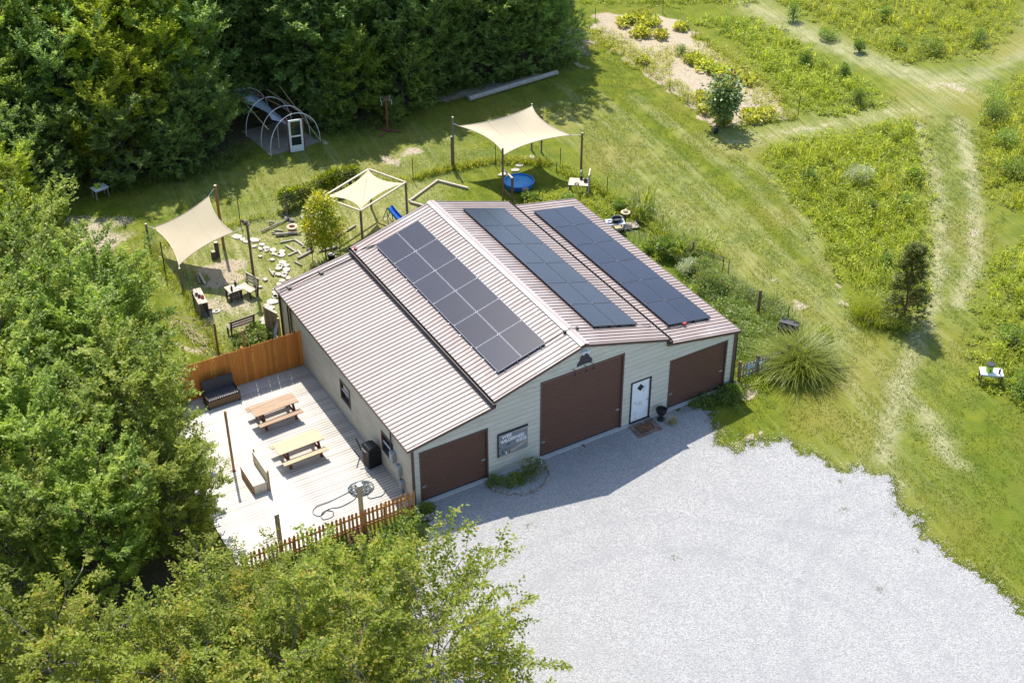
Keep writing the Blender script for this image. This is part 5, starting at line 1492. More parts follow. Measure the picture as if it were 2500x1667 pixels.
# ------------------------------------------------------------------ right of the barn
t = thing('compost_tumbler', 'black drum compost tumbler in the grass beyond the short fence', 'tumbler', (19.65, 1.55, 0), math.radians(32))
seg = []
n = 8
for k in range(n): seg.append((math.cos(2 * math.pi * (k + .5) / n) * .36, .52 + math.sin(2 * math.pi * (k + .5) / n) * .36))
MB().prism(seg, -.42, .42, 'y').obj('drum', M['black'], t)
rb_ = MB()
for k in range(n):
    a = 2 * math.pi * (k + .5) / n
    rb_.box((math.cos(a) * .365, 0, .52 + math.sin(a) * .365), (.05, .86, .05), ry=-a)
rb_.obj('ribs', M['darkmetal'], t)
MB().box((0, 0, .52 + .345), (.24, .36, .03)).obj('hatch', M['darkmetal'], t)
for s in (-1, 1):
    MB().beam((-.3, s * .46, 0), (0, s * .46, .52), .04, .04, (0, 1, 0)).beam((.3, s * .46, 0), (0, s * .46, .52), .04, .04, (0, 1, 0)).obj('stand', M['darkmetal'], t)
t = thing('wash_table', 'low table carrying a grey basin at the right rear corner of the barn', 'table', (18.15, 13.35, 0), math.radians(-20))
MB().box((0, 0, .52), (.95, .62, .04)).obj('top', M['greybox'], t)
for sx in (-.4, .4):
    for sy in (-.25, .25): MB().box((sx, sy, .25), (.05, .05, .5)).obj('leg', M['darkmetal'], t)
q = thing('basin', 'grey tub on the low table at the right rear corner of the barn', 'basin', (18.28, 13.4, .54)); MB().lathe([(.22, 0), (.30, .16), (.33, .17), (.27, .16), (.2, .03), (0, .03)], 20, (0, 0, 0), 1, .8).obj('tub', M['darkmetal'], q)
q = thing('bowl', 'small pale bowl beside the grey tub on the low table', 'bowl', (17.85, 13.42, .54)); MB().lathe([(.08, 0), (.13, .08), (.11, .08), (.07, .02), (0, .02)], 14).obj('dish', M['alu'], q)
q = thing('drain_rack', 'black slotted rack in front of the grey tub', 'rack', (18.0, 13.12, .54), math.radians(-20))
for k in range(6): MB().box((-.15 + k * .06, 0, .02), (.02, .3, .03)).obj('bar', M['black'], q)
t = thing('plank_platform', 'pale plank platform on the ground beyond the low table', 'platform', (18.85, 13.35, 0), math.radians(-14))
for k in range(4): MB().box((0, -.24 + k * .16, .08), (1.25, .15, .035)).obj('plank', M['palewood'], t)
for s in (-.5, .5): MB().box((s, 0, .03), (.08, .64, .06)).obj('bearer', M['greywood'], t)
t = thing('straw_hat', 'tan straw hat on a post stub behind the grey tub', 'hat', (18.95, 13.62, .72))
MB().lathe([(.24, 0), (.25, .012), (.13, .03), (.12, .11), (.06, .16), (0, .165)], 16).obj('hat', M['straw'], t)
post('dark stub holding the straw hat behind the grey tub', 18.95, 13.62, .70, .05, 'darkwood')
t = thing('row_cover', 'row of wire hoops under thin netting beside the barn', 'row cover', (18.7, 11.75, 0), math.radians(-62))
for k in range(7):
    x = -.9 + k * .3
    MB().tube([(x, .38 * math.cos(a), .5 * math.sin(a)) for a in [math.pi * q / 8 for q in range(9)]], .009, 5).obj('hoop', M['wire'], t)
nb = MB()
for q in range(9):
    a = math.pi * q / 8; nb.tube([(-.9, .38 * math.cos(a), .5 * math.sin(a)), (.9, .38 * math.cos(a), .5 * math.sin(a))], .003, 3, cap=False)
o = nb.obj('netting', M['wire'], t); o['kind'] = 'stuff'
t = thing('black_bucket', 'black pot by the right front corner of the barn', 'pot', (15.32, -.18, 0)); MB().lathe([(.14, 0), (.18, .24), (.16, .24), (.13, .2), (0, .2)], 14).obj('pot', M['black'], t)
t = thing('plant_pot', 'black nursery pot with pale top under the young yellow tree', 'pot', (4.68, 18.2, 0)); MB().lathe([(.16, 0), (.20, .26), (.18, .26), (.16, .22), (0, .22)], 14).obj('pot', M['black'], t); MB().lathe([(.17, .235), (0, .27)], 12).obj('fill', M['whiterock'], t)

# ------------------------------------------------------------------ near the wood: hoop house, post with arms, pipes
t = thing('hoop_house', 'derelict hoop greenhouse with bare white hoops and a white door', 'greenhouse', (0, 0, 0))
def hoop(x0, y0, x1, y1, h, r=.022, mat='pvc'):
    c = Vector(((x0 + x1) / 2, (y0 + y1) / 2, 0)); d = Vector(((x1 - x0) / 2, (y1 - y0) / 2, 0))
    pts = [c + d * -math.cos(a) + Vector((0, 0, h * math.sin(a) ** .85)) for a in [math.pi * q / 18 for q in range(19)]]
    MB().tube(pts, r, 6).obj('hoop', M[mat], t)
hoop(6.20, 29.7, 9.29, 29.95, 2.15); hoop(6.18, 31.04, 9.10, 30.95, 2.15); hoop(5.9, 32.6, 8.7, 32.6, 2.1); hoop(5.6, 34.4, 8.0, 34.2, 2.1); hoop(5.5, 35.6, 7.9, 35.3, 2.0)
MB().tube([(7.75, 29.8, 2.14), (7.6, 31.0, 2.14), (7.2, 32.6, 2.1), (6.8, 34.3, 2.1), (6.7, 35.4, 2.0)], .04, 6).obj('ridge_pole', M['postwood'], t)
MB().tube([(8.9, 30.0, 1.4), (7.9, 34.0, 1.9)], .035, 6).tube([(6.5, 30.5, 1.2), (6.2, 34.6, 1.9)], .035, 6).tube([(8.4, 33.2, 2.3), (9.25, 29.9, .1)], .03, 6).tube([(6.9, 30.2, .1), (7.3, 31.2, 1.1)], .03, 6).obj('brace', M['pineplank'], t)
fm = MB(); nn = 7
rows = []
for k in range(nn):
    s = k / (nn - 1); y = 30.9 + 4.4 * s
    cx = 7.65 - .9 * s
    rows.append([Vector((cx - .75 + .25 * math.sin(k * 1.3), y, 1.55 + .45 * s)), Vector((cx - .2, y, 1.25 + .65 * s + .1 * math.sin(k * 2.1))), Vector((cx + .35, y + .1, .75 + .95 * s)), Vector((cx + .75 - .2 * s, y + .15, .35 + 1.2 * s))])
for k in range(nn - 1):
    for j in range(3): fm.add([rows[k][j], rows[k + 1][j], rows[k + 1][j + 1], rows[k][j + 1]], [(0, 1, 2, 3)])
fm.obj('torn_film', M['film'], t, smooth=True)
f2 = MB()
cap_ = [Vector((6.7 - 1.2 * math.cos(a), 35.5, 2.0 * math.sin(a) ** .85)) for a in [math.pi * q / 12 for q in range(13)]]
cap2 = [p + Vector((.05, -1.0, .05)) for p in cap_]
for q in range(1, 9): f2.add([cap_[q], cap_[q + 1], cap2[q + 1], cap2[q]], [(0, 1, 2, 3)])
f2.obj('torn_film', M['film'], t, smooth=True)
dx = Vector((.71, -.14, 0)).normalized()
dr = bpy.data.objects.new('door', None); COL.objects.link(dr); dr.parent = t; dr.location = (7.31, 29.55, 0.02); dr.rotation_euler = (math.radians(4), 0, math.atan2(-.14, .71))
fr = MB()
for x in (.05, .71): fr.box((x, 0, 1.0), (.10, .045, 2.0))
for z, h in ((.20, .40), (.98, .09), (1.95, .10)): fr.box((.38, 0, z), (.56, .043, h))
fr.obj('frame', M['white_paint'], dr)
for z0, z1 in ((.40, .935), (1.025, 1.90)): MB().box((.38, 0, (z0 + z1) / 2), (.56, .01, z1 - z0)).obj('pane', M['glass'], dr)
for s in (-.06, .82): MB().box((s, .03, 1.05), (.06, .06, 2.1)).obj('jamb', M['rust'], dr)
fl_ = MB().prism([(6.2, 29.75), (9.25, 29.9), (9.0, 31.2), (8.2, 33.4), (5.9, 33.4)], -.02, .015).obj('floor', M['greywood'], t)

t = thing('pump_stand', 'rusty post with short cross arms on a splayed foot near the wood', 'post', (13.1, 29.15, 0))
MB().tube([(0, 0, 0), (0, 0, 2.12)], .065, 8, .055).obj('shaft', M['rust'], t)
for a in (.5, 2.0, 3.6, 5.2):
    MB().tube([(0, 0, 2.02), (math.cos(a) * .42, math.sin(a) * .42, 2.08 if a < 3 else 1.96)], .02, 5).obj('arm', M['postgrey'], t)
    MB().tube([(math.cos(a) * .40, math.sin(a) * .40, 2.06), (math.cos(a) * .40, math.sin(a) * .40, 1.78)], .012, 5).obj('hanger', M['pvc'], t)
for a in (3.75, 5.6, 2.1): MB().beam((0, 0, .10), (math.cos(a) * .8, math.sin(a) * .8, .05), .08, .07).obj('foot', M['rust'], t)
t = thing('pipe', 'long whitish pipe lying in the grass along the wood edge', 'pipe', (22.25, 30.5, 0), math.atan2(.53, 6.47))
MB().tube([(-3.25, 0, .16), (3.25, 0, .16)], .15, 12).obj('tube', M['log'], t)
MB().tube([(-3.2, .42, .10), (2.2, .46, .10)], .10, 8).obj('tube', M['postgrey'], t)
t = thing('lumber_stack', 'low stack of grey boards beside the long pipe at the wood edge', 'lumber', (19.6, 31.2, 0), math.radians(2))
for k in range(5): MB().box((random.Random(k).uniform(-.2, .2), -.3 + k * .17, .05 + .04 * (k % 2)), (4.2, .16, .05)).obj('board', M['postgrey'], t)
t = thing('bag', 'dark plastic bag at the near corner of the vegetable garden', 'bag', (29.15, 19.5, 0)); MB().rock((0, 0, .14), (.2, .16, .17), 33).obj('sack', M['black'], t)
# ------------------------------------------------------------------ small plants
UPV = np.array([0.0, 0.0, 1.0])

def blades(rg, P, n, h, w, lean=.5, spread=.05, tint=(0, 1), base_tint=None):
    """n grass blades at every point: three triangles each, bending outwards"""
    N_ = len(P); m = N_ * n
    base = np.repeat(P, n, 0) + np.concatenate([rg.normal(0, spread, (m, 2)), np.zeros((m, 1))], 1)
    hh = h * rg.uniform(.55, 1.15, m) if np.isscalar(h) else np.repeat(h, n) * rg.uniform(.55, 1.15, m)
    a = rg.uniform(0, 2 * np.pi, m); d = np.stack([np.cos(a), np.sin(a), np.zeros(m)], 1); s = np.stack([-np.sin(a), np.cos(a), np.zeros(m)], 1)
    ln = lean * rg.uniform(.2, 1.3, m)
    mid = base + d * (hh * ln * .35)[:, None] + UPV * (hh * .62)[:, None]
    tip = base + d * (hh * ln)[:, None] + UPV * (hh * (1 - .25 * ln))[:, None]
    ww = w * rg.uniform(.7, 1.3, m)
    V = np.stack([base - s * ww[:, None] / 2, base + s * ww[:, None] / 2, mid - s * ww[:, None] * .42, mid + s * ww[:, None] * .42, tip], 1).reshape(-1, 3)
    i = np.arange(m) * 5
    F = np.concatenate([np.stack([i, i + 1, i + 3], 1), np.stack([i, i + 3, i + 2], 1), np.stack([i + 2, i + 3, i + 4], 1)])
    bt = np.repeat(base_tint if base_tint is not None else rg.uniform(tint[0], tint[1], N_), n)
    t = np.clip(bt + rg.normal(0, .14, m), 0, 1)
    return V, F, np.repeat(t, 5)

def forbs(rg, P, n, h, leaf, spread=.16, tint=None, droop=.3):
    """leafy stems: n leaves round every point up to height h"""
    N_ = len(P); m = N_ * n
    hh = (np.full(N_, h) if np.isscalar(h) else h)
    u = rg.uniform(.15, 1, m); z = np.repeat(hh, n) * u
    a = rg.uniform(0, 2 * np.pi, m); r = spread * np.sqrt(rg.uniform(0, 1, m)) * (1.15 - .5 * u)
    d = np.stack([np.cos(a), np.sin(a), np.zeros(m)], 1)
    p = np.repeat(P, n, 0) + d * r[:, None] + UPV * z[:, None]
    ax = d + UPV * rg.uniform(-droop, .6, m)[:, None] + rg.normal(0, .3, (m, 3))
    nn = UPV + rg.normal(0, .45, (m, 3))
    L_ = leaf * rg.uniform(.6, 1.3, m)
    bt = np.repeat(tint if tint is not None else rg.uniform(0, 1, N_), n)
    return leaf_arrays(p, ax, nn, L_, L_ * rg.uniform(.35, .6, m), np.clip(bt * .55 + .25 * u + rg.normal(0, .14, m), 0, 1))

def join(parts):
    V, F, T, o = [], [], [], 0
    for v, f, t in parts:
        V.append(v); F.append(f + o); T.append(t); o += len(v)
    return np.concatenate(V), [np.concatenate(F)], np.concatenate(T)

def P3(p2, z=0.0):
    return np.concatenate([p2, np.full((len(p2), 1), z)], 1)

# mown grass: short tufts over the lawn
def lawn():
    rg = np.random.default_rng(21)
    zones = [([(12.2, -2.7), (16, -4.5), (17.4, -8), (16, -13), (16.6, -20), (26, -14), (25.2, -7.4), (24.6, -5), (30, 0.2), (36, 4), (42, 12), (43, 15), (40.5, 15), (33.5, 7), (25, -1), (23.6, -.2), (26, 7), (28.8, 14.5), (29, 19.5), (29.4, 26), (31, 36), (28.5, 37.5), (28.3, 32.5), (24, 27), (21, 20.5), (20.6, 10), (20.7, 1), (18.2, -1), (15.2, -.4)], 60000),
             ([(-2.6, 13.2), (.0, 13.0), (.0, 12.9), (15.1, 12.95), (19.7, 13), (19.6, 19), (14.3, 23.3), (5, 24), (-2.6, 23.6)], 14000),
             ([(-9, 11), (-4.9, 10.8), (-2.9, 13.2), (-2.8, 23.8), (5, 25), (14, 24.2), (19.5, 23), (24, 28), (27, 31), (14, 30.5), (-3, 31), (-7, 30)], 22000)]
    parts = []
    for z, n in zones:
        p = scatter(rg, z, n)
        bald = snoise(p[:, 0], p[:, 1], .35, 5) + .5 * snoise(p[:, 0], p[:, 1], 1.1, 6)
        p = p[(bald > -.55) & ~inside(p, [(-.1, -.1), (15.3, -.1), (15.3, 12.9), (-.1, 12.9)])]
        t = np.clip(.45 + .3 * snoise(p[:, 0], p[:, 1], .3, 7) + rg.normal(0, .2, len(p)), 0, 1)
        parts.append(blades(rg, P3(p), 2, .055, .018, 1.1, .03, base_tint=t))
    e = GR_EDGE[(GR_EDGE[:, 0] > 12.2) & (GR_EDGE[:, 1] < -.2) & (GR_EDGE[:, 1] > -18)]
    q = e[rg.integers(0, len(e), 3500)] + rg.normal(0, .12, (3500, 2)) + np.array([.09, .05])
    parts.append(blades(rg, P3(q), 2, .05, .018, 1.2, .04, tint=(.05, .5)))
    iso = np.array([(12.2, -2.9), (12.6, -3.3), (13.0, -2.7), (14.2, -3.4), (13.6, -2.9), (14.2, -8.5), (12.4, -12.4), (7.0, -7.4), (3.2, -3.2), (.4, -2.0), (.2, -1.5), (-.1, -1.9), (15.7, -9.7), (15.2, -7.2), (15.0, -11.6), (.6, -1.1), (.9, -1.4)])
    q = iso[rg.integers(0, len(iso), 420)] + rg.normal(0, .10, (420, 2))
    parts.append(blades(rg, P3(q), 2, .035, .016, 1.3, .03, tint=(.0, .35)))
    V, F, T = join(parts)
    tag(link('lawn_grass', np_mesh('lawn_grass', V, F, L_LAWN, T)), kind='stuff')
lawn()

# uncut meadow: grasses and leafy weeds, in patches
def meadow(name, poly, dens, hmax, seed):
    rg = np.random.default_rng(seed)
    A = abs(sum(poly[i][0] * poly[(i + 1) % len(poly)][1] - poly[(i + 1) % len(poly)][0] * poly[i][1] for i in range(len(poly)))) / 2
    p = scatter(rg, poly, int(A * dens))
    p = p + .25 * rg.normal(0, 1, p.shape)
    f = np.clip(.5 + .5 * snoise(p[:, 0], p[:, 1], .22, seed + 1), 0, 1); g = np.clip(.5 + .5 * snoise(p[:, 0], p[:, 1], .6, seed + 2), 0, 1)
    edge = np.clip(dist_line(p, poly, True) / .9, .35, 1)
    h = hmax * (.35 + .65 * f) * (.6 + .4 * g) * edge * rg.uniform(.7, 1.2, len(p))
    tint = np.clip(.22 + .40 * g + .25 * (f - .5) + rg.normal(0, .22, len(p)), 0, 1)
    isf = rg.uniform(0, 1, len(p)) < (.25 + .4 * (g > .5))
    parts = [blades(rg, P3(p[~isf]), 7, h[~isf] * .85, .028, .75, .10, base_tint=np.clip(tint[~isf] + .12, 0, 1)),
             forbs(rg, P3(p[isf]), 17, h[isf], .15, .19, tint=tint[isf])]
    sd = rg.uniform(0, 1, len(p)) < .10
    parts.append(blades(rg, P3(p[sd]), 3, np.minimum(h[sd] * 1.35 + .15, 1.5), .03, .35, .06, base_tint=np.full(sd.sum(), .95)))
    tall = rg.uniform(0, 1, len(p)) < .03
    parts.append(forbs(rg, P3(p[tall]), 46, np.minimum(h[tall] * 1.5 + .2, 1.7), .13, .28, tint=tint[tall] * .4))
    V, F, T = join(parts)
    tag(link(name, np_mesh(name, V, F, L_MEADOW, T)), kind='stuff')
for k, (nm, dens, hm) in enumerate((('track', 17, 1.15), ('garden', 13, .8), ('far', 8, .8), ('right', 11, 1.15), ('near_right', 13, 1.1), ('top', 8, 1.1))):
    meadow('tall_grass', MEADOWS[nm], dens, hm, 60 + k * 7)

# rank growth along fences and beside the barn
def strip(name, line, width, n, h, mat, seed, leaf=.10, frac=.5, tint=(0, 1)):
    rg = np.random.default_rng(seed)
    L_ = [np.array(q, float) for q in line]; seg = [np.linalg.norm(b - a) for a, b in zip(L_[:-1], L_[1:])]
    k = rg.choice(len(seg), n, p=np.array(seg) / sum(seg)); t = rg.uniform(0, 1, n)
    A = np.array(L_[:-1])[k]; B = np.array(L_[1:])[k]
    p = A + (B - A) * t[:, None] + rg.normal(0, width / 2, (n, 2))
    p = p[~inside(p, [(-.25, -.12), (15.45, -.12), (15.45, 12.95), (-.25, 12.95)])]
    hh = h * rg.uniform(.5, 1.15, len(p)); tt = rg.uniform(tint[0], tint[1], len(p))
    isf = rg.uniform(0, 1, len(p)) < frac
    V, F, T = join([blades(rg, P3(p[~isf]), 7, hh[~isf], .022, .9, .07, base_tint=tt[~isf]), forbs(rg, P3(p[isf]), 13, hh[isf], leaf, .13, tint=tt[isf])])
    return tag(link(name, np_mesh(name, V, F, mat, T)), kind='stuff')
strip('fence_line_grass', [(11.8, 23.35), (14.18, 23.38), (15.58, 23.08), (17.01, 22.7), (19.2, 21.0)], .35, 520, .38, L_MEADOW, 3, .08, .3)
strip('fence_line_grass', [(19.3, 20.4), (19.85, 17.6), (19.9, 15), (20.2, 12)], .45, 600, .42, L_MEADOW, 4, .09, .5)
strip('fence_line_grass', [(-2.9, 13.4), (-2.7, 16), (-2.6, 19.2), (-2.85, 21), (-2.7, 23.7), (2, 23.8), (4.5, 23.5), (9, 24.2), (11.8, 23.4)], .35, 800, .26, L_MEADOW, 5, .07, .35)
strip('weeds', [(15.8, 1.2), (17.2, 2.2), (18.6, 3.6), (18.8, 6.0)], 1.5, 850, .48, L_BUSH, 6, .10, .55)
strip('weeds', [(16.0, 3.2), (16.6, 6.5), (17.0, 10)], 1.2, 450, .36, L_MEADOW, 7, .09, .5)
strip('weeds', [(19.2, 2.4), (20.0, 1.2), (20.6, 4.0), (19.9, 6.4)], .7, 420, .5, L_BUSH, 8, .09, .35)
strip('weeds', [(12.9, -.35), (13.9, -.45), (14.9, -.35), (15.3, -.5), (14.3, -1.0)], .5, 300, .36, L_BUSH, 9, .10, .7, (0, .6))
strip('weeds', [(15.9, -.35), (17.6, -.4), (18.2, -.6)], .5, 300, .34, L_MEADOW, 10, .08, .5)
strip('weeds', [(15.7, 17.6), (17.5, 17.3), (18.2, 16.4), (18.2, 14.4)], 1.0, 420, .42, L_MEADOW, 12, .1, .6)
strip('weeds', [(-1.9, 13.6), (-1.0, 13.6), (-.5, 13.9)], .55, 200, .5, L_BUSH, 13, .09, .45)
strip('weeds', [(-8.5, 30.6), (-3.5, 30.9), (1, 29.9), (4.5, 30.2), (5.6, 31.6)], .9, 520, .5, L_BUSH, 14, .11, .6, (0, .55))
strip('weeds', [(9.4, 30.8), (12.5, 30.2), (14, 30.2), (17, 31.6), (22, 31.8), (26.5, 31.8), (28.3, 34)], .8, 620, .55, L_BUSH, 15, .11, .6, (0, .55))
strip('weeds', [(-6.5, 12.2), (-5.6, 12.4), (-5.9, 14)], .6, 160, .4, L_BUSH, 16, .11, .7)
strip('weeds', [(-2.3, -.9), (-4, -1.2), (-6.4, -1.0), (-.6, -1.0)], .5, 420, .45, L_BUSH, 17, .1, .6, (0, .6))
strip('garden_weeds', [(31.5, 34), (31.0, 31), (31.2, 28.5), (33.0, 30.0), (34.5, 29.0), (35.6, 28), (35.2, 24.5), (34.8, 22), (33.5, 20)], 1.3, 1100, .30, L_SQUASH, 18, .1, .7)
strip('garden_weeds', [(31.2, 35.5), (30.9, 31), (30.7, 26), (30.4, 22.5)], .8, 420, .26, L_MEADOW, 28, .1, .5)
strip('weeds', [(31.0, 19.7), (32.8, 19.2), (34, 18.9), (35.3, 21), (36.0, 25), (36.3, 31)], .5, 420, .4, L_MEADOW, 19, .1, .5)

# bushes: lumpy mounds of leaves round stems
def bush(name, label, x, y, R, H, nleaf, leaf, mat, seed, cat_='bush', group=None, clumps=18, stems=7, ry=None, low=.12, spiky=0.0):
    rg = np.random.default_rng(seed); ry = ry or R
    t = thing(name, label, cat_, (x, y, 0), 0, group)
    u = rg.uniform(0, 1, clumps); a = rg.uniform(0, 2 * np.pi, clumps)
    rr_ = np.sqrt(rg.uniform(.05, 1, clumps)); zc = H * (low + (1 - low) * (1 - rr_ ** 2) ** .5 * rg.uniform(.55, 1.0, clumps)); 
    C = np.stack([np.cos(a) * rr_ * R * .75, np.sin(a) * rr_ * ry * .75, zc * .85], 1)
    k = rg.integers(0, clumps, nleaf)
    s = np.array([R * .24, ry * .24, H * .15])
    off = rg.normal(0, 1, (nleaf, 3)); off /= np.maximum(np.linalg.norm(off, axis=1, keepdims=True), .6)
    p = C[k] + off * s * (1 + spiky * rg.uniform(0, 1, (nleaf, 1)))
    p[:, 2] = np.maximum(p[:, 2], .03)
    ax = off + np.array([0, 0, .25]) + rg.normal(0, .35, (nleaf, 3)); nn = off * .5 + UPV + rg.normal(0, .4, (nleaf, 3))
    L_ = leaf * rg.uniform(.6, 1.3, nleaf)
    ct = rg.uniform(.1, .9, clumps)
    V, F, T = leaf_arrays(p, ax, nn, L_, L_ * rg.uniform(.4, .65, nleaf), np.clip(ct[k] * .7 + .15 + rg.normal(0, .17, nleaf), 0, 1))
    link('foliage', np_mesh('foliage', V, [F], mat, T), t)
    mb = MB()
    for c in C[:stems]:
        mb.tube([(0, 0, 0), (c[0] * .4, c[1] * .4, c[2] * .55), tuple(c)], .018 + .012 * H, 5, .008)
    mb.obj('stems', M['bark'], t)
    return t

def arching(name, label, x, y, n, length, w, mat, seed, cat_='grass clump', group=None, spread=.15, upright=.6, tint=(0, 1), segs=5, base=None):
    """fountain of long bending blades"""
    rg = np.random.default_rng(seed)
    t = thing(name, label, cat_, (x, y, 0), 0, group)
    a = rg.uniform(0, 2 * np.pi, n); d = np.stack([np.cos(a), np.sin(a), np.zeros(n)], 1); s = np.stack([-np.sin(a), np.cos(a), np.zeros(n)], 1)
    b0 = np.concatenate([rg.normal(0, spread, (n, 2)), np.zeros((n, 1))], 1)
    L_ = length * rg.uniform(.5, 1.1, n); e0 = np.pi / 2 - (1 - upright) * rg.uniform(0, 1.5, n); drop = rg.uniform(.9, 2.3, n)
    rows = []; p = b0.copy()
    for k in range(segs + 1):
        u = k / segs; wk = w * (1 - u) ** .6 * (.6 + .4 * min(1, u * 4))
        rows += [p - s * wk / 2, p + s * wk / 2]
        e = e0 - drop * u * (1 - upright * .35)
        p = p + (d * np.cos(e)[:, None] + UPV * np.sin(e)[:, None]) * (L_ / segs)[:, None]
        p[:, 2] = np.maximum(p[:, 2], .02)
    V = np.stack(rows, 1).reshape(-1, 3); m = 2 * (segs + 1); i = np.arange(n) * m
    F = np.concatenate([np.stack([i + 2 * k, i + 2 * k + 1, i + 2 * k + 3, i + 2 * k + 2], 1) for k in range(segs)])
    tt = np.clip(rg.uniform(tint[0], tint[1], n)[:, None] + np.linspace(-.15, .25, m)[None], 0, 1).ravel()
    link('blades', np_mesh('blades', V, [F], mat, tt), t)
    MB().lathe([(spread * 1.1, 0), (spread, .12), (0, .18)], 10).obj('crown', M['straw'], t)
    return t

arching('ornamental_grass', 'huge fountain of ornamental grass at the end of the short fence', 18.65, -.50, 2200, 2.45, .028, L_PAMPAS, 3, spread=.30, upright=.47, tint=(-.1, .62), segs=6).scale = (1.12, 1.0, .78)
arching('ornamental_grass', 'smaller upright tuft of grass behind the huge fountain grass', 19.9, .45, 420, 1.2, .02, L_PAMPAS, 4, spread=.2, upright=.75)
bush('bush', 'yellow-green bush touching the back of the huge fountain grass', 20.55, .35, .62, 1.05, 2200, .09, L_LIME, 5)
arching('ornamental_grass', 'bright lime grass mound left of the dark narrow tree', 24.0, .95, 1100, 1.25, .02, L_LIME, 6, spread=.45, upright=.68)
arching('ornamental_grass', 'pale striped grass tuft at the foot of the dark narrow tree', 24.35, -.15, 200, 1.0, .035, L_PAMPAS, 7, spread=.15, upright=.6, tint=(.6, 1))
arching('dead_palm', 'reddish brown dried spiky plant in front of the low picket fence', -2.75, -.75, 160, .85, .03, L_BRICKRED, 8, 'plant', spread=.06, upright=.45)
arching('ornamental_grass', 'thin dry tuft beside the dark urn planter', 11.55, -.85, 150, .5, .014, L_DRY, 9, spread=.08, upright=.6)
# bed under the sign
bush('bush', 'feathery dark olive bush at the right of the bed under the sign', 4.85, -.62, .72, .72, 2600, .05, L_DARK, 31, ry=.55, spiky=.6)
bush('bush', 'round bright green bush in the middle of the bed under the sign', 3.98, -.80, .44, .52, 1700, .06, L_BUSH, 32)
bush('bush', 'low dark bush at the left end of the bed under the sign', 3.35, -.52, .42, .42, 1200, .06, L_FOREST, 33)
bush('bush', 'leafy plant filling the round stone planter', .22, -.62, .36, .55, 1300, .07, L_BUSH, 34, low=.4)
bush('bush', 'low green weeds clump by the right end of the wall', 14.9, -.55, .45, .5, 900, .09, L_MAPLE, 35)
# flower border beyond the barn's right side
bush('flower_bush', 'big reddish speckled flowering shrub nearest the barn on the right side', 19.0, 6.5, .95, 1.05, 3600, .08, L_FLOWER, 41, 'flowering shrub', 'flowering shrubs along the right side', 26, spiky=.5)
bush('flower_bush', 'rust-flecked flowering shrub behind the biggest one', 19.55, 7.7, .8, 1.0, 2800, .075, L_FLOWER, 42, 'flowering shrub', 'flowering shrubs along the right side', 22, spiky=.5)
bush('flower_bush', 'grey-green airy shrub left of the flowering shrubs', 19.0, 8.2, .65, .85, 1900, .075, L_GREYSHRUB, 43, 'flowering shrub', 'flowering shrubs along the right side', 18, spiky=.7)
bush('bush', 'dark squash-like bush by the row of hoops', 18.95, 10.0, .62, 1.25, 2300, .12, L_BUSH, 44)
bush('bush', 'small green bush at the lower end of the row of hoops', 18.5, 10.9, .45, .5, 900, .1, L_BUSH, 45)
arching('corn_clump', 'clump of drooping corn leaves beyond the plank platform', 20.05, 13.7, 110, 1.9, .06, L_BUSH, 46, 'corn', 'corn clumps along the right side', spread=.35, upright=.72)
arching('corn_clump', 'pale corn stalks standing apart at the lawn edge', 20.85, 14.4, 40, 1.8, .05, L_PAMPAS, 47, 'corn', 'corn clumps along the right side', spread=.2, upright=.85, tint=(.6, 1))
arching('corn_clump', 'tall grassy corn clump behind the dark squash-like bush', 19.6, 9.55, 170, 1.7, .05, L_BUSH, 48, 'corn', 'corn clumps along the right side', spread=.4, upright=.68)
arching('corn_clump', 'light green corn clump near the dark fence stump on the lawn side', 20.4, 9.4, 170, 1.7, .05, L_PAMPAS, 49, 'corn', 'corn clumps along the right side', spread=.4, upright=.68)
arching('corn_clump', 'corn clump between the hoops and the steel stake', 19.7, 11.4, 110, 1.6, .05, L_PAMPAS, 50, 'corn', 'corn clumps along the right side', spread=.35, upright=.7)
bush('bush', 'shrubby growth on the fence right of the potting bench', 19.6, 14.9, .6, .75, 1500, .1, L_BUSH, 51)
bush('bush', 'dark weeds in front of the potting bench', 17.7, 17.0, .55, .5, 1300, .09, L_FOREST, 52)
bush('bush', 'strappy plant at the roof edge in front of the pool', 16.05, 18.2, .5, .5, 700, .16, L_BUSH, 53)
bush('bush', 'leafy plant behind the dark slatted bench near the cedar fence', -.95, 14.0, .5, .6, 1300, .08, L_BUSH, 54)
# vines over the back fence
for k, (x, y, h, r, lab) in enumerate(((4.75, 23.8, 1.3, .55, 'vine clump at the left end of the vine-covered back fence'), (5.7, 23.9, 1.2, .7, 'vine mass second from the left on the back fence'), (6.7, 24.1, 1.35, .75, 'vine mass in the middle of the back fence'), (7.6, 24.3, 1.45, .8, 'fullest vine mass on the back fence, behind the framed canopy'), (8.6, 24.4, 1.35, .65, 'vine clump at the right end of the vine-covered back fence'))):
    bush('vine', lab, x, y, r * 1.1, h * .95, 1900, .13, L_HEDGE, 90 + k, 'vine', 'vines on the back fence', 20, ry=.45, low=.45, spiky=.4)

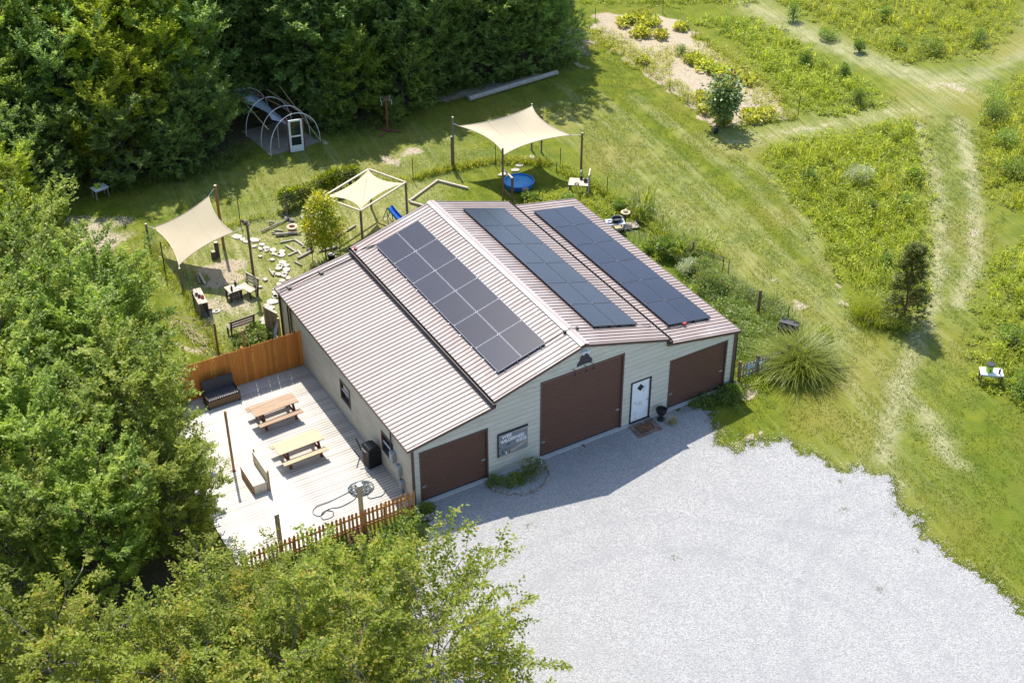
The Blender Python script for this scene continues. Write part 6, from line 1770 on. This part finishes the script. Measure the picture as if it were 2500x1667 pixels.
# young yellow-green trees among the logs
def sapling(label, x, y, H, R, nleaf, leaf, mat, seed, trunk_r=.04, clear=.32):
    rg = np.random.default_rng(seed)
    t = thing('young_tree', label, 'tree', (x, y, 0), 0, 'young trees in the yard')
    clumps = 34
    u = rg.uniform(clear, 1, clumps); a = rg.uniform(0, 6.28, clumps)
    prof = np.sin(np.clip((u - clear) / (1 - clear), .06, 1) ** .75 * np.pi * .93) ** .8
    C = np.stack([np.cos(a) * prof * R * rg.uniform(.4, 1, clumps), np.sin(a) * prof * R * rg.uniform(.4, 1, clumps), u * H], 1)
    k = rg.integers(0, clumps, nleaf); off = rg.normal(0, 1, (nleaf, 3))
    p = C[k] + off * np.array([R * .17, R * .17, H * .04])
    L_ = leaf * rg.uniform(.6, 1.3, nleaf)
    V, F, T = leaf_arrays(p, off + np.array([0, 0, -.1]), UPV + rg.normal(0, .5, (nleaf, 3)), L_, L_ * .6, np.clip(rg.uniform(0, .8, clumps)[k] + rg.normal(0, .2, nleaf), 0, 1))
    link('crown', np_mesh('crown', V, [F], mat, T), t)
    mb = MB().tube([(0, 0, 0), (.03, .02, H * .5), (0, 0, H * .95)], trunk_r, 7, .01)
    for c in C[::2]: mb.tube([(0, 0, max(.2, c[2] - .5)), tuple(c)], .014, 4, .005)
    mb.obj('trunk', M['bark'], t)
sapling('young yellow-green tree standing among the logs by the barn roof', 4.44, 18.31, 3.35, 1.0, 5200, .13, L_YOUNG, 5)
sapling('small yellow and orange sapling just right of the young yellow tree', 5.25, 18.44, 1.5, .5, 600, .10, L_YOUNG, 6, .022, .4)
sapling('thin sapling left of the young yellow tree with a few leaves', 3.75, 18.35, 1.5, .38, 350, .10, L_YOUNG, 7, .02, .6)

# vegetable garden
SQ = [(33.71, 35.09, .9, 'pale squash plant at the far top of the garden'), (34.85, 35.5, .85, 'flowering squash plant at the top right of the garden'), (34.9, 34.3, .95, 'squash plant with yellowing leaves in the top garden group'), (33.45, 33.3, .8, 'squash plant at the lower left of the top garden group'), (36.2, 32.6, .5, 'little squash plant by the right garden fence'),
      (34.3, 32.2, .5, 'small squash plant below the top garden group'), (30.9, 29.4, .45, 'small yellowish squash plant at the left garden fence'),
      (33.92, 28.0, .7, 'squash plant at the head of the middle garden row'), (33.9, 26.9, .75, 'second squash plant of the middle garden row'), (34.05, 25.9, .8, 'squash plant just left of the sunflower heads'), (34.6, 25.1, .7, 'squash plant behind the sunflowers'), (34.95, 23.9, .6, 'low squash plant at the right garden fence past the sunflowers'),
      (31.0, 23.2, .75, 'leafy plant on the bare soil left of the sunflowers'), (32.1, 19.9, .75, 'squash plant right of the sunflower trunk'), (32.9, 19.7, .7, 'squash plant at the near right garden corner'), (30.3, 21.9, .6, 'squash plant under the left side of the sunflowers'), (30.2, 20.3, .6, 'squash plant at the foot of the sunflower')]
for k, (x, y, r, lab) in enumerate(SQ):
    bush('squash_plant', lab, x, y, r, .42, int(420 * r / .7), .26, L_SQUASH, 120 + k, 'squash plant', 'squash plants in the garden', 12, 5, low=.3)
bush('bush', 'lone dark green bush on the bare garden soil', 33.78, 29.35, .38, .75, 900, .07, L_BUSH, 140)
t = thing('sunflower', 'tall sunflower plant with yellow heads at the near garden corner', 'sunflower', (29.95, 20.1, 0))
rg = np.random.default_rng(77)
stalks = []
for k in range(7):
    a = rg.uniform(0, 6.28); r = rg.uniform(.05, .25); tip = (math.cos(a) * rg.uniform(.2, 1.0), math.sin(a) * rg.uniform(.2, 1.0), rg.uniform(2.2, 3.1)); stalks.append(tip)
    MB().tube([(math.cos(a) * .1, math.sin(a) * .1, 0), (tip[0] * .4, tip[1] * .4, tip[2] * .5), tip], .03, 6, .015).obj('stem', M['postgrey'], t)
m_ = 2400; k_ = rg.integers(0, 7, m_); u_ = rg.uniform(.35, 1.0, m_)
tp = np.array(stalks)[k_]; p = tp * u_[:, None]; off = rg.normal(0, 1, (m_, 3)); p = p + off * np.array([.34, .34, .16]); p[:, 2] = np.maximum(p[:, 2], .3)
L_ = rg.uniform(.11, .26, m_)
V, F, T = leaf_arrays(p, off + np.array([0, 0, -.3]), UPV + rg.normal(0, .4, (m_, 3)), L_, L_ * .8, np.clip(rg.uniform(0, 1, m_), 0, .9))
link('foliage', np_mesh('foliage', V, [F], L_SUNFL, T), t)
for k, tip in enumerate(stalks + [(.7, -.3, 2.0), (-.5, .5, 2.1)]):
    h = bpy.data.objects.new('flower_head', None); COL.objects.link(h); h.parent = t
    h.location = (tip[0], tip[1] - .12, tip[2] + .16); h.rotation_euler = (rg.uniform(.3, 1.0), 0, rg.uniform(-1.0, .5))
    pt = MB()
    for q in range(14):
        a = 2 * math.pi * q / 14
        pt.add([(math.cos(a - .15) * .07, math.sin(a - .15) * .07, 0), (math.cos(a + .15) * .07, math.sin(a + .15) * .07, 0), (math.cos(a) * .22, math.sin(a) * .22, .02)], [(0, 1, 2)])
    pt.obj('petals', M['sunpetal'], h)
    MB().lathe([(.08, -.01), (.08, .015), (0, .03)], 12).obj('disc', M['darkwood'], h)

# single shrubs standing out of the meadow
bush('bush', 'silvery pale shrub standing in the meadow by the track', 32.2, 10.9, .8, 1.15, 2600, .07, L_GREYSHRUB, 150, spiky=.9)
SOLO = [(43.45, 30.0, .5, 1.4, 'dark upright shrub at the edge of the far mown path'), (43.5, 26.6, .65, .9, 'round dark shrub at the bend of the far mown path'), (43.75, 23.9, .4, .9, 'small dark shrub beside the far mown path'), (46.4, 23.2, .5, .7, 'low dark shrub left of the wide one in the far field'), (47.6, 21.8, .95, 1.1, 'wide dark green shrub in the far field above the track junction'), (51.2, 21.1, .7, 1.1, 'blue-green shrub alone at the right of the far field'), (49, 27.3, .5, .9, 'little shrub high up in the far field'),
        (38.8, 18.2, .6, 1.1, 'dark shrub in the strip between garden and track'), (40.3, 21.5, .45, .9, 'shrub in the upper strip between garden and track'), (39.6, 24.2, .45, .9, 'little dark shrub at the top of the strip by the garden'), (27.6, 3.9, .45, .6, 'dark tuft in the meadow just left of the narrow tree'), (34.6, 9.6, .5, .9, 'dark shrub right of the silvery shrub'), (29.9, 12.3, .45, .9, 'dark shrub left of the silvery shrub'), (30.5, 8.2, .4, .9, 'dark stem in the middle of the meadow'), (32.2, 7.5, .4, .9, 'dark narrow shrub in the meadow near the track'),
        (43.4, 12.2, .8, 1.6, 'tall dark shrub in the weeds at the right picture edge'), (44.6, 13.4, .9, 1.9, 'yellowish tall shrub in the weeds at the right picture edge'), (42.0, 9.7, .8, 1.5, 'dark bush low in the right-hand weeds'), (39.9, 7.3, .8, 1.2, 'bush at the lower end of the right-hand weeds'), (25.6, -6.6, .7, 1.0, 'dark weeds right under the white table with the bucket'), (26.8, -6.6, .8, 1.1, 'leafy weeds behind the white table with the bucket'), (27.8, -4.0, .8, 1.1, 'bush of weeds above the white table with the bucket')]
for k, (x, y, r, h, lab) in enumerate(SOLO):
    bush('bush', lab, x, y, r, h, int(700 + 800 * r), .10, L_BUSH, 160 + k, 'shrub', 'shrubs in the meadow', 11, spiky=1.1)
# ------------------------------------------------------------------ trees
def rotv(v, ax, ang):
    ax = nrm(ax); c, s = np.cos(ang)[:, None], np.sin(ang)[:, None]
    return v * c + np.cross(ax, v) * s + ax * (np.sum(ax * v, 1, keepdims=True)) * (1 - c)

def tree_geo(seed, H, R, zb, nb, nsub, ntw, nlf, leaf, shape='round', curv=.12, spread=.9, tw=.42, leaf_w=.55, tilt=.5, wood=True, droop=0.0, trunk_r=None, lvar=(.72, 1.14), elmax=66, wands=()):
    """trunk -> limbs -> side shoots -> twigs -> leaves. Returns wood MB and leaf arrays."""
    rg = np.random.default_rng(seed)
    mb = MB(); tr = trunk_r or H * .016
    k6 = 7
    tp = [np.array([.12 * R * math.sin(seed + 1.3 * q) * q / k6, .12 * R * math.cos(seed * 2 + 1.1 * q) * q / k6, H * .93 * q / k6]) for q in range(k6 + 1)]
    if wood: mb.tube(tp, tr, 8, tr * .25)
    def trunk_at(z):
        f = np.clip(z / (H * .93), 0, .999) * k6; i = int(f); return tp[i] * (1 - (f - i)) + tp[i + 1] * (f - i)
    TO, TD, TN, TL, TT = [], [], [], [], []
    for b in range(nb):
        t = (b + rg.uniform(.1, .9)) / nb
        if shape == 'round':
            prof = math.sqrt(max(.05, 1 - ((t - .38) / .68) ** 2)); el = math.radians(4 + elmax * t ** 1.3)
        elif shape == 'oval':
            prof = max(.12, math.sin(min(1, .14 + .82 * t) * math.pi) ** .7); el = math.radians(12 + (elmax - 8) * t)
        else:  # cone
            prof = max(.08, 1 - t * .95); el = math.radians(-2 + 50 * t)
        z0 = zb + (H - zb) * t * (.80 if shape != 'cone' else .95)
        az = b * 2.39996 + rg.normal(0, .3)
        L_ = R * prof * rg.uniform(*lvar) / max(math.cos(el), .55)
        o = trunk_at(min(z0, H * .9) - L_ * .05)
        d = np.array([math.cos(az) * math.cos(el), math.sin(az) * math.cos(el), math.sin(el)])
        bt = rg.uniform(.05, .62)
        bow = curv * rg.uniform(.3, 1.5) - droop
        side = np.cross(d, UPV); side /= max(np.linalg.norm(side), 1e-6); wig = rg.normal(0, .09)
        def at(s): return o + d * L_ * s + UPV * bow * L_ * s * s + side * wig * L_ * math.sin(s * 3.0)
        if wood: mb.tube([at(q / 4) for q in range(5)], tr * .40 * (.5 + .5 * prof) * (1.1 - .5 * t), 5, .010, cap=False)
        for q in range(nsub):
            s = .26 + .76 * (q + rg.uniform(.0, 1)) / nsub
            po = at(min(s, 1.0)); fwd = at(min(s + .05, 1.05)) - at(min(s, 1.0)); fwd /= max(np.linalg.norm(fwd), 1e-6)
            sg = 1 if (q % 2) else -1
            a = rg.uniform(.5, 1.15) * spread * (0.25 if s > .97 else 1)
            sd = fwd * math.cos(a) + (side * sg * .85 + UPV * rg.normal(.12, .5)) * math.sin(a)
            sd /= max(np.linalg.norm(sd), 1e-6)
            sl = (L_ * .36 * (1.12 - .65 * s) + .22) * rg.uniform(.7, 1.2)
            if wood and q % 2 == 0: mb.tube([po, po + sd * sl * .5 + UPV * .02, po + sd * sl], .013, 3, .005, cap=False)
            n = max(2, int(ntw * (.5 + sl)))
            u = np.linspace(.18, 1.0, n) + rg.normal(0, .05, n)
            dirs = sd[None] * .75 + side[None] * (rg.choice([-1, 1], n) * rg.uniform(.2, .8, n))[:, None] * .6 + np.cross(sd, side)[None] * rg.normal(0, .42, n)[:, None] + UPV * (-droop * .8 + .05)
            TO.append(po[None] + sd[None] * (sl * u)[:, None]); TD.append(nrm(dirs)); TL.append(tw * rg.uniform(.55, 1.25, n)); TT.append(np.full(n, bt) + rg.normal(0, .08, n))
    for (az, el, ln) in wands:       # long unbranched shoots, leafy along their length
        d = np.array([math.cos(az) * math.cos(el), math.sin(az) * math.cos(el), math.sin(el)])
        o = trunk_at(H * .5); q = np.linspace(.45, 1, 26)
        pts = o[None] + d[None] * (ln * q)[:, None] + UPV * (-.10 * ln * q ** 2)[:, None]
        if wood: mb.tube([o] + [pts[i] for i in (0, 8, 17, 25)], .022, 4, .006, cap=False)
        sdv = np.cross(d, UPV); n = len(q)
        TO.append(pts); TD.append(nrm(d[None] + sdv[None] * (np.where(np.arange(n) % 2, .9, -.9))[:, None])); TL.append(np.full(n, .16)); TT.append(np.full(n, .25))
    TO = np.concatenate(TO); TD = np.concatenate(TD); TL = np.concatenate(TL); TT = np.concatenate(TT)
    n = len(TO); m = n * nlf
    u = np.tile(np.linspace(.12, 1, nlf), n) + rg.normal(0, .03, m)
    O = np.repeat(TO, nlf, 0); Dd = np.repeat(TD, nlf, 0)
    P = O + Dd * (np.repeat(TL, nlf) * u)[:, None]
    sgn = np.tile(np.where(np.arange(nlf) % 2, 1.0, -1.0), n)
    sidev = nrm(np.cross(Dd, UPV) + 1e-4)
    ax = Dd * .55 + sidev * (sgn * rg.uniform(.5, 1.0, m))[:, None] + UPV * rg.normal(-.12 - droop, .22, m)[:, None]
    nn = UPV + rg.normal(0, tilt, (m, 3))
    L_ = leaf * rg.uniform(.6, 1.25, m)
    T = np.clip(np.repeat(TT, nlf) + rg.normal(.14, .20, m), 0, .95)
    T = np.where(rg.uniform(0, 1, m) < .012, 1.0, T)
    V, F, TI = leaf_arrays(P, ax, nn, L_, L_ * leaf_w * rg.uniform(.8, 1.2, m), T)
    return mb, V, F, TI

def tree_proto(wood_mat, leaf_mat, **kw):
    mb, V, F, T = tree_geo(**kw)
    return mb.mesh('trunk', wood_mat), np_mesh('crown', V, [F], leaf_mat, T)

def plant(name, label, proto, x, y, s=1.0, rz=0.0, group=None, cat_='tree', sz=None, crown_mat=None):
    t = thing(name, label, cat_, (x, y, 0), rz, group)
    t.scale = (s, s, sz or s)
    link('trunk', proto[0], t)
    c = link('crown', proto[1], t)
    if crown_mat:
        c.material_slots[0].link = 'OBJECT'; c.material_slots[0].material = crown_mat
    return t

ELM1 = tree_proto(M['barkpale'], L_ELM, seed=3, H=5.0, R=2.6, zb=.9, nb=36, nsub=9, ntw=6, nlf=7, leaf=.155, shape='round', curv=.02, spread=.85, tw=.42, leaf_w=.52, tilt=.42, lvar=(.6, 1.25), elmax=50)
ELM2 = tree_proto(M['barkpale'], L_ELM, seed=14, H=5.0, R=2.6, zb=.9, nb=32, nsub=9, ntw=6, nlf=7, leaf=.155, shape='round', curv=.02, spread=.75, tw=.45, leaf_w=.52, tilt=.42, lvar=(.6, 1.34), elmax=44, wands=((2.74, .20, 4.0), (3.56, .16, 3.9), (2.2, .1, 3.6), (5.0, .3, 3.5)))
MAP1 = tree_proto(M['bark'], L_MAPLE, seed=5, H=5.6, R=2.45, zb=.5, nb=46, nsub=10, ntw=7, nlf=7, leaf=.158, shape='round', curv=.12, spread=.95, tw=.38, leaf_w=.62, tilt=.40, lvar=(.7, 1.22))
MAP2 = tree_proto(M['bark'], L_MAPLE, seed=8, H=5.6, R=2.45, zb=.5, nb=42, nsub=10, ntw=7, nlf=7, leaf=.158, shape='oval', curv=.15, spread=.95, tw=.38, leaf_w=.62, tilt=.40, lvar=(.7, 1.25))
FOR1 = tree_proto(M['bark'], L_FOREST, seed=21, H=13.5, R=4.0, zb=.7, nb=60, nsub=11, ntw=7, nlf=8, leaf=.27, shape='oval', curv=.08, spread=1.0, tw=.6, leaf_w=.66, tilt=.40, droop=.10)
FOR2 = tree_proto(M['bark'], L_FOREST, seed=27, H=12.5, R=3.7, zb=.6, nb=56, nsub=10, ntw=7, nlf=8, leaf=.28, shape='round', curv=.10, spread=1.0, tw=.6, leaf_w=.66, tilt=.40, droop=.08)
SHR1 = tree_proto(M['bark'], L_MAPLE, seed=41, H=3.6, R=2.0, zb=.2, nb=30, nsub=8, ntw=6, nlf=8, leaf=.15, shape='round', curv=.15, spread=1.0, tw=.4, leaf_w=.62, tilt=.5)
NAR1 = tree_proto(M['rust'], L_DARK, seed=51, H=4.15, R=.92, zb=.55, nb=44, nsub=7, ntw=7, nlf=8, leaf=.085, shape='cone', curv=.1, spread=1.0, tw=.26, leaf_w=.62, tilt=.6, trunk_r=.06)
CED1 = tree_proto(M['bark'], L_LIME, seed=61, H=5.5, R=2.0, zb=.5, nb=46, nsub=9, ntw=7, nlf=9, leaf=.10, shape='cone', curv=.0, spread=.7, tw=.35, leaf_w=.3, tilt=.5)

plant('narrow_tree', 'dark narrow cone-shaped tree at the corner of meadow and lawn', NAR1, 25.07, -.07, 1.0, .4)

# foreground trees (their tops nearest the camera)
FG = 'trees in the foreground'
for (lab, pr, x, y, h, rz) in (
    ('loose twiggy elm in front of the picket fence, next to the barn corner', ELM1, -5.25, -6.2, 4.4, 3.4),
    ('elm with long bare-tipped shoots at the lower right of the foreground trees', ELM2, -4.0, -9.5, 5.3, 2.9),
    ('elm hiding the left end of the low picket fence', ELM2, -7.3, -4.4, 3.4, 4.0),
    ('elm left of the elm at the fence end, above the bottom edge', ELM1, -9.4, -5.2, 4.5, 1.7),
    ('broad elm in the middle of the bottom edge', ELM1, -8.6, -8.6, 5.0, 5.0),
    ('elm at the very bottom of the picture right of the broad one', ELM2, -6.7, -11.4, 5.0, 3.1),
    ('yellowish elm near the lower left corner', ELM2, -11.8, -6.2, 4.8, .9),
    ('elm cut off by the bottom left corner', ELM1, -14.5, -4.1, 5.0, 2.6),
    ('elm at the bottom edge left of the broad one', ELM1, -12.2, -9.0, 5.0, 3.9),
    ('dense maple beside the deck post and the box bench', MAP2, -8.6, 2.3, 4.1, .2),
    ('largest maple left of the deck, leaning over the cedar fence', MAP1, -8.6, 6.3, 5.5, 1.2),
    ('maple behind the largest one, left of the white rocks', MAP2, -9.1, 11.2, 5.4, 3.6),
    ('low spreading maple reaching over the grass beside the yard', MAP1, -7.0, 14.4, 4.9, 5.2),
    ('maple left of the bare patch of soil', MAP1, -9.6, 18.4, 5.6, 2.4),
    ('maple at the left edge above the dark gap', MAP2, -11.6, 14.0, 5.6, 4.6),
    ('dark maple at the left edge level with the deck', MAP1, -12.6, 5.7, 5.6, .7),
    ('maple between the box bench maple and the left edge', MAP2, -11.8, 1.5, 4.8, 1.9),
    ('maple at the left edge low in the picture', MAP1, -14.6, 1.4, 4.8, 2.9),
    ('maple at the left edge between the two others, half hidden', MAP2, -13.0, 9.8, 5.4, 2.0),
    ('feathery yellow-green tree at the left edge below the shaded table', CED1, -8.0, 28.2, 4.2, 1.0)):
    s = h / (5.5 if pr is CED1 else (5.0 if pr in (ELM1, ELM2) else 5.6))
    plant('maple_tree' if pr in (MAP1, MAP2) else ('cedar_tree' if pr is CED1 else 'elm_tree'), lab, pr, x, y, s, rz, FG)

# wood behind the yard: front row as single trees
WG = 'trees along the front of the wood'
FR = [(-10.2, 31.4, 3.6, 'm2', L_VINE, 'vine-draped low tree at the far left edge of the wood'), (-7.4, 32.6, 4.2, 'm1', L_FOREST, 'dark tree behind the shaded table at the left'), (-4.4, 32.4, 3.6, 'm2', L_BUSH, 'pale bushy tree above the shaded table'),
      (-1.9, 32.6, 4.6, 'm1', L_VINE, 'bright round tree left of the tallest vine mound'), (.5, 33.2, 5.6, 'm2', L_VINE, 'bright tall mound of vines in the left part of the wood'), (1.3, 31.9, 3.6, 'm1', L_FOREST, 'dark green tree between the vine mound and the greenhouse'), (2.9, 31.9, 4.2, 'm2', L_FOREST, 'low leafy tree bordering the shaded grass left of the greenhouse'), (3.9, 34.6, 6.6, 'm1', L_FOREST, 'dark tree just left of the hoop greenhouse'), (2.8, 34.4, 6.4, 'm1', L_VINE, 'sunlit vine-covered tree left of the hoop greenhouse'),
      (-9.4, 34.6, 5.6, 'm1', L_FOREST, 'tree in the second row at the far left of the wood'), (-6.2, 35.2, 5.8, 'm2', L_MAPLE, 'tree in the second row above the shaded table'), (-3.2, 35.4, 6.4, 'm1', L_FOREST, 'tree in the second row left of the vine mound'), (-.4, 36.0, 7.4, 'm2', L_VINE, 'tall bright vine-covered tree in the upper left'),
      (2.0, 37.2, 8.0, 'm1', L_VINE, 'yellow-green tree behind the sunlit vine-covered one'), (-8.0, 38.0, 7.4, 'm2', L_FOREST, 'tree standing back in the upper left corner of the wood'), (-4.6, 38.4, 8.0, 'm1', L_MAPLE, 'tree standing back above the pale bushy tree'), (-1.4, 39.2, 8.8, 'm2', L_FOREST, 'tree at the top edge above the bright vines'), (5.0, 37.6, 9.6, 'm1', L_FOREST, 'tall tree at the top edge left of the greenhouse'),
      (-11.2, 37.2, 7.0, 'm1', L_FOREST, 'tree at the very left of the wood, second row'),
      (8.8, 37.2, 10.0, 'f2', None, 'tree directly behind the hoop greenhouse'), (11.0, 33.6, 8.6, 'f1', None, 'tree behind the rusty post with arms'), (13.4, 36.0, 10.6, 'f2', None, 'tall tree back of the rusty post'), (12.0, 31.9, 4.6, 'm1', L_MAPLE, 'smaller paler tree left of the rusty post'), (15.6, 33.8, 8.0, 'f1', None, 'dark tree right of the rusty post'),
      (17.4, 32.9, 5.0, 'm2', L_FOREST, 'rounded tree in front of the dark ones left of the long pipe'), (21.2, 33.4, 5.6, 'm1', L_FOREST, 'rounded tree behind the middle of the long pipe'), (9.6, 36.2, 6.4, 'm2', L_FOREST, 'rounded tree right behind the greenhouse'),
      (18.2, 36.2, 10.6, 'f2', None, 'tall tree above the left end of the long pipe'), (19.8, 34.6, 8.0, 'f1', None, 'tree above the middle of the long pipe'), (22.9, 35.8, 9.6, 'f2', None, 'tall dark tree above the right end of the long pipe'), (25.0, 33.8, 7.4, 'm2', L_FOREST, 'rightmost low-branched tree of the wood by the gravel patch'), (27.0, 36.9, 9.6, 'f2', None, 'tree at the right corner of the wood above the gravel patch'), (28.0, 41.0, 11.4, 'f1', None, 'last tree of the wood at the top edge of the picture'), (23.4, 39.6, 12, 'f1', None, 'tree in the second row of the wood above the long pipe')]
rr = random.Random(17)
for x, y, h, k, cm, lab in FR:
    pr, h0 = dict(m1=(MAP1, 5.6), m2=(MAP2, 5.6), f1=(FOR1, 13.5), f2=(FOR2, 12.5))[k]
    plant('vine_tree' if cm is L_VINE else 'forest_tree', lab, pr, x, y, h / h0 * (.92 if k[0] == 'm' and h > 6 else 1), rr.uniform(0, 6.28), WG, sz=h / h0, crown_mat=cm)
# undergrowth at the wood's foot
UG = [(-6.2, 31.2, .9, 'shrub left of the shaded table'), (-1.4, 31.3, .95, 'dark shrub right of the shaded table'), (.9, 30.6, .7, 'shrub bordering the shaded grass right of the table'), (-8.3, 29.0, .9, 'leafy shrub behind the feathery yellow tree'), (-9.6, 26.6, 1.0, 'shrub at the left edge above the feathery yellow tree'), (10.6, 31.6, .6, 'shrub right of the greenhouse hoops'), (15.3, 31.4, .85, 'bright shrub right of the rusty post'), (13.9, 29.8, .32, 'small pale sapling at the foot of the rusty post'), (18.2, 32.6, .8, 'dark shrub behind the lumber stack'), (21.3, 32.7, .85, 'shrub behind the long pipe, left'), (24.2, 32.6, .9, 'shrub behind the long pipe, right'), (27.0, 33.2, .85, 'shrub beside the gravel patch at the wood corner')]
for k, (x, y, s, lab) in enumerate(UG):
    plant('shrub', lab, SHR1, x, y, s, k * 1.7, 'undergrowth along the wood', 'shrub', crown_mat=(L_BUSH if k in (6, 7) else (L_VINE if k in (3, 4) else L_FOREST)))

# the wood behind the front row, one mass
def far_wood():
    mb, V, F, T = tree_geo(seed=71, H=13.5, R=4.0, zb=1.0, nb=34, nsub=8, ntw=4, nlf=6, leaf=.42, shape='oval', curv=.08, tw=.8, leaf_w=.7, wood=False)
    rg = np.random.default_rng(9); parts = []
    spots = [(-13, 44), (-8, 46), (-2, 48), (3, 46), (6.5, 43.5), (9, 43), (11.8, 41.5), (15.7, 41), (19.6, 42), (-2, 53), (5, 52), (12, 47), (19, 46), (25.5, 45)]
    for x, y in spots:
        a = rg.uniform(0, 6.28); c, s = math.cos(a), math.sin(a); k = rg.uniform(.85, 1.1)
        Vr = np.stack([V[:, 0] * c - V[:, 1] * s, V[:, 0] * s + V[:, 1] * c, V[:, 2]], 1) * k + np.array([x, y, 0])
        parts.append((Vr, F, np.clip(T + rg.normal(0, .1), 0, .95)))
    Vj, Fj, Tj = join(parts)
    tag(link('woodland', np_mesh('woodland', Vj, Fj, L_FOREST, Tj)), kind='stuff')
    ts = MB()
    for x, y in spots: ts.tube([(x, y, 0), (x, y, 9)], .2, 6, .08)
    tag(ts.obj('woodland_trunks', M['bark']), kind='stuff')
far_wood()
